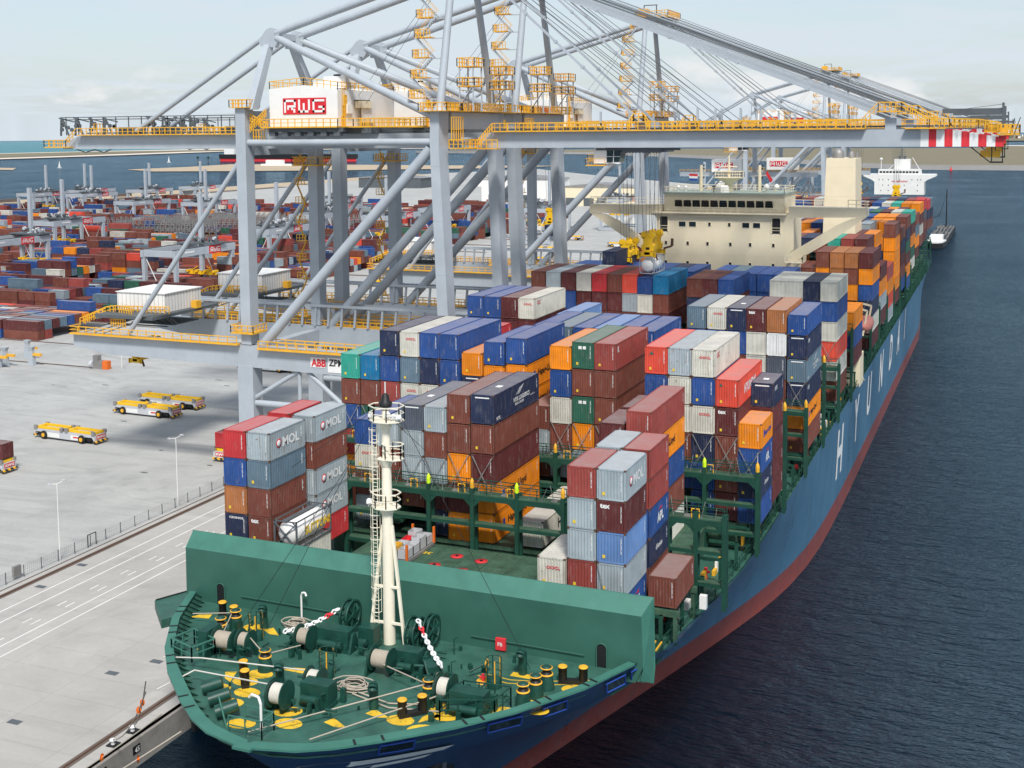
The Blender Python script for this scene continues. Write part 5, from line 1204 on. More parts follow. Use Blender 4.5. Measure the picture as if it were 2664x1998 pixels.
        tlet(root, 'Hapag-Lloyd', .72 if L_ > 7 else .5, (w2+.006, L_*.28, H_*.42), q2, 'blacklet' if L_ > 7 else 'bluelet', .045); mb = MB(); mb.box(w2+.004, w2+.008, L_*.17, L_*.17+.55, H_*.38, H_*.38+.8); put(mb.mesh('emblem', [M['bluelet']]), 'emblem', root, (0, 0, 0))
    elif t == 'APL':
        tlet(root, 'APL', .8, (w2+.006, L_*.38, H_*.3), q2, 'whitelet', .07); mb = MB(); mb.add([(w2+.007, L_*.42, H_*.72), (w2+.007, L_*.42+1.3, H_*.78), (w2+.007, L_*.42+1.2, H_*.68)], [(0, 1, 2)]); put(mb.mesh('emblem', [M['redlet']]), 'emblem', root, (0, 0, 0))
    elif t == 'CMA': tlet(root, 'CMA CGM', .7, (w2+.006, L_*.3, H_*.36), q2, 'whitelet', .05)
    elif t == '45': tlet(root, '45', .55, (-.1, -.008, H_-.85), 0, 'whitelet', .05)
    elif t == 'T': mb = MB(); mb.add([(-.75, -.008, H_-.85), (-.25, -.008, H_-.85), (-.5, -.008, H_-.45)], [(0, 1, 2)]); put(mb.mesh('emblem', [M['dgreen']]), 'emblem', root, (0, 0, 0))
    elif t == 'K': tlet(root, 'K', .6, (w2+.006, .5, H_-.95), q2, 'whitelet', .06)
    elif t == 'CN': tlet(root, 'CN', .01, (-.3, -.008, H_-.7), 0); mb = MB(); mb.quad((-.5, -.008, H_-.75), (-.12, -.008, H_-.75), (-.12, -.008, H_-.42), (-.5, -.008, H_-.42)); mb.quad((.0, -.008, H_-.75), (.36, -.008, H_-.75), (.36, -.008, H_-.42), (.0, -.008, H_-.42)); put(mb.mesh('emblem', [M['whitelet']]), 'emblem', root, (0, 0, 0))
    elif t == 'line': tlet(root, 'd\'Amico', .45, (w2+.006, L_*.3, H_*.42), q2, 'whitelet', .04)
    return root
def build_tank(x, y, z, label, txt, framecol='greyd', group=None, simple=False):
    root = thing('tank_container', label, 'tank container', (x, y, z), group); w2 = CW/2; L_, H_ = 6.058, 2.59
    mb = MB(); e = .13
    for xx in (-w2, w2-e):
        for yy in (0, L_-e): mb.box(xx, xx+e, yy, yy+e, 0, H_)
        mb.box(xx, xx+.1, 0, L_, H_-.1, H_); mb.box(xx, xx+.1, 0, L_, 0, .14)
    for yy in (0, L_-.1):
        mb.box(-w2, w2, yy, yy+.1, H_-.1, H_); mb.box(-w2, w2, yy, yy+.1, 0, .14)
        c = .42
        for sx in (-1, 1):
            for sz in (0, 1): mb.beam((sx*(w2-.05), yy+.05, c if sz == 0 else H_-c), (sx*(w2-c-.05), yy+.05, .07 if sz == 0 else H_-.05), .1, .1)
    if not simple:
        for s in (-1, 1): mb.beam((s*-w2, .04, .1), (s*w2, .04, H_-.1), .09, .09)
        mb.box(-.15, .15, 0, .08, H_/2-.15, H_/2+.15)
    for i in range(1, 4):
        for s in (-1, 1): mb.beam((s*(w2-.05), L_*i/4, .1), (s*(w2-.05), L_*i/4, H_-.1), .05, .05)
    mb.box(-.45, .1, .2, L_-.2, H_-.06, H_-.02)
    put(mb.mesh('frame', [M[framecol]]), 'frame', root, (0, 0, 0))
    mb = MB(); r = 1.12; mb.lathe((0, .12, H_/2), [(.05, 0), (.7, .12), (1.0, .28), (r, .55), (r, L_-.85), (1.0, L_-.55), (.7, L_-.38), (.05, L_-.24)], 22, 0, 'y'); put(mb.mesh('tank_shell', [M['white']]), 'tank_shell', root, (0, 0, 0))
    if txt: o, wd = tlet(root, txt, .75, (r*.93+.12, 1.5, H_/2-.3), math.pi/2, 'yellowlet', .06, 1.0)
    return root
cnt = {}
for d in single:
    if d['rot']:
        lab = f"{CNAME[d['col']]} container{' lettered '+({'CMA':'CMA CGM','HYUNDAIK':'HYUNDAI'}.get(d['tag'], d['tag'])) if d['tag'] else ''} in the yard, lane {['nearest the apron', 'next behind it', 'third back', 'fourth back'][min(3, d['lane'])]}"
        if d['lane'] == 0:
            col_i = int(round((-184.5-d['x'])/6.4)); row_i = int(round((d['y']-166.2)/2.95)); t_i = int((d['z']-3)/2.6)
            lab = f"{CNAME[d['col']]} yard container, {['ground level', 'second tier', 'third tier', 'fourth tier', 'fifth tier'][t_i]}, row {['one', 'two', 'three', 'four', 'five', 'six', 'seven', 'eight', 'nine'][row_i]} back, column {['one', 'two', 'three', 'four', 'five', 'six', 'seven', 'eight', 'nine', 'ten', 'eleven', 'twelve', 'thirteen', 'fourteen', 'fifteen', 'sixteen', 'seventeen', 'eighteen', 'nineteen', 'twenty', 'more', 'more', 'more'][min(22, col_i)]} left of the crane beam end"
            lab = ' '.join(lab.split()[:16])
        build_container(d, lab, 'containers stacked in the yard')
    elif d['col'] == 'tank': build_tank(d['x'], d['y'], d['z'], 'white tank container with yellow SUTTONS lettering in a dark frame behind the breakwater', 'SUTTONS')
    else: build_container(d, lab_ship(d), 'containers stacked on the ship')
# the remainder, as one joined object
mb = MB(); cols = []
for d in rest:
    L_, H_ = d['L'], d['H']; w2 = CW/2; c = PAL.get(d['col'], (.5, .5, .5)); f = random.uniform(.85, 1.12)
    if d['rot']: x0, x1, y0, y1 = d['x']-L_, d['x'], d['y']-w2, d['y']+w2
    else: x0, x1, y0, y1 = d['x']-w2, d['x']+w2, d['y'], d['y']+L_
    z0 = d['z']; z1 = z0+H_; nf = len(mb.f); g = .06; i_ = .12
    if d['dist'] < 480:
        # recessed walls framed by posts and rails
        vs = [(x0, y0, z0), (x1, y0, z0), (x1, y1, z0), (x0, y1, z0), (x0, y0, z1), (x1, y0, z1), (x1, y1, z1), (x0, y1, z1)]
        mb.add(vs, [(4, 5, 6, 7)])
        for (a, b, n_) in (((x0, y0), (x1, y0), (0, 1)), ((x1, y0), (x1, y1), (-1, 0))):
            dx, dy = (b[0]-a[0]), (b[1]-a[1]); ln = math.hypot(dx, dy); ux, uy = dx/ln*i_, dy/ln*i_
            o4 = [(a[0], a[1], z0), (b[0], b[1], z0), (b[0], b[1], z1), (a[0], a[1], z1)]
            i4 = [(a[0]+ux, a[1]+uy, z0+.17), (b[0]-ux, b[1]-uy, z0+.17), (b[0]-ux, b[1]-uy, z1-.12), (a[0]+ux, a[1]+uy, z1-.12)]
            r4 = [(p[0]+n_[0]*g, p[1]+n_[1]*g, p[2]) for p in i4]
            mb.add(o4+i4+r4, [(0, 1, 5, 4), (1, 2, 6, 5), (2, 3, 7, 6), (3, 0, 4, 7), (4, 5, 9, 8), (5, 6, 10, 9), (6, 7, 11, 10), (7, 4, 8, 11), (8, 9, 10, 11)])
        mb.add(vs, [(2, 3, 7, 6), (3, 0, 4, 7)])
    else: mb.box(x0, x1, y0, y1, z0, z1)
    cols += [(c[0]*f, c[1]*f, c[2]*f)]*(len(mb.f)-nf)
o = bpy.data.objects.new('stacked_containers', None)
me = bpy.data.meshes.new('stacked_containers'); me.from_pydata(mb.v, [], mb.f); me.materials.append(M['contattr'])
at = me.color_attributes.new('paint', 'FLOAT_COLOR', 'CORNER'); buf = []
for p, c in zip(mb.f, cols): buf += [c[0], c[1], c[2], 1.0]*len(p)
at.data.foreach_set('color', buf); me.update()
so = bpy.data.objects.new('stacked_containers', me); COL.objects.link(so); so['kind'] = 'stuff'
tag(so, 'far stacks of small containers aft on the ship and across the yard', 'containers')
print('containers', len(SPECS), 'single', len(single), 'ship', len(shipS))
# lashing crosses in front of the lowest visible tiers
def lash(xr, y, zt, k=2):
    mb = MB()
    for s in (0, 1):
        a = (xr-CW+.1, y-.12, zt-.05); b = (xr-.1, y-.12, zt-.05); z2 = zt-3.3
        if s == 0: mb.beam(a, (xr-.3, y-.5, z2), .04, .04); mb.beam((a[0]+.1, a[1], a[2]), (xr-.5, y-.5, z2), .04, .04)
        else: mb.beam(b, (xr-CW+.3, y-.5, z2), .04, .04); mb.beam((b[0]-.1, b[1], b[2]), (xr-CW+.5, y-.5, z2), .04, .04)
    mb.build('lashing_cross', 'steel', ship)
for x in (7.6, 10.15): lash(x, 15.18, 26.8)
for x in (12.7, 15.27): lash(x, 15.18, 27.5)
for n_ in (-3, -2): lash(q_x(n_), 30.36, 27.7)
for x in (17.85, 20.4, 31.0, 33.5, 36.0): lash(x, 30.36, 27.65)
lash(22.92, 30.36, 27.65); lash(38.35, 30.36, 26.5); lash(38.15, 60.72, 27.7); lash(37.75, 91.1, 27.7); lash(37.4, 138, 27.7)
MB().beam((30.9, -.15, 24.0), (32.2, -.4, 19.0), .05, .05).build('lashing_rod', 'steel', ship)
MB().beam((33.7, -.35, 21.4), (35.4, -.5, 18.7), .05, .05).build('lashing_rod', 'steel', ship)
# flat rack with bins on the hatch
root = thing('flat_rack', 'open flat rack loaded with small grey bins and orange end posts behind the mast', 'flat rack', (8.6, 7.0, HB))
mb = MB(); mb.box(-1.2, 1.2, 0, 6, .05, .35); mb.build('rack_floor', 'steel', None).parent = root
for c in (-1.15, 1.15):
    for y in (.1, 5.9): MB().box(c-.1, c+.1, y-.1, y+.1, .3, 1.9).build('end_post', 'orange', None).parent = root
random.seed(4)
for i in range(2):
    for j in range(4):
        mb = MB(); x = -1.05+i*1.08; y = .3+j*1.42; z = .36; hgt = .9 if (i+j) % 3 else 1.2
        for a, b, c, d in ((x, x+.05, y, y+1.3), (x+.95, x+1.0, y, y+1.3), (x, x+1, y, y+.05), (x, x+1, y+1.25, y+1.3)): mb.box(a, b, c, d, z, z+hgt)
        mb.box(x, x+1, y, y+1.3, z, z+.05); mb.build('bin', 'yellow' if (i, j) == (0, 0) else ('redlet' if (i, j) == (0, 2) else 'agv'), None).parent = root
        MB().box(x+.06, x+.94, y+.06, y+1.24, z+.05, z+.55).build('bin_contents', 'steel' if (i, j) != (0, 2) else 'redlet', None).parent = root
# ================================================================ ship-to-shore cranes
LX, WX = -51.7, -16.9          # leg lines
def crane(Y1, label):
    Y2 = Y1+21.0; ya = Y1+6.6; yb = Y1+14.0; yc = (Y1+Y2)/2
    root = thing('quay_crane', label, 'crane', (-30, Y1, QZ), 'ship-to-shore gantry cranes')
    def B(mb, nm, mats, par=root, **k): return mb.build(nm, mats, par, **k)
    for y in (Y1, Y2):
        # landside leg: upper slim box, lower broad box
        mb = MB(); mb.box(LX-.25, LX+1.55, y, y+2.3, 25.6, 63.0); mb.box(LX-1.1, LX+1.75, y-.05, y+2.6, QZ+2.2, 22.2); B(mb, 'landside_leg', 'grey')
        mb = MB(); mb.add([(WX-1.1, y, 62), (WX+.35, y, 62), (WX+.8, y+2.4, 62), (WX-1.1, y+2.4, 62)]+[(WX-1.2, y, 57), (WX+.25, y, 57), (WX+.6, y+2.4, 57), (WX-1.2, y+2.4, 57)], [(0, 1, 2, 3), (0, 4, 5, 1), (1, 5, 6, 2), (2, 6, 7, 3), (3, 7, 4, 0)])
        mb.add([(WX-1.2, y, 57), (WX+.25, y, 57), (WX+.6, y+2.4, 57), (WX-1.2, y+2.4, 57), (WX-.1, y, 25), (WX+1.7, y, 25), (WX+1.9, y+2.0, 25), (WX-.1, y+2.0, 25)], [(0, 1, 5, 4), (1, 2, 6, 5), (2, 3, 7, 6), (3, 0, 4, 7)])
        mb.box(WX-.5, WX+1.9, y, y+2.2, QZ+2.2, 25); wl = B(mb, 'waterside_leg', 'grey')
        for zz in (30, 38, 46, 54): t_ = (zz-25)/32; xa = WX-.1-1.1*t_; xb_ = WX+1.7-1.45*t_; B(MB().box(xa-.03, xb_+.03, y-.03, y+.02, zz, zz+.12), 'weld_band', 'grey', wl)
        # portal beam with landward overhang
        mb = MB(); mb.prism([(-86.0, 25.5), (-86.0, 23.4), (-78.4, 22.3), (LX-1, 22.0), (WX+1.2, 21.4), (WX+1.2, 25.0), (LX, 25.5)], y+.1, y+1.7, 'y'); pb = B(mb, 'portal_beam', 'grey')
        if y == Y1:
            wk = MB(); wk.box(-86, LX-.5, y-.9, y, 25.5, 25.75); wk.rail([(LX-.6, y-.8, 25.7), (-86, y-.8, 25.7), (-86, y+1.5, 25.7)], 1.15, 1.8, .06); wk.box(LX+3.2, WX-1, y-.9, y, 25.05, 25.3); wk.rail([(LX+3.4, y-.8, 25.3), (WX-1.2, y-.8, 25.2)], 1.15, 1.8, .06); wk.rail([(LX+3.4, y+1.6, 25.3), (WX-1.2, y+1.6, 25.2)], 1.15, 1.8, .06); B(wk, 'beam_walkway', 'yellow', pb)
            wk = MB(); wk.box(LX-1.6, LX+2.6, y-.9, y+3, 27.4, 27.65); wk.rail([(LX-1.6, y+2.9, 27.6), (LX-1.6, y-.9, 27.6), (LX+2.6, y-.9, 27.6), (LX+2.6, y+2.9, 27.6)], 1.15, 1.0, .06); B(wk, 'leg_platform', 'yellow')
        mb = MB(); mb.tube((LX+3.2, y+.9, 25.5), (WX-1.6, y+1.2, 56.6), .82, .82, 18); B(mb, 'diagonal_pipe', 'grey')
        mb = MB(); mb.tube((-75.2, y+.9, 25.6), (LX-.2, y+1.1, 54.9), .42, .42, 14); B(mb, 'rear_brace', 'grey')
        mb = MB(); mb.tube((LX+1.4, y+.9, 57.6), (WX-1.2, y+.9, 57.6), .52, .52, 16); B(mb, 'tie_pipe', 'grey')
        # lower portal bracing
        mb = MB(); mb.tube((LX+1.7, y+.8, 17.0), (-42, y+.8, 21.7), .38, .38, 12); mb.tube((-41.8, y+.8, 21.5), (-41.8, y+.8, 16.6), .34, .34, 10); mb.tube((-40.3, y+.8, 21.7), (-33.4, y+.8, 16.4), .38, .38, 12); mb.tube((LX+1.7, y+.8, 16.1), (-33, y+.8, 16.1), .52, .52, 12); mb.tube((-33, y+.8, 16.1), (WX-.6, y+.8, 16.1), .52, .52, 12)
        mb.tube((-33, y+.8, 16.4), (WX, y+.8, 21), .38, .38, 12); B(mb, 'portal_bracing', 'grey')
        for x in (LX, WX+.6):
            mb = MB(); mb.box(x-1.0, x+1.4, y-3.6, y+6.2, QZ+1.3, QZ+2.3, 0)
            for k in range(8): mb.lathe((x-.45, y-3.2+k*1.25, QZ+.5), [(.42, 0), (.42, .5)], 12, 1, 'x')
            mb.box(x-.6, x+.9, y-3.4, y+6, QZ+.7, QZ+1.3, 1); B(mb, 'bogie', ['grey', 'greyd'])
    # far portal beam carries the second trolley track
    mb = MB(); y = Y2
    mb.box(-79, WX-3, y-.4, y+.2, 28.85, 29.25, 0); mb.box(-79, WX-3, y+2.4, y+2.9, 28.85, 29.2, 0)
    x = -77
    B(mb, 'trolley_track', 'grey')
    while x < WX-3: B(MB().beam((x-.35, y-.1, 25.5), (x, y-.1, 28.85), .38, .3, 0), 'track_post', 'grey'); x += 2.62
    mb = MB(); mb.rail([(-78, y+.5, 25.4), (WX-3, y+.5, 25.2)], 1.1, 1.3, .06); mb.rail([(-78, y+2.2, 25.6), (WX-3, y+2.2, 25.4)], 1.1, 1.3, .06); mb.box(-78, WX-3, y+.5, y+2.2, 25.35, 25.5); B(mb, 'track_walkway', 'yellow')
    # second trolley: white house, yellow walkways, dark lattice below
    mb = MB(); mb.box(-81.6, -71.6, Y1+6.2, Y1+16.2, 28.8, 32.0); mb.box(-81.8, -71.4, Y1+6.0, Y1+16.4, 32.0, 32.12); th = B(mb, 'trolley_house', 'white')
    mb = MB()
    for k in range(12): mb.box(-81.4+k*.85, -81.36+k*.85, Y1+6.17, Y1+6.2, 28.9, 31.9)
    for k in range(12): mb.box(-71.6, -71.57, Y1+6.5+k*.82, Y1+6.54+k*.82, 28.9, 31.9)
    B(mb, 'cladding_ribs', 'steel', th)
    mb = MB(); mb.box(-82.5, -70.5, Y1+1.5, Y1+19.8, 28.2, 28.75)
    random.seed(2)
    for k in range(16): a = -82+k*.75; mb.beam((a, Y1+6, 28.2), (a+random.uniform(-1, 1), Y1+9, 26.4+random.uniform(0, 1)), .12, .12)
    mb.box(-82, -71, Y1+6, Y1+6.2, 26.4, 26.6); mb.box(-81, -72, Y1+9, Y1+16, 26.2, 26.4)
    for a in (-84, -82, -80): mb.beam((a, Y1+.6, 25.7), (a+6, Y1+4, 28), .2, .2)
    B(mb, 'trolley_frame', 'greyd')
    mb = MB(); mb.rail([(-87.5, Y1+3.5, 26.3), (-82.5, Y1+4.5, 28.4), (-80.3, Y1+4.5, 28.7), (-76, Y1+3, 28.7)], 1.2, .8, .07); mb.rail([(-87.5, Y1+4.8, 26.3), (-82.5, Y1+5.6, 28.4), (-70.4, Y1+5.8, 28.7)], 1.2, .9, .07); mb.box(-71.3, -70.2, Y1+13, Y1+14.4, 28.7, 30.0); mb.rail([(-79.5, Y1+2, 26.6), (-76.5, Y1+2, 26.6)], 1.4, .5, .07); B(mb, 'trolley_walkway', 'yellow')
    # Y-direction ties
    for bx in ((LX-.1, LX+1.3, Y1+2.3, Y2, 55.6, 57.6), (WX-.8, WX+.9, Y1+3.2, Y2, 59.4, 61.95), (WX-.9, WX+1.2, Y1+2.8, Y2, 22, 24.6), (LX-.6, LX+1.2, Y1+2.6, Y2, 22.5, 24.8), (LX-.2, LX+1.3, Y1+2.3, Y2, 58.2, 62.6)): B(MB().box(*bx), 'cross_beam', 'grey')
    # girders: backreach, main and boom
    for y in (ya, yb):
        mb = MB(); mb.prism([(-92.5, 56.6), (LX, 56.6), (WX-3, 56.6), (WX-3, 58.9), (-89.0, 58.9), (-92.5, 57.4)], y, y+.9, 'y'); B(mb, 'main_girder', 'grey')
        mb = MB(); mb.prism([(-13.2, 56.6), (49.9, 56.6), (49.9, 58.9), (-11.8, 58.9), (-13.2, 58.2)], y, y+.9, 'y'); B(mb, 'boom_girder', 'grey')
        xs = [49.9, 50.9, 51.85, 52.85, 53.85, 54.9, 55.9, 56.95, 57.95, 59.0, 60.0]; tz = lambda x: 58.9 if x < 53.4 else 58.9-(x-53.4)*.19
        for i in range(10): mb = MB(); mb.prism([(xs[i], 56.6), (xs[i+1], 56.6), (xs[i+1], tz(xs[i+1])), (xs[i], tz(xs[i]))], y, y+.9, 'y'); B(mb, 'boom_tip_panel', 'whitelet' if i % 2 == 0 else 'red')
        mb = MB(); mb.box(45.4, 46.8, y+.1, y+.8, 58.9, 60.4); mb.box(11.4, 12.6, y+.1, y+.8, 58.9, 60.2); B(mb, 'stay_bracket', 'grey')
    mb = MB(); 
    for x in (-90, -80, -70, -60, -40, -30, -20, -12, 0, 12, 24, 36, 48, 59): mb.box(x-.3, x+.3, ya+.9, yb, 57.0, 57.8)
    B(mb, 'girder_cross_ties', 'grey')
    # trolley rails / cable festoon dark line
    mb = MB(); mb.box(-88, 58, ya+.3, ya+.6, 58.9, 59.05); mb.box(-88, 53, ya+.7, ya+.95, 59.2, 59.42); mb.box(-88, 53, yb, yb+.25, 59.2, 59.42); B(mb, 'festoon_rail', 'greyd')
    # boom walkways
    mb = MB(); mb.box(-10.5, 43.0, ya-1.0, ya-.02, 58.95, 59.12); mb.rail([(-10.5, ya-1, 59.1), (43, ya-1, 59.1)], 1.15, 1.25, .055); mb.rail([(-10.5, yb+1.8, 59.1), (52, yb+1.8, 59.1)], 1.15, 1.6, .055); mb.box(-10.5, 52, yb+.9, yb+1.8, 58.95, 59.1)
    mb.rail([(-10.5, ya-.05, 59.1), (43, ya-.05, 59.1)], 1.15, 2.0, .045); mb.rail([(42.5, ya-1, 59.1), (44.6, ya-1, 61.3), (47.5, ya-1, 61.3), (51.0, ya-1, 59.1), (53.5, ya-1, 59.1), (57.0, ya-1, 58.95), (59.3, ya-1, 58.6)], 1.15, .7, .05); mb.box(44.4, 47.6, ya-1, ya+1.2, 61.15, 61.3)
    mb.rail([(44.6, ya+1.2, 61.3), (47.5, ya+1.2, 61.3), (50.6, ya+1.2, 59.1), (58, ya+1.2, 59.1)], 1.15, .7, .06); mb.box(48, 53, ya-1, ya-.02, 58.92, 59.1); mb.box(59.2, 61.9, ya-.6, yb+1.5, 58.05, 58.2); mb.rail([(59.2, ya-.6, 58.2), (61.9, ya-.6, 58.2), (61.9, yb+1.5, 58.2), (58.5, yb+1.5, 58.2)], 1.2, .6, .05); mb.box(57.6, 60.2, ya+1.4, yb-1, 58.4, 59.5)
    mb.rail([(10.4, ya-1, 59.1), (11.3, ya-1, 60.3), (12.7, ya-1, 60.3), (13.6, ya-1, 59.1)], 1.1, .6, .06); mb.box(11, 13, ya-1, ya, 60.2, 60.3)
    B(mb, 'boom_walkway', 'yellow')
    mb = MB(); mb.box(-95.6, -90.2, ya-1.2, yb+1.5, 56.85, 57.02); mb.rail([(-95.6, yb+1.5, 57), (-95.6, ya-1.2, 57), (-90.8, ya-1.2, 57), (-88.4, ya-1.2, 59), (-53.2, ya-1.2, 59)], 1.15, 1.1, .055); mb.box(-88.4, -53.2, ya-1.2, ya-.02, 58.92, 59.08); mb.rail([(-88.4, yb+1.5, 59), (-53.2, yb+1.5, 59)], 1.15, 1.3, .055); mb.box(-88.4, -53.2, yb+.9, yb+1.5, 58.92, 59.05)
    mb.rail([(-84.5, ya-1.2, 59), (-84.5, ya+1, 59)], 1.9, .8, .06); B(mb, 'backreach_walkway', 'yellow')
    # rope sheave frames on the backreach
    mb = MB(); random.seed(8)
    for x in (-93.2, -90, -74.5, -71.5):
        for y in (ya, yb):
            mb.beam((x, y+.4, 58.9), (x+.2, y+.4, 62.1), .25, .25); mb.beam((x+1.8, y+.4, 58.9), (x+.3, y+.4, 62), .22, .22); mb.beam((x-.3, y+.4, 62), (x+3, y+.4, 61.3), .2, .2)
            for k in range(5): mb.lathe((x+random.uniform(0, 2.4), y+.3, 59.6+random.uniform(0, 1.6)), [(.35, 0), (.35, .3)], 10, 0, 'y')
    for k in range(14): x = -92+k*2.7; mb.box(x, x+.14, ya+.3, ya+.44, 59, 62.1)
    mb.box(-93, -54, ya+.3, ya+.5, 61.6, 61.75); mb.box(-93, -54, ya+.3, ya+.5, 62.0, 62.15)
    for x in (-82, -75, -60): mb.box(x, x+3.5, ya+2, ya+5, 59, 60.3)
    mb.path([(-90, ya+.5, 56.6), (-88, ya+.5, 56.0), (-86, ya+.5, 56.5), (-84, ya+.5, 56.0), (-82.5, ya+.5, 56.5)], .1, 5)
    B(mb, 'rope_sheave_frame', 'greyd')
    # posts with hazard bands on the boom
    for x, h in ((3.5, 3.0), (8, 3.0), (15, 2.7), (20.4, 3.2), (21.9, 3.2), (22.9, 3.0), (26.4, 3.1), (27.6, 2.9), (39.6, 2.2), (41.9, 1.6), (51.8, 2.4), (53.2, 2.2)):
        for y in ((ya-.6,) if x in (20.4, 22.9, 26.4) else (yb+.4,)):
            mb = MB(); mb.box(x-.14, x+.14, y-.14, y+.14, 58.9, 58.9+h*.42, 1); mb.box(x-.14, x+.14, y-.14, y+.14, 58.9+h*.42, 58.9+h, 0); B(mb, 'boom_post', ['grey', 'hazard'])
    mb = MB(); mb.box(59.7, 60, ya+.2, ya+.5, 59, 62.2); mb.box(52.5, 59.8, ya+.3, ya+.45, 60.9, 61.5); mb.box(53.5, 59.8, ya+.3, ya+.45, 60.2, 60.4); mb.beam((59.8, ya+.4, 62), (54, ya+.4, 61.3), .06, .06); mb.tube((61.2, ya-.8, 58.2), (61.9, ya-.8, 60.3), .06, .06, 5); mb.tube((60.7, ya-.4, 58.2), (61.2, ya-.4, 60.2), .06, .06, 5); B(mb, 'tip_gear', 'greyd')
    mb = MB(); mb.box(57.2, 59.6, ya+1, yb, 55.2, 56.0, 1)
    for x in (56.0, 58.6, 59.9): mb.beam((x, ya+.4, 56.6), (x+(.0 if x > 57 else 2.4), ya+.4, 54.6), .14, .14, 0)
    mb.box(58.4, 60.0, ya+.3, ya+.5, 54.5, 54.7, 0); B(mb, 'maintenance_basket', ['black', 'yellow'])
    # mast legs and mast head
    for y, yt in ((Y1+1.2, Y1+6.6), (Y2+.2, Y1+13.9)):
        mb = MB(); mb.tube((WX-.1, y, 62), (WX-.1, yt, 84), .62, .52, 16); B(mb, 'mast_leg', 'grey')
        mb = MB(); mb.lathe((WX-.1, y, 62), [(1.25, 0), (.66, 1.0)], 16); B(mb, 'mast_foot', 'grey')
    mb = MB(); mb.box(WX-1.6, WX+2.6, Y1+5.2, Y1+15.4, 83.4, 84.3, 0); mb.add([(WX-1.4, Y1+6, 83.4), (WX+6, Y1+6.5, 84.2), (WX+6, Y1+14, 84.2), (WX-1.4, Y1+14.6, 83.4), (WX+3, Y1+8, 83)], [(0, 1, 4), (1, 2, 4), (2, 3, 4), (3, 0, 4), (0, 3, 2, 1)], 0); mh = B(mb, 'mast_head', 'grey')
    mb = MB(); mb.rail([(WX-2, Y1+4.6, 84.3), (WX+5.6, Y1+4.6, 84.6), (WX+5.6, Y1+15.6, 84.6), (WX-2, Y1+15.6, 84.3), (WX-2, Y1+4.6, 84.3)], 1.2, .8, .06); mb.box(WX-2, WX+5.6, Y1+4.6, Y1+15.6, 84.3, 84.45); mb.box(WX-1.8, WX+.2, Y1+6, Y1+9, 84.4, 86.4); mb.rail([(WX-3.2, Y1+4.8, 82), (WX-3.2, Y1+8, 82)], 1.1, .7, .05); B(mb, 'mast_head_platform', 'yellow', mh)
    mb = MB(); mb.box(WX-1, WX+2.2, Y1+8, Y1+8.2, 87.2, 87.4); mb.box(WX-1, WX-.8, Y1+8, Y1+8.2, 85, 87.2); mb.box(WX+1.9, WX+2.1, Y1+8, Y1+8.2, 85, 87.2); B(mb, 'mast_head_gallows', 'greyd', mh)
    # landside truss nodes, posts, upper pipes
    for y, yn in ((Y1+1.2, ya+.4), (Y2+.2, yb+.3)):
        n_ = (-50.0, yn, 74.6)
        mb = MB(); mb.taper((LX+2.0+(1.6 if y > Y1+5 else 0)*0, y, 62.8), (n_[0], n_[1], 73.2), 1.5, 1.9, 1.0, 1.5); B(mb, 'truss_post', 'grey')
        mb = MB(); mb.prism([(-51.3, 73.0), (-48.6, 72.7), (-48.0, 73.6), (-47.6, 75.4), (-49.4, 75.9), (-50.2, 75.5), (-51.6, 73.9)], yn-.5, yn+.5, 'y'); B(mb, 'truss_node', 'grey')
        mb = MB(); mb.tube((-48.6, yn, 75.0), (WX-.4, yn+(.2 if y < Y1+5 else -.2), 83.6), .60, .60, 16); B(mb, 'top_chord_pipe', 'grey')
        mb = MB(); mb.tube((-48.4, yn, 74.2), (WX-1.0, (Y1+1.0 if y < Y1+5 else Y2+.5), 61.4), .62, .62, 16); B(mb, 'truss_diagonal_pipe', 'grey')
        mb = MB(); mb.tube((-51.2, yn, 74.2), (-76.9, yn, 59.6), .40, .40, 14); B(mb, 'backstay_pipe', 'grey')
        # forestays: twin flat bars with link eyes
        for x1, z1, r, nm in ((12.0, 60.2, .20, 'inner_forestay'), (46.0, 60.3, .23, 'outer_forestay')):
            a = Vector((WX+3.0, yn, 83.8)); b = Vector((x1, yn, z1)); mb = MB(); mb.beam(a, b, r*1.1, r*1.7); 
            if nm == 'outer_forestay':
                mb.beam(a+Vector((0, .9, .5)), b+Vector((0, .9, .5)), .12, .2); mb.beam(a+Vector((1, .5, 1.6)), b+Vector((2, .5, 1.5)), .07, .07)
            for t in (.2, .32, .5, .66, .82):
                p = a.lerp(b, t); mb.lathe((p.x, p.y-.25, p.z), [(.3, 0), (.3, .45)], 10, 0, 'y')
            B(mb, nm, 'grey')
        for dz in (.9, 1.3, 1.8):
            mb = MB(); mb.tube((WX+2, yn+dz-.8, 84+dz), (13.5+dz*3, yn+dz-.8, 60.2), .05, .05, 5); mb.tube((WX+2, yn+dz-.8, 84.4+dz), (47.5+dz, yn+dz-.8, 61.0), .055, .055, 5); B(mb, 'hoist_rope', 'greyd')
    mb = MB(); mb.box(-50.6, -49.2, ya+.5, yb, 74.2, 75.2); B(mb, 'node_tie', 'grey')
    for x in (-35.5, -33.0):
        mb = MB(); mb.tube((x, Y1+8, 63.5), (WX-1.5, Y1+9, 84), .035, .035, 5); B(mb, 'boom_hoist_rope', 'greyd')
    # machinery house with gabled front
    mb = MB(); mb.prism([(-46.6, 60.05), (-34.4, 60.05), (-34.4, 65.6), (-40.4, 66.4), (-46.6, 65.9)], Y1+1.6, Y1+20, 'y', 0); mb.box(-38.5, -34.6, Y1+4.5, Y1+7.6, 65.9, 67.8, 0); mb.box(-45, -42, Y1+12, Y1+14, 66, 67.4, 0); mb.box(-37, -36.2, Y1+5, Y1+5.6, 67.8, 68.1, 1); hs = B(mb, 'machinery_house', ['white', 'black'])
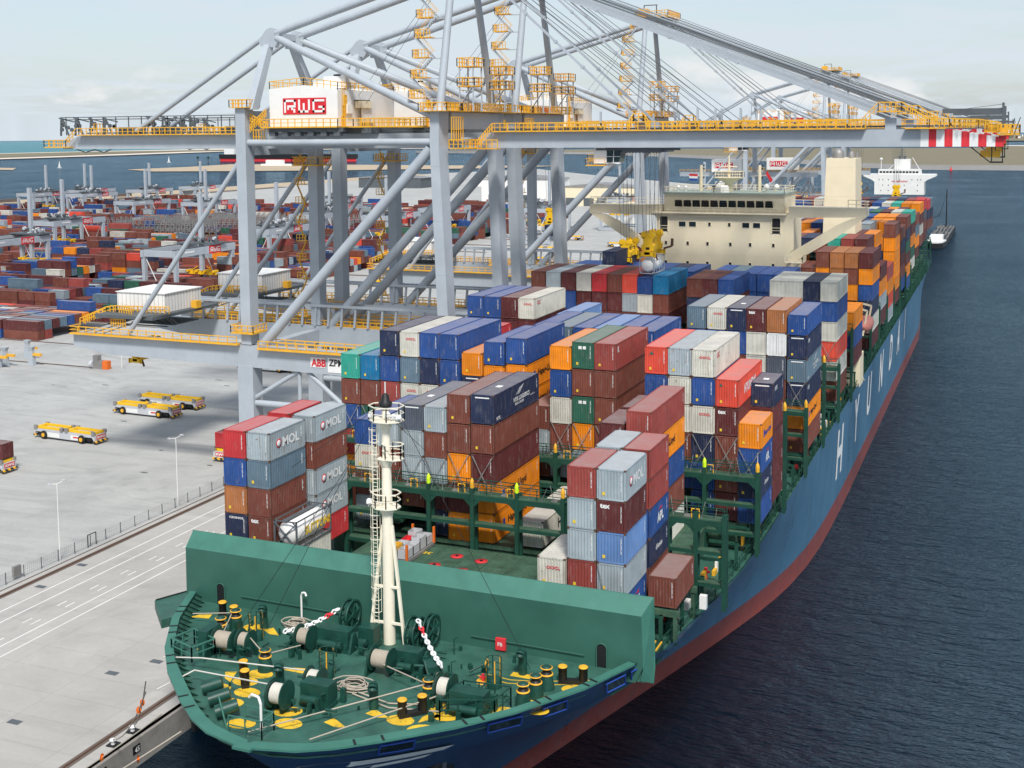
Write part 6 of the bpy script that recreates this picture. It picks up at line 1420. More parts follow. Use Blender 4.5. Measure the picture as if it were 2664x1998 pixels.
    mb = MB(); mb.box(-44.1, -36.4, Y1+1.5, Y1+1.58, 61.95, 64.45); sg = B(mb, 'sign_board', 'signred', hs)
    rwg_logo((-43.85, Y1+1.46, 62.2), 7.2, 2.0, root, sg)
    mb = MB(); mb.rail([(-46.6, Y1+1.7, 65.9), (-40.4, Y1+1.7, 66.4), (-34.4, Y1+1.7, 65.6), (-34.4, Y1+20, 65.6), (-46.6, Y1+20, 65.9), (-46.6, Y1+1.7, 65.9)], 1.15, 1.3, .05); mb.box(-47.2, -33.6, Y1-.2, Y1+1.55, 59.85, 60.05); mb.box(-34.4, -31.4, Y1+1.5, Y1+20, 59.85, 60.05); mb.rail([(-47.2, Y1-.2, 60.05), (-33.4, Y1-.2, 60.05), (-31.4, Y1+1, 60.05), (-19.5, Y1+1, 60.05)], 1.15, 1.2, .055); mb.box(-33.6, -19.5, Y1+1, Y1+2.2, 59.85, 60.02); mb.rail([(-31, Y1+3.5, 60.05), (-19.5, Y1+3.5, 60.05)], 1.15, .9, .055); mb.rail([(-31.4, Y1+3.5, 60.05), (-31.4, Y1+20, 60.05)], 1.15, 1.4, .05)
    for k in range(3): mb.rail([(-34.3, Y1+2.6+k*.35, 60+k*1.6), (-34.3, Y1+3.6+k*.3, 60+k*1.6)], 1.6, .35, .05)
    mb.beam((-34.2, Y1+2.7, 60), (-34.2, Y1+2.7, 67), .08, .08); mb.beam((-34.2, Y1+3.3, 60), (-34.2, Y1+3.3, 67), .08, .08)
    B(mb, 'house_walkway', 'yellow', hs)
    mb = MB(); mb.box(-46.2, -33, Y1+.6, Y1+2.4, 59.2, 59.85); mb.box(-46, -30, Y1+4, Y1+18, 58.95, 59.8); 
    for k in range(6): mb.box(-46+k*2.3, -45+k*2.3, Y1+.4, Y1+1.4, 58.6, 59.3)
    B(mb, 'house_underframe', 'greyd', hs)
    mb = MB(); mb.box(-33.9, -33.6, Y1+8, Y1+12, 60.6, 64, 0); mb.box(-34.38, -34.0, Y1+4.0, Y1+5.4, 62, 63.4, 0); mb.box(-34.2, -33.2, Y1+6.6, Y1+10.2, 62.9, 64.0, 1); mb.box(-34.25, -33.5, Y1+6.4, Y1+8.2, 64.0, 64.15, 2); mb.box(-34.25, -33.5, Y1+8.5, Y1+10.2, 64.0, 64.15, 2); B(mb, 'vent_hood', ['white', 'cream', 'black'], hs)
    # leg top platforms, each with its railing
    def platf(nm, boxes, rails):
        mb = MB()
        for b in boxes: mb.box(*b)
        for r in rails: mb.rail(*r)
        B(mb, nm, 'yellow')
    for (x0, x1, y0, y1, z) in ((LX-.9, LX+2.4, Y1-.6, Y1+2.9, 63.05), (WX-2.4, WX+2.2, Y1-1.2, Y1+3.8, 62.05), (WX-2.4, WX+2.4, Y1+3.8, Y2+3.4, 62.05)):
        platf('leg_top_platform', [(x0, x1, y0, y1, z, z+.12)], [([(x0, y0, z+.12), (x1, y0, z+.12), (x1, y1, z+.12), (x0, y1, z+.12), (x0, y0, z+.12)], 1.15, .8, .055)])
    platf('side_landing', [(LX+1.7, LX+4.5, Y1+1.2, Y1+2.4, 60.8, 61.0)], [([(LX+1.8, Y1+1.1, 60.9), (LX+5, Y1+1.1, 59.3)], 1.2, .45, .06)])
    platf('side_ladder', [], [([(LX+2.4, Y1+1, 57.4), (LX+4.4, Y1+1, 57.4)], 2.2, .5, .06)]); platf('side_stair', [], [([(LX+1.8, Y1+1, 59.2), (LX+4.8, Y1+1, 61.6)], 1.2, .4, .06)])
    platf('leg_ladder_cage', [], [([(WX+1.9, Y1+1, 57.6), (WX+1.9, Y1+5, 57.6)], 3.6, .8, .06)])
    platf('cross_walkway', [(WX+1.6, WX+4, Y1+1, Y1+18, 56.5, 56.65)], [([(WX+3.8, Y1+.8, 56.6), (WX+3.8, Y1+18, 56.6)], 1.3, 1.1, .06), ([(WX+1.6, Y1+.7, 56.6), (WX+3.8, Y1+.7, 56.6)], 1.3, .8, .06)])
    platf('hinge_platform', [(-15, -9.6, ya-1.3, ya-.1, 56.42, 56.56)], [([(-14, ya-1.2, 56.6), (-9.6, ya-1.2, 56.6)], 1.2, .8, .06)]); platf('hinge_stair', [], [([(-12.8, ya-1.2, 56.6), (-10.5, ya-1.2, 59)], 1.2, .5, .055)])
    for x0, y0, hh in ((WX+1.4, Y1+4.2, (65.7, 68.6)), (WX+1.4, Y2-4.6, (65.6, 67.9))):
        mb = MB()
        for z in hh: mb.box(x0, x0+2.8, y0, y0+3.6, z, z+.14, 0); mb.rail([(x0, y0, z+.14), (x0+2.8, y0, z+.14), (x0+2.8, y0+3.6, z+.14), (x0, y0+3.6, z+.14), (x0, y0, z+.14)], 1.2, .9, .055, 0)
        for dx in (.3, 2.5):
            for dy in (.2, 3.3): mb.box(x0+dx-.09, x0+dx+.09, y0+dy-.09, y0+dy+.09, 62.1, hh[1], 1)
        mb.beam((x0, y0, 62.2), (x0+2.4, y0, 65.6), .5, .08, 1); B(mb, 'access_tower', ['yellow', 'grey'])
    z = 64.0; k = 0; 
    while z < 82:
        sx = WX-2.3; yy = Y1+1.2+(z-62)*.25; mb = MB()
        x0, x1 = (sx-1.9, sx-.4)
        mb.box(x0-.8, x1+.3, yy-.9, yy+.9, z, z+.14, 0); mb.rail([(x0-.8, yy-.9, z+.14), (x1+.3, yy-.9, z+.14)], 1.1, .5, .045, 0); mb.rail([(x0-.8, yy-.9, z+.14), (x0-.8, yy+.9, z+.14)], 1.1, .5, .045, 0); mb.beam((x1+.2, yy, z-.1), (WX-.3, yy, z-.1), .16, .16, 1)
        a, b = ((x0-.6, z), (x1+.9, z+3)) if k % 2 else ((x1+.9, z), (x0-.6, z+3))
        for dy in (-.35, .35): mb.beam((a[0], yy+dy, a[1]), (b[0], yy+dy, b[1]), .07, .2, 1); mb.beam((a[0], yy+dy, a[1]+1), (b[0], yy+dy, b[1]+1), .055, .055, 0)
        for j in range(9): t = (j+.5)/9; mb.beam((a[0]+(b[0]-a[0])*t, yy-.35, a[1]+(b[1]-a[1])*t), (a[0]+(b[0]-a[0])*t, yy+.35, a[1]+(b[1]-a[1])*t), .22, .05, 1)
        B(mb, 'stair_flight', ['yellow', 'grey']); z += 3.0; k += 1
    # zig-zag stairs on the landside leg of the far frame
    z = 27; k = 0
    while z < 55:
        mb = MB(); x0 = LX-1.5; yy = Y2+.6; mb.box(x0-1.2, x0+.6, yy-.8, yy+.8, z, z+.12); mb.rail([(x0-1.2, yy-.8, z+.1), (x0+.6, yy-.8, z+.1)], 1.1, .6, .05); mb.beam((x0-1 if k % 2 else x0+.5, yy-.5, z), (x0+.5 if k % 2 else x0-1, yy-.5, z+3.3), .35, .12); B(mb, 'leg_stair', 'yellow'); z += 3.3; k += 1
    mb = MB(); mb.box(LX-2.6, LX+2.6, Y2-1.3, Y2+3.2, 53.4, 53.6); mb.rail([(LX-2.6, Y2-1.3, 53.6), (LX+2.6, Y2-1.3, 53.6), (LX+2.6, Y2+3, 53.6)], 1.3, .7, .05); mb.rail([(LX-2.6, Y2-1.3, 53.6), (LX-2.6, Y2+3, 53.6)], 1.3, .7, .05); B(mb, 'checker_platform', 'yellow')
    # main trolley, operator cab
    tx = {0: 2.5, 1: 1.6}.get(0)
    return root
def trolley(root, Y1, xc, xt):
    ya = Y1+6.6; yb = Y1+14.0
    mb = MB(); mb.box(xt-3, xt+3, ya+.8, yb-.1, 55.9, 56.5); mb.box(xt-7, xt+5.5, ya+1, ya+1.3, 56.2, 56.5); random.seed(6)
    for k in range(12): x = xt-3+k*.5; mb.lathe((x, ya+1.2, 56.1), [(.3, 0), (.3, .25)], 8, 0, 'y')
    mb.build('trolley', 'greyd', root)
    mb = MB(); mb.box(xc, xc+1.9, ya+1.2, ya+3.6, 54.3, 56.3, 0); mb.prism([(xc+1.9, 56.3), (xc+4.1, 56.3), (xc+3.8, 54.3), (xc+1.9, 54.0)], ya+1.2, ya+3.6, 'y', 0)
    c = mb.build('operator_cab', 'white', root)
    mb = MB(); mb.prism([(xc+2.0, 56.2), (xc+4.16, 56.2), (xc+3.86, 54.55), (xc+2.0, 54.4)], ya+1.12, ya+3.68, 'y', 0); mb.build('cab_window', 'glass', c)
    mb = MB(); mb.beam((xc+3.0, ya+1.08, 54.4), (xc+3.1, ya+1.08, 56.2), .07, .07); mb.beam((xc+2.0, ya+1.08, 55.3), (xc+4.0, ya+1.08, 55.3), .07, .07); mb.box(xc+2, xc+4.1, ya+1.05, ya+1.1, 54.25, 54.42); mb.build('cab_window_bar', 'white', c)
    mb = MB(); mb.box(xc-1.0, xc+1.9, ya+.4, ya+3.8, 53.95, 54.1); mb.rail([(xc-1, ya+.4, 54.1), (xc+1.9, ya+.4, 54.1)], .9, 1.4, .03); mb.rail([(xc-1, ya+.4, 54.1), (xc-1, ya+3.8, 54.1)], .9, 1.1, .03); mb.build('cab_platform', 'yellow', c)
    mb = MB(); mb.rail([(xc+1.9, ya+1, 53.9), (xc+4.2, ya+1, 53.5)], .6, .5, .03); mb.build('cab_basket', 'steel', c)
def rwg_logo(p, W_, H_, root, par, face='-y', mat='whitelet'):
    """blocky white RWG letters on the sign; strokes as flat bars"""
    u = W_/17.0; t = H_*.17; mb = MB()
    def bar(x0, z0, x1, z1):
        if face == '-y': mb.box(p[0]+x0, p[0]+x1, p[1]-.02, p[1]+.02, p[2]+z0, p[2]+z1)
        else: mb.box(p[0]-.02, p[0]+.02, p[1]+x0, p[1]+x1, p[2]+z0, p[2]+z1)
    w_ = W_*.29; g = W_*.065; tw = W_*.045
    # R
    bar(0, 0, tw, H_); bar(0, H_-t, w_, H_); bar(w_-tw, H_*.55, w_, H_); bar(w_*.28, H_*.40, w_, H_*.40+t); bar(w_*.28, H_*.22, w_*.28+tw*.8, H_*.40); bar(w_*.62, H_*.2, w_*.62+tw, H_*.42); bar(w_*.8, 0, w_*.8+tw, H_*.3)
    x = w_+g
    bar(x, 0, x+tw, H_); bar(x, 0, x+w_*.86, t); bar(x+w_*.47-tw/2, 0, x+w_*.47+tw/2, H_*.72); bar(x+w_-tw, H_*.18, x+w_, H_)
    x = 2*(w_+g)
    bar(x, 0, x+tw, H_); bar(x, H_-t, x+w_, H_); bar(x, 0, x+w_, t); bar(x+w_-tw, 0, x+w_, H_*.5); bar(x+w_*.5, H_*.5-t, x+w_, H_*.5)
    o = mb.build('sign_lettering', mat, par)
    return o
c1 = crane(70.0, 'nearest grey quay crane with large RWG machinery house and striped boom tip')
# brand boards on the nearest portal beam
def board_on(cr, y):
    mb = MB(); mb.box(-39.3, -36.7, y-.03, y+.05, 22.75, 24.3); mb.build('logo_panel', 'whitelet', cr)
    letter('ABB', (-39.15, y-.06, 22.95), 1.15, cr, '-y', .06, 'redlet', .86)
    mb = MB(); mb.box(-36.2, -31.0, y-.03, y+.05, 22.1, 24.4); mb.build('logo_panel', 'whitelet', cr)
    letter('ZPMC', (-36.0, y-.06, 23.15), 1.05, cr, '-y', .04, 'blacklet', .9)
c2 = dup(c1, (0, 29.1, 0), 'second grey quay crane directly behind the nearest one, its boom hidden behind the first')
c3 = dup(c1, (0, 103.0, 0), 'third grey quay crane, mast head with yellow platform just inside the frame')
c4 = dup(c1, (0, 388.0, 0), 'distant quay crane, left one of the far pair above the boom')
c5 = dup(c1, (0, 456.0, 0), 'distant quay crane, right one of the far pair above the boom')
board_on(c1, 70.0+.06)
for ch in list(c2.children):
    for g in list(ch.children):
        if g.name.startswith('sign'): bpy.data.objects.remove(g)
trolley(c1, 70.0, 4.6, 12); trolley(c2, 99.1, -5.0, 1); trolley(c3, 173.0, 2, 8)
# lower barge cranes seen under the boom
def barge_crane(x, y, label):
    root = thing('barge_crane', label, 'crane', (x, y, QZ), 'low barge cranes')
    for yy in (y, y+16):
        for xx, xt in ((x, x+3), (x+15, x+12)): MB().beam((xx, yy, QZ), (xt, yy+(2 if yy == y else -2), QZ+34), 1.1, 1.1).build('leg', 'grey', root)
        MB().tube((x, yy, QZ+10), (x+13, yy, QZ+33), .5, .5, 8).build('brace', 'grey', root)
    MB().box(x-24, x+40, y+7, y+9, QZ+34, QZ+36).build('boom', 'grey', root)
    mb = MB(); mb.rail([(x-24, y+6.8, QZ+36), (x+40, y+6.8, QZ+36)], 1.2, 2, .07); mb.build('walkway', 'yellow', root)
    h = MB().box(x-8, x+6, y+4, y+14, QZ+36.2, QZ+42).build('machinery_house', 'white', root)
    s = MB().box(x-6.5, x+2, y+3.9, y+3.98, QZ+38, QZ+40.6).build('sign_board', 'signred', h); rwg_logo((x-6.2, y+3.86, QZ+38.3), 7.8, 2.0, root, s)
barge_crane(-62, 470, 'low barge crane with small RWG house left of the two under the boom')
barge_crane(-42, 500, 'low barge crane with small RWG house right of the two under the boom')
# ---- spreaders hanging from the cranes
def spreader(x, y, z, label, top=56, L_=6.06, rz=0):
    root = thing('spreader', label, 'spreader', (x, y, z), 'yellow spreaders hanging from the cranes')
    w2 = 1.2
    def A(mb, nm, m): o = mb.build(nm, m, None); o.parent = root; return o
    mb = MB(); mb.box(-w2, w2, -.0, .5, .1, .75); mb.box(-w2, w2, L_-.5, L_, .1, .75); mb.box(-.45, .45, 0, L_, .35, 1.0)
    for s in (-1, 1):
        for yy in (0, L_-.25): mb.box(s*w2-.14, s*w2+.14, yy, yy+.25, -.02, .8)
    A(mb, 'spreader_frame', 'brightyellow')
    for yy in (.35, L_-1.45):
        mb = MB(); mb.prism([(-.95, .9), (.95, .9), (1.05, 1.7), (.7, 2.1), (.75, 2.7), (1.15, 3.2), (.95, 3.7), (-.95, 3.7), (-1.15, 3.2), (-.75, 2.7), (-.7, 2.1), (-1.05, 1.7)], yy, yy+1.05, 'y'); A(mb, 'headblock', 'brightyellow')
        mb = MB()
        for s in (-1, 1): mb.lathe((s*.62, yy-.12, 3.55), [(.42, 0), (.42, .28)], 12, 0, 'y'); mb.lathe((s*.62, yy+.9, 3.55), [(.42, 0), (.42, .28)], 12, 0, 'y')
        A(mb, 'sheave', 'brightyellow')
        mb = MB(); mb.box(-.3, .3, yy-.02, yy-.0, 1.1, 1.5); mb.box(-.9, -.4, yy-.03, yy, 2.9, 3.0); A(mb, 'spreader_recess', 'black')
    mb = MB(); mb.box(-.8, .8, 1.4, L_-1.4, 1.0, 1.9); mb.tube((-.5, 1.2, 2.4), (-.5, L_-1.2, 2.4), .16, .16, 8); mb.box(-.2, .6, 2.2, L_-2.2, 1.9, 3.1); A(mb, 'power_pack', 'brightyellow')
    mb = MB(); mb.beam((1.2, L_-.6, .9), (2.5, L_-.4, 1.3), .4, .3); mb.beam((2.5, L_-.4, 1.3), (2.55, L_-.4, 2.5), .4, .3); mb.beam((1.2, .4, .6), (1.6, .4, -.5), .3, .2); A(mb, 'flipper', 'rust')
    for i, (dx, yy) in enumerate(((-1, .5), (-.3, .5), (.3, .5), (1, .5), (-1, L_-.6), (-.3, L_-.6), (.3, L_-.6), (1, L_-.6))):
        mb = MB(); mb.tube((dx*.7, yy, 3.6), (dx*1.4, yy, top-z), .035, .035, 5); A(mb, 'hoist_rope', 'greyd')
    return root
spreader(8.55, 92.0, 39.3, 'yellow spreader with tank container just left of the cream deckhouse')
build_tank(8.55, 92.0, 36.65, 'white tank container hanging in a grey frame from the yellow spreader', '', 'grey', None, True)
spreader(-1.6, 113.0, 36.0, 'yellow spreader resting above a blue container left of the tank one')
s3 = spreader(-40, 178, 37.0, 'high yellow spreader behind the crane legs carrying a navy container')
build_container(dict(x=-40, y=178, z=34.3, L=6.058, H=2.59, col='nv', tag='', rot=0, dist=300, n=0, tier=0, bay=90), 'navy container hanging in the air under the high spreader behind the crane legs', None)
spreader(14, 318, 37.5, 'small far yellow spreader low on the white bridge front, left one'); spreader(25, 330, 36.2, 'small far yellow spreader in front of the white bridge, right one')
spreader(-76.5, 74, 20.2, 'yellow spreader with red corners under the overhanging portal beam', 22)
# ================================================================ automated vehicles
def agv(x, y, label, rz=0.0, load=None):
    root = thing('container_vehicle', label, 'automated vehicle', (x, y, QZ), 'driverless container vehicles')
    def A(mb, nm, m, par=None): o = mb.build(nm, m, None); o.parent = par or root; return o
    mb = MB(); mb.prism([(-5.0, .38), (-2.0+.0, .38), (3.9, .38), (3.9, 1.25), (6.7, 1.3), (7.2, .55), (7.35, .55), (7.35, 1.75), (-7.35, 1.75), (-7.35, .9), (-6.9, 1.3), (-5.0, 1.25)], -1.5, 1.5, 'y'); A(mb, 'chassis', 'agv')
    mb = MB(); mb.box(-4.3, -1.2, -1.53, -1.5, .5, 1.3, 0); mb.box(1.6, 3.5, -1.53, -1.5, .5, 1.3, 0); A(mb, 'side_panel', 'white')
    mb = MB(); mb.box(2.2, 3.4, -1.56, -1.53, .85, 1.1); A(mb, 'side_sign', 'signred')
    A(MB().box(-6.7, -3.1, -1.35, 1.35, .55, 1.28), 'wheel_arch', 'black'); A(MB().box(3.1, 6.4, -1.35, 1.35, .55, 1.28), 'wheel_arch', 'black')
    for wx in (-4.9, 4.3):
        for s in (-1, 1):
            t = A(MB().lathe((wx, s*1.5-(.22 if s > 0 else .28), .78), [(.6, 0), (.78, .08), (.78, .42), (.6, .5)], 20, 0, 'y'), 'tyre', 'tyre')
            A(MB().lathe((wx, s*1.5-(.0 if s > 0 else .34), .78), [(.38, -.02), (.38, .3), (.2, .34)], 16, 0, 'y'), 'wheel_hub', 'yellow')
    for a, b in ((-7.0, -.6), (.6, 7.0)):
        mb = MB()
        for s in (-1, 1): mb.box(a, b, s*1.05-.13, s*1.05+.13, 1.8, 2.25)
        mb.box(a, a+.5, -1.05, 1.05, 1.8, 2.22); mb.box(b-.5, b, -1.05, 1.05, 1.8, 2.22); A(mb, 'lift_frame', 'brightyellow')
        for xx in (a, b):
            for s in (-1, 1): A(MB().box(xx-.35, xx+.35, s*1.42-.22, s*1.42+.22, 1.7, 2.35), 'corner_guide', 'steel')
    for s in (-1, 1):
        mb = MB(); mb.box(s*7.36-.03, s*7.36+.03, -1.0, 1.2, .95, 1.65); sg = A(mb, 'end_sign', 'signred'); 
        me, wd = text_mesh('RWG', .06, 'whitelet'); put(me, 'sign_lettering', root, (s*7.42, -.85 if s > 0 else .95, 1.1), s*math.pi/2, (1.9/wd, 1, .42))
        mb = MB(); mb.box(s*7.3-.35, s*7.3+.35, -1.5, 1.5, .42, .72); A(mb, 'bumper', 'hazard')
        mb = MB(); mb.rail([(s*7.6, -1.2, .3), (s*7.6, 1.2, .3)], .35, 1.2, .04); A(mb, 'bumper_bar', 'steel')
    for xx in (-6.9, -.3, .3, 6.9): A(MB().box(xx-.25, xx+.25, -1.65, -1.45, 2.35, 2.5), 'lamp_bracket', 'steel')
    root.rotation_euler = (0, 0, rz); return root
agv(-98.8, 82.3, 'empty yellow-topped driverless vehicle, the nearest and leftmost of three on the apron', -.05)
agv(-98.4, 103.6, 'empty yellow-topped driverless vehicle, middle one of three on the apron', -.04)
agv(-98.6, 111.4, 'empty yellow-topped driverless vehicle, farthest of three on the apron', -.04)
agv(-101.4, 151.0, 'driverless vehicle mostly hidden behind the crane leg under the portal beam', 0)
agv(-100.0, 61.3, 'loaded driverless vehicle cut by the left edge of the picture', -.02)
def carried(x, y, col, lab, rz=math.pi/2):
    build_container(dict(x=x, y=y, z=QZ+2.4, L=6.058, H=2.59, col=col, tag='', rot=1, dist=300, n=0, tier=0, bay=91, rust=.2), lab, None)
carried(-92.9, 61.3, 'mr', 'maroon container riding on the loaded vehicle at the left picture edge')
a5 = agv(-63.3, 86.5, 'loaded driverless vehicle seen end-on left of the bow stacks', -math.pi/2)
d5 = build_container(dict(x=-63.3, y=79.4, z=QZ+2.4, L=12.19, H=2.59, col='rd', tag='', rot=0, dist=300, n=1, tier=0, bay=92, rust=.1), 'bright red container riding on the end-on vehicle beside the bow stacks', None)
for i, (x, y) in enumerate(((-150, 300), (-128, 330), (-160, 360), (-120, 395), (-140, 440), (-112, 470), (-150, 500))):
    agv(x, y, ['far empty vehicle nearest under the third crane', 'far yellow vehicle left of the cream bridge wing', 'far yellow vehicle beside the yard front', 'far yellow vehicle under the wing tip', 'small far vehicle midway to the far quay', 'small far vehicle by the far crane legs', 'farthest small yellow vehicle on the apron'][i])
# ================================================================ stacking cranes in the yard
def asc(xf, y0, label, trol=.5, sign=True, zt=21.0, mast=True):
    sp = 31.0; xb = xf-13.0; root = thing('stacking_crane', label, 'gantry crane', (xf, y0, QZ), 'yard stacking cranes')
    def B(mb, nm, m, par=root): return mb.build(nm, m, par)
    for x in (xf, xb):
        mb = MB(); mb.box(x-.5, x+.5, y0-1.2, y0+sp+1.2, zt-2.3, zt); g = B(mb, 'girder', 'grey')
        mb = MB(); mb.box(x-.7, x-.3, y0-1, y0+sp+1, zt+.05, zt+.35); B(mb, 'girder_rail', 'greyd')
    mb = MB()
    for y in (y0, y0+sp): mb.box(xb, xf, y-.7, y+.7, zt-2.1, zt-.2); mb.box(xb-1, xf+1, y-.5, y+.5, QZ+.6, QZ+1.8)
    B(mb, 'end_beam', 'grey')
    for x in (xf-.2, xb+.2):
        for y in (y0, y0+sp):
            mb = MB(); mb.taper((x, y, QZ+1.6), (x, y, zt-2.2), .9, 1.0, 1.3, 1.7); B(mb, 'leg', 'grey')
    for y in (y0, y0+sp):
        mb = MB(); mb.beam((xf-1, y, QZ+2), (xf-4.7, y, zt-10), .2, .2); mb.beam((xb+1, y, QZ+2), (xb+4.7, y, zt-10), .2, .2); mb.beam((xf-1, y, zt-3), (xf-4.7, y, zt-10), .2, .2); mb.beam((xb+1, y, zt-3), (xb+4.7, y, zt-10), .2, .2); B(mb, 'leg_lattice', 'white')
    yt = y0+sp*trol; xm = (xf+xb)/2
    mb = MB(); mb.box(xb-1.2, xf+1.2, yt-3.4, yt+3.4, zt+.4, zt+.9, 0); random.seed(int(y0))
    for k in range(18): a = random.uniform(xb, xf); b = yt+random.uniform(-3, 3); s = random.uniform(.4, 1.0); mb.lathe((a, b, zt+1.0+random.uniform(0, 1.6)), [(s*.8, -.5), (s*.8, .5)], 8, random.choice((0, 1)), random.choice('xy')); mb.box(a-.1, a+.1, b-.1, b+.1, zt+.8, zt+2.6, 0)
    mb.rail([(xf+1.2, yt-3.4, zt+.9), (xf+1.2, yt+3.4, zt+.9)], 1.1, .9, .05); B(mb, 'trolley', ['greyd', 'agv'])
    if mast: mb = MB(); mb.box(xm-.65, xm+.65, yt-.65, yt+.65, zt-9, zt+18); B(mb, 'mast_column', 'grey')
    mb = MB(); mb.box(xm-6, xm+6, yt-.5, yt+.5, zt-10.2, zt-9.6); 
    for k in range(7): a = xm-5.4+k*1.8; mb.box(a-.5, a+.5, yt-1.2, yt+1.2, zt-9.4-(k % 2)*.9, zt-8.7-(k % 2)*.5)
    for s in (-1, 1): mb.beam((xm+s*6, yt, zt-10), (xm+s*2, yt, zt-7.6), .2, .2)
    B(mb, 'yard_spreader', 'brightyellow')
    if sign:
        mb = MB(); mb.box(xf+.5, xf+.6, y0+sp*.55, y0+sp*.55+6.4, zt-2.5, zt+.2); sg = B(mb, 'sign_board', 'signred'); rwg_logo((xf+.66, y0+sp*.55+.6, zt-2.0), 5.2, 1.7, root, sg, '+x')
        mb = MB(); mb.box(xf+.5, xf+.56, y0+4, y0+9, zt-1.2, zt-.7); B(mb, 'name_plate', 'white')
    mb = MB(); mb.lathe((xf+1.3, y0+sp-1, QZ+5), [(2.2, 0), (2.2, .15)], 18, 0, 'x'); 
    for k in range(8): a = math.pi*k/4; mb.beam((xf+1.5, y0+sp-1, QZ+5), (xf+1.5, y0+sp-1+2.4*math.cos(a), QZ+5+2.4*math.sin(a)), .1, .1, 1)
    B(mb, 'cable_reel', ['greyd', 'agv'])
    mb = MB(); mb.box(xb+1, xf-1, y0+sp-.9, y0+sp+1.4, QZ+1.9, QZ+5.2); B(mb, 'electrical_house', 'white')
    return root
ASC_ = [(-191, 234, 'stacking crane with RWG sign left of the nearest landside crane leg', .72), (-280, 241, 'stacking crane with RWG sign cut by the left picture edge', .95), (-212, 320, 'stacking crane with RWG sign seen between the first diagonal pipes', .5), (-203, 403, 'stacking crane with RWG sign seen right of the long diagonal pipe', .35),
        (-532, 530, 'far stacking crane with dark girder, leftmost of the row by the water', .6), (-492, 531, 'far stacking crane with RWG sign, second of the row by the water', .5), (-530, 574, 'far stacking crane, third of the row by the water', .3), (-491, 588, 'far stacking crane with RWG sign, fourth of the row by the water', .5), (-485, 638, 'far stacking crane with RWG sign just left of the first crane leg', .5),
        (-330, 330, 'stacking crane deep in the yard among brown containers', .4), (-240, 400, 'stacking crane far behind between the two landside legs', .6), (-200, 455, 'far stacking crane seen between crane legs left of centre', .5), (-170, 500, 'far stacking crane near the yard front behind the second crane', .4), (-140, 560, 'far stacking crane left of the cream bridge wing', .5), (-110, 640, 'farthest stacking crane above the cream bridge wing', .5), (-300, 520, 'far stacking crane in the middle of the yard', .5), (-262, 452, 'stacking crane behind the second landside leg', .3), (-400, 468, 'stacking crane between the racks and the water row', .6), (-150, 470, 'stacking crane whose sign shows between the central diagonal pipes', .6), (-355, 470, 'stacking crane behind the grey reefer racks', .4)]
for x, y, lab, tr in ASC_: asc(x, y, lab, tr)
# reefer racks
mb0 = None
for i in range(8):
    y = 395+i*9.5; x0, x1 = -372+i*4, -292+i*9; root = thing('reefer_rack', 'grey steel reefer rack, %s of the parallel rows in the yard' % ['first', 'second', 'third', 'fourth', 'fifth', 'sixth', 'seventh', 'rearmost'][i], 'steel rack', (x0, y, QZ), 'grey reefer racks in the yard')
    mb = MB()
    for z in (3, 6, 9, 12): mb.box(x0, x1, y-.6, y+.6, QZ+z-.12, QZ+z); mb.box(x0, x1, y-.65, y-.55, QZ+z+1, QZ+z+1.1)
    mb.build('rack_floor', 'steel', root); mb = MB(); x = x0
    while x <= x1:
        mb.box(x-.15, x+.15, y-.7, y-.4, QZ, QZ+14); mb.box(x-.15, x+.15, y+.4, y+.7, QZ, QZ+14)
        for z in (3, 6, 9): mb.box(x+1, x+1.7, y-.5, y+.5, QZ+z+.1, QZ+z+1.6)
        x += 3.2
    mb.build('rack_posts', 'steel', root, kind='stuff')
# AGV hand-over racks at the left, rail stops, cabinets
for i, (x, y) in enumerate(((-165.5, 134), (-165.5, 131.5), (-168, 144), (-160, 137))):
    root = thing('transfer_rack', ['grey transfer rack leg with yellow arm, nearest at the left edge', 'second grey transfer rack leg at the left edge', 'grey transfer rack post behind the others at left', 'grey transfer rack post with yellow arm right of the others'][i], 'rack', (x, y, QZ), 'transfer racks at the lane ends')
    MB().taper((x, y, QZ), (x, y, QZ+4.2), 1.7, 1.2, .9, .8).build('rack_post', 'grey', root); MB().taper((x, y, QZ+3.6), (x, y, QZ+4.6), .9, .9, 1.6, 1.2).build('rack_head', 'grey', root); MB().box(x+.4, x+3, y-.3, y+.3, QZ+2.4, QZ+3).build('rack_arm', 'yellow', root)
MB().box(-181, -172, 160.0, 160.6, QZ+2.4, QZ+3.4)
root = thing('rail_stop', 'grey rail end stop beside an orange cabinet at the end of a rail', 'rail stop', (-142, 139.5, QZ)); MB().box(-142.8, -141.4, 138.8, 140.2, QZ, QZ+3.2).build('stop_block', 'steel', root); MB().tube((-143.6, 139, QZ+1), (-142.8, 139, QZ+1), .9, .9, 10).build('buffer', 'agv', root)
tag(MB().box(-139.9, -138.3, 138.6, 139.9, QZ, QZ+2.0).build('cabinet', 'orange'), 'orange cabinet beside the rail end stop on the apron', 'cabinet')
tag(MB().box(-141.2, -139.95, 138.6, 139.9, QZ, QZ+2.0).build('cabinet', 'steel'), 'grey cabinet between the rail end stop and the orange cabinet', 'cabinet')
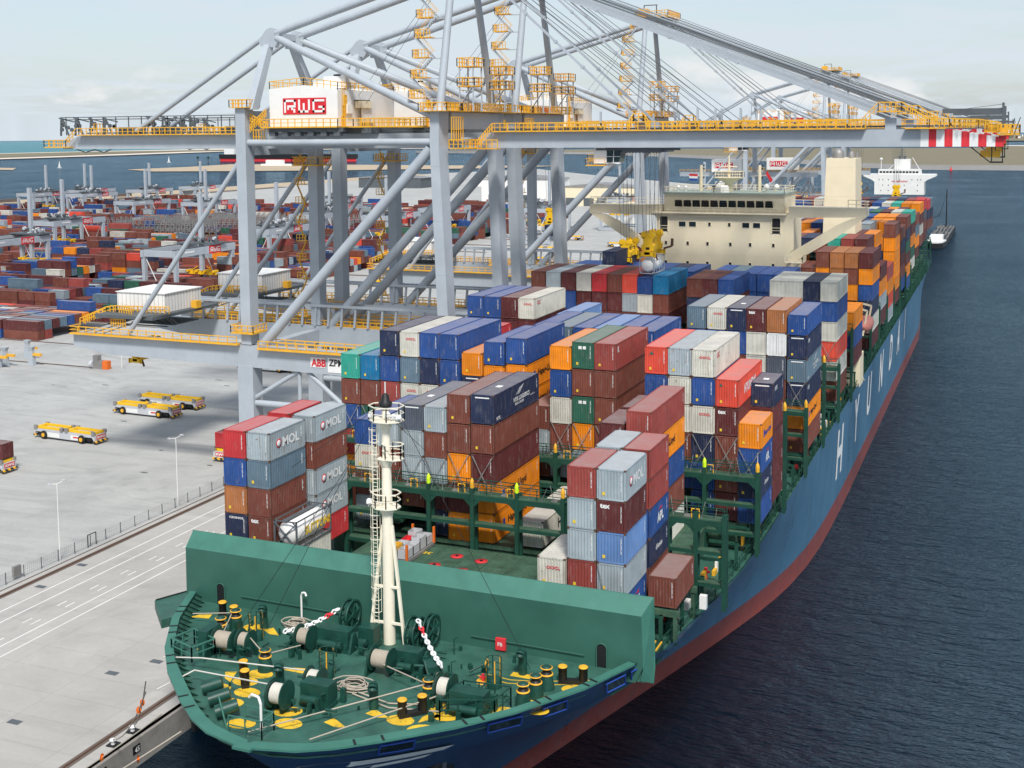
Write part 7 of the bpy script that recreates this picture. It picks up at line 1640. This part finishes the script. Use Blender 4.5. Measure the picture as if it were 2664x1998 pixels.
# light poles and fence
def pole(x, y, h, lab):
    root = thing('light_pole', lab, 'lamp post', (x, y, QZ), 'slim white lamp posts')
    MB().tube((x, y, QZ), (x, y, QZ+h), .08, .05, 8).build('pole', 'white', root)
    mb = MB(); mb.beam((x, y, QZ+h), (x+.9, y+.3, QZ+h+.5), .07, .07); mb.beam((x, y, QZ+h), (x-.9, y-.3, QZ+h-.1), .07, .07); mb.build('bracket', 'white', root)
    for s in (-1, 1): MB().box(x+s*.9-.3, x+s*.9+.3, y+s*.3-.14, y+s*.3+.14, QZ+h+(.45 if s > 0 else -.15), QZ+h+(.6 if s > 0 else 0)).build('lamp', 'agv', root)
pole(-54.3, 31, 10.3, 'slim white lamp post by the fence, the nearer of two'); pole(-54.6, 56.2, 10.4, 'slim white lamp post by the fence left of the bow stacks'); pole(-136.0, 141, 12, 'slim lamp post in front of the portal beam overhang')
fr = thing('fence', 'low wire mesh fence with dark posts running along the landside rail', 'fence', (-54.2, 0, QZ))
for k in range(30):
    y = -6+k*3.05
    if k in (12,): pass
    MB().box(-54.24, -54.16, y-.04, y+.04, QZ, QZ+1.55).build('fence_post', 'greyd', fr)
mb = MB()
for z in (.15, .5, .85, 1.2, 1.45): mb.beam((-54.2, -6, QZ+z), (-54.2, 82.5, QZ+z), .015, .02)
y = -6
while y < 82: mb.beam((-54.2, y, QZ+.1), (-54.2, y, QZ+1.45), .012, .012); y += .35
mb.build('wire_mesh', 'steel', fr, kind='stuff')
mb = MB(); mb.path([(-54.2, 36.2, QZ), (-54.2, 36.2, QZ+1.7), (-54.2, 37.8, QZ+1.7), (-54.2, 37.8, QZ)], .07, 5); mb.build('fence_gate', 'black', fr)
tag(MB().box(-54.7, -54.3, 23.0, 24.2, QZ+.3, QZ+1.7).build('notice_board', 'steel'), 'grey cabinet standing at the fence near the left picture edge', 'cabinet')
# quay bollards, number plates, fender
for i, (y, lab) in enumerate(((-3.4, 'white capped quay bollard, the farther of two on the coping'), (-6.1, 'white capped quay bollard, the nearer of two on the coping'), (-22, 'quay bollard farther ahead on the coping outside the lower left corner'))):
    root = thing('quay_bollard', lab, 'bollard', (-14.0, y, QZ), 'bollards on the quay edge')
    MB().box(-14.55, -13.65, y-.5, y+.5, QZ+.03, QZ+.12).build('bollard_base', 'black', root)
    mb = MB(); mb.lathe((-14.1, y, QZ+.12), [(.22, 0), (.2, .25), (.34, .36), (.34, .45), (.1, .5)], 14); mb.build('bollard_cap', 'white', root)
for y, tx in ((-4.4, '45'), (-9.0, '44')):
    MB().box(QX+.36, QX+.4, y-.1, y+.9, 1.35, 2.15).build('number_plate', 'black', qw); letter(tx, (QX+.43, y+.1, 1.5), .5, qw, '+x', .03, 'whitelet')
for i, y in enumerate((4.5, 24, 44, 64)):
    root = thing('fender', ['dark rubber quay fender with steel frame below the port bow', 'second dark quay fender along the wall', 'third dark quay fender along the wall', 'fourth dark quay fender along the wall'][i], 'fender', (QX+.8, y, 0), 'fenders on the quay wall')
    MB().box(QX+.9, QX+1.3, y-1, y+1.2, -1, 2.4).build('fender_panel', 'black', root); MB().tube((QX+.35, y, 1), (QX+.9, y, 1), .5, .5, 10).build('fender_cone', 'tyre', root)
# green folding platform at the port side of the ship
mb = MB(); mb.prism([(-11.5, -2.8), (-8.0, -6.3), (-5.8, -2.6), (-6.2, 6), (-7.2, 6)], 15.1, 15.9, 'z'); mb.build('folding_platform', 'dgreen', ship)
mb = MB(); mb.rail([(-7.4, 5.8, 15.9), (-11.4, -2.7, 15.9)], .05, 3, .05, 0, False); mb.build('platform_edge', 'black', ship)
# mobile boarding stair / ramp frames beside the crane foot
for i, (xa, ya_) in enumerate(((-35.5, 84), (-30.5, 90))):
    root = thing('portal_walkway', ['grey and yellow framed walkway low behind the near crane leg', 'second grey and yellow framed walkway beside the bow stacks'][i], 'walkway', (xa, ya_, 12), 'framed walkways under the portal')
    mb = MB(); mb.box(xa-9, xa+9, ya_, ya_+.3, 13.2, 14.0, 0); mb.box(xa-9, xa+9, ya_, ya_+1.6, 11.4, 11.6, 0)
    for k in range(12): mb.box(xa-9+k*1.6, xa-8.8+k*1.6, ya_, ya_+.2, 11.5, 13.4, 0)
    mb.build('walkway_frame', 'grey', root); mb = MB(); mb.rail([(xa-9, ya_+1.2, 11.6), (xa+9, ya_+1.2, 11.6)], 1.3, .8, .08); mb.build('walkway_railing', 'yellow', root)
# ================================================================ far things
def far_ship():
    root = thing('white_bridge_ship', 'second container ship farther along the quay, white bridge marked NO SMOKING', 'ship', (0, 640, 0))
    x0, x1, Y = -8.4, 16.4, 620.0
    cxx = 1.0; k = 620
    def B(mb, nm, m, par=root): return mb.build(nm, m, par)
    a, b = -13.5, 19.5
    mb = MB(); mb.prism([(-11.5, 22), (15.0, 22), (15.0, 29.0), (16.5, 30.2), (21.0, 32.2), (21.0, 33.2), (-17.5, 33.2), (-17.5, 32.2), (-13.0, 30.2), (-11.5, 29.0)], Y, Y+14, 'y'); h = B(mb, 'deckhouse', 'white')
    mb = MB(); mb.box(-9.5, 13.0, Y+.5, Y+8, 33.2, 36.0); wh2 = B(mb, 'wheelhouse', 'white'); mb = MB(); mb.box(-1.5, 6.8, Y+6, Y+14, 36, 41.5); B(mb, 'funnel', 'white')
    for i in range(12): MB().box(-8.8+i*1.75, -7.5+i*1.75, Y+.42, Y+.5, 34.0, 35.0).build('wheelhouse_window', 'glass', wh2)
    for z, xs in ((30.3, (-9, -7, -4, 2, 8.5, 11.5, 13.2)), (27.2, (-7, -4, 0, 4.5, 11.5)), (24.2, (-8, -4, 0, 4.5, 11.5))):
        for x in xs: MB().box(x-.2, x+.2, Y-.06, Y, z-.3, z+.3).build('porthole', 'glass', h)
    letter('NO SMOKING', (-2.2, Y-.08, 28.9), .95, h, '-y', .03, 'redlet', 1.0)
    mb = MB(); mb.beam((2.4, Y+8, 41.5), (2.4, Y+8, 48), .4, .4)
    for z, w_ in ((42.8, 2.6), (44, 1.8), (45.3, 2.2), (46.5, 1.4)): mb.box(2.4-w_, 2.4+w_, Y+7.8, Y+8.2, z, z+.25)
    mb.box(.8, 1.8, Y+7, Y+9, 41.5, 43.4); mb.box(3.2, 4.4, Y+7, Y+9, 41.5, 43.4); B(mb, 'radar_mast', 'greyd')
    mb = MB(); mb.tube((-8.3, Y+3, 36), (-8.3, Y+3, 41), .2, .2, 6); mb.lathe((-8.3, Y+3, 41), [(.4, 0), (.8, .5), (.7, 1.1), (.1, 1.5)], 10); mb.beam((13.5, Y+2, 34), (8.5, Y+2, 42.5), .35, .35); mb.beam((-4, Y+2, 36), (-1.6, Y+2, 38.6), .25, .25); B(mb, 'deck_gear', 'white')
    mb = MB(); hw = 13; mb.add([(cxx-hw, Y-150, 15), (cxx+hw, Y-150, 15), (cxx+hw, Y+60, 15), (cxx-hw, Y+60, 15), (cxx-hw+1, Y-150, 0), (cxx+hw-1, Y-150, 0), (cxx+hw-1, Y+60, 0), (cxx-hw+1, Y+60, 0), (cxx, Y-190, 17), (cxx, Y-178, 0)], [(0, 1, 2, 3), (1, 0, 8), (1, 5, 6, 2), (3, 7, 4, 0), (2, 6, 7, 3), (1, 8, 9, 5), (0, 4, 9, 8)]); B(mb, 'hull', 'greyd')
far_ship()
root = thing('bunker_barge', 'small black tanker barge moored outboard near the stern of the blue ship', 'barge', (24, 590, 0))
mb = MB(); bx0, bx1, by0, by1 = 21.5, 30.5, 538, 660
mb.prism([(bx0+1, by0+4), (bx0+3, by0), (bx1-3, by0), (bx1-1, by0+4), (bx1, by0+20), (bx1, by1-8), (bx1-3, by1), (bx0+3, by1), (bx0, by1-8), (bx0, by0+20)], -.5, 2.6, 'z'); mb.build('hull', 'black', root)
mb = MB(); mb.prism([(bx0+1, by0+4), (bx0+3, by0), (bx1-3, by0), (bx1-1, by0+4), (bx1, by0+14), (bx0, by0+14)], 2.6, 3.4, 'z'); mb.box(bx0+1.5, bx1-1.5, by0+7, by0+20, 3.4, 5.6); mb.build('wheelhouse', 'white', root)
random.seed(9); mb = MB()
for i in range(5): x = bx0+1+i*1.8; mb.box(x, x+.3, by0+24, by1-12, 2.6, 3.2)
for i in range(30): x = random.uniform(bx0, bx1-1); y = random.uniform(by0+24, by1-10); mb.box(x, x+random.uniform(.4, 1.2), y, y+random.uniform(.5, 3), 2.6, random.uniform(3, 4.4))
mb.build('deck_pipes', 'steel', root, kind='stuff'); mb = MB(); mb.tube((26, by1-20, 2.6), (26, by1-20, 24), .35, .25, 8); mb.path([(26, by1-20, 22), (22, by1-18, 9), (17, by1-18, 7.5)], .12, 5); mb.build('crane_mast', 'black', root)
# tanker, small craft, buoys
root = thing('oil_tanker', 'long dark tanker with red boot top beyond the sand bar', 'ship', (-1330, 2080, 0))
mb = MB(); mb.prism([(-1495, 2072), (-1490, 2066), (-1200, 2078), (-1172, 2092), (-1200, 2110), (-1490, 2098)], 6, 15, 'z', 0); mb.prism([(-1493, 2073), (-1488, 2067), (-1201, 2079), (-1176, 2092), (-1201, 2109), (-1489, 2097)], -.5, 6, 'z', 1); mb.build('hull', ['black', 'redlet'], root)
mb = MB(); mb.box(-1480, -1455, 2070, 2094, 15, 34); mb.box(-1476, -1466, 2075, 2085, 34, 42); mb.build('deckhouse', 'white', root)
mb = MB(); mb.box(-1440, -1210, 2083, 2085, 17, 18.5)
for x in range(-1430, -1200, 22): mb.box(x, x+1.5, 2080, 2088, 15, 22)
mb.build('deck_piping', 'steel', root, kind='stuff')
def craft(name, lab, cat, x, y, L_, h, mat, mat2='white', grp=None):
    root = thing(name, lab, cat, (x, y, 0), grp); mb = MB(); mb.prism([(x-L_/2, y-L_*.1), (x+L_*.38, y-L_*.1), (x+L_/2, y), (x+L_*.38, y+L_*.1), (x-L_/2, y+L_*.1)], -.3, h*.35, 'z'); mb.build('hull', mat, root)
    mb = MB(); mb.box(x-L_*.35, x+L_*.2, y-L_*.07, y+L_*.07, h*.35, h); mb.build('cabin', mat2, root)
craft('ferry_boat', 'white ferry lying between the tanker and the sand bar', 'boat', -1160, 1780, 62, 11, 'white')
for nm, lab, x, y in (('sailing_boat', 'tiny white sailing boat on the left water', -1514, 1625), ('sailing_boat', 'tiny white sail between the dolphins and the crane backreach', -1560, 1990)):
    root = thing(nm, lab, 'boat', (x, y, 0)); MB().prism([(x-4, y-1.2), (x+4, y-1.2), (x+5, y), (x+4, y+1.2), (x-4, y+1.2)], -.2, 1, 'z').build('hull', 'white', root); MB().prism([(x-3, 1.5), (x+2, 1.5), (x, 13)], y-.1, y+.1, 'y').build('sail', 'white', root)
for lab, x, y in (('small green navigation beacon left of the first crane leg', -1462, 1955), ('small green navigation beacon, right one of the pair', -1438, 1957), ('green beacon on the water between the crane legs', -1000, 1900)):
    root = thing('beacon', lab, 'beacon', (x, y, 0), 'harbour beacons'); mb = MB(); mb.tube((x, y, 0), (x, y, 9), 1.2, 1.0, 8); mb.build('pile', 'greyd', root); MB().lathe((x, y, 9), [(2.2, 0), (2.6, 3), (1, 5)], 8).build('lantern', 'mgreen', root)
root = thing('buoy', 'small red buoy off the opposite stone bank', 'buoy', (-20, 1680, 0)); MB().lathe((-20, 1680, 0), [(2.0, -.5), (2.0, 1.5), (.8, 3), (.4, 6)], 10).build('float', 'redlet', root)
# moored coaster beside the sand shore and sheds of the terminal
for lab, x, y, a, b, h, col in (('large pale warehouse behind the yard near the far quay', -300, 800, 62, 30, 18, 'white'), ('second pale warehouse farther back behind the yard', -225, 770, 60, 24, 14, 'cream'), ('low dark roofed shed far back beside the water', -520, 1000, 70, 30, 10, 'greyd'), ('long low white shed far back on the shore', -400, 1050, 90, 26, 9, 'white')):
    root = thing('warehouse', lab, 'building', (x, y, QZ)); MB().box(x-a/2, x+a/2, y, y+b, QZ, QZ+h).build('wall', col, root); MB().prism([(x-a/2-1, QZ+h), (x+a/2+1, QZ+h), (x, QZ+h+3)], y-.5, y+b+.5, 'y').build('roof', 'steel', root)
    for k in range(3): MB().box(x-a/2+6+k*14, x-a/2+14+k*14, y-.1, y, QZ, QZ+6).build('door', 'greyd', root)
random.seed(33)
for i in range(7):
    x = -655+i*1.5-random.uniform(0, 10); y = 640+i*46
root = thing('rail_wagon', 'dark rail wagon standing on the track bed at the far left', 'rail wagon', (-760, 470, QZ)); MB().box(-775, -745, 468, 471, QZ+1, QZ+4).build('wagon_body', 'rust', root)
for i in range(14):
    a = i/13; x = -800+a*150; y = 420+a*430
    r_ = thing('rail_wagon', 'rail wagon number %s from the left on the track beyond the yard' % ['one', 'two', 'three', 'four', 'five', 'six', 'seven', 'eight', 'nine', 'ten', 'eleven', 'twelve', 'thirteen', 'fourteen'][i], 'rail wagon', (x, y, QZ), 'rail wagons on the track'); mb = MB(); ang = math.atan2(430, 150); d = Vector((math.cos(ang), math.sin(ang), 0))*9; mb.beam(Vector((x, y, QZ+2.2))-d, Vector((x, y, QZ+2.2))+d, 3, 2.6 if i % 3 else 1.0); mb.build('wagon_body', ['rust', 'greyd', 'gravel'][i % 3], r_)
for i, (x, y) in enumerate(((-120, 300), (-95, 260), (-160, 420), (-130, 520))): pass
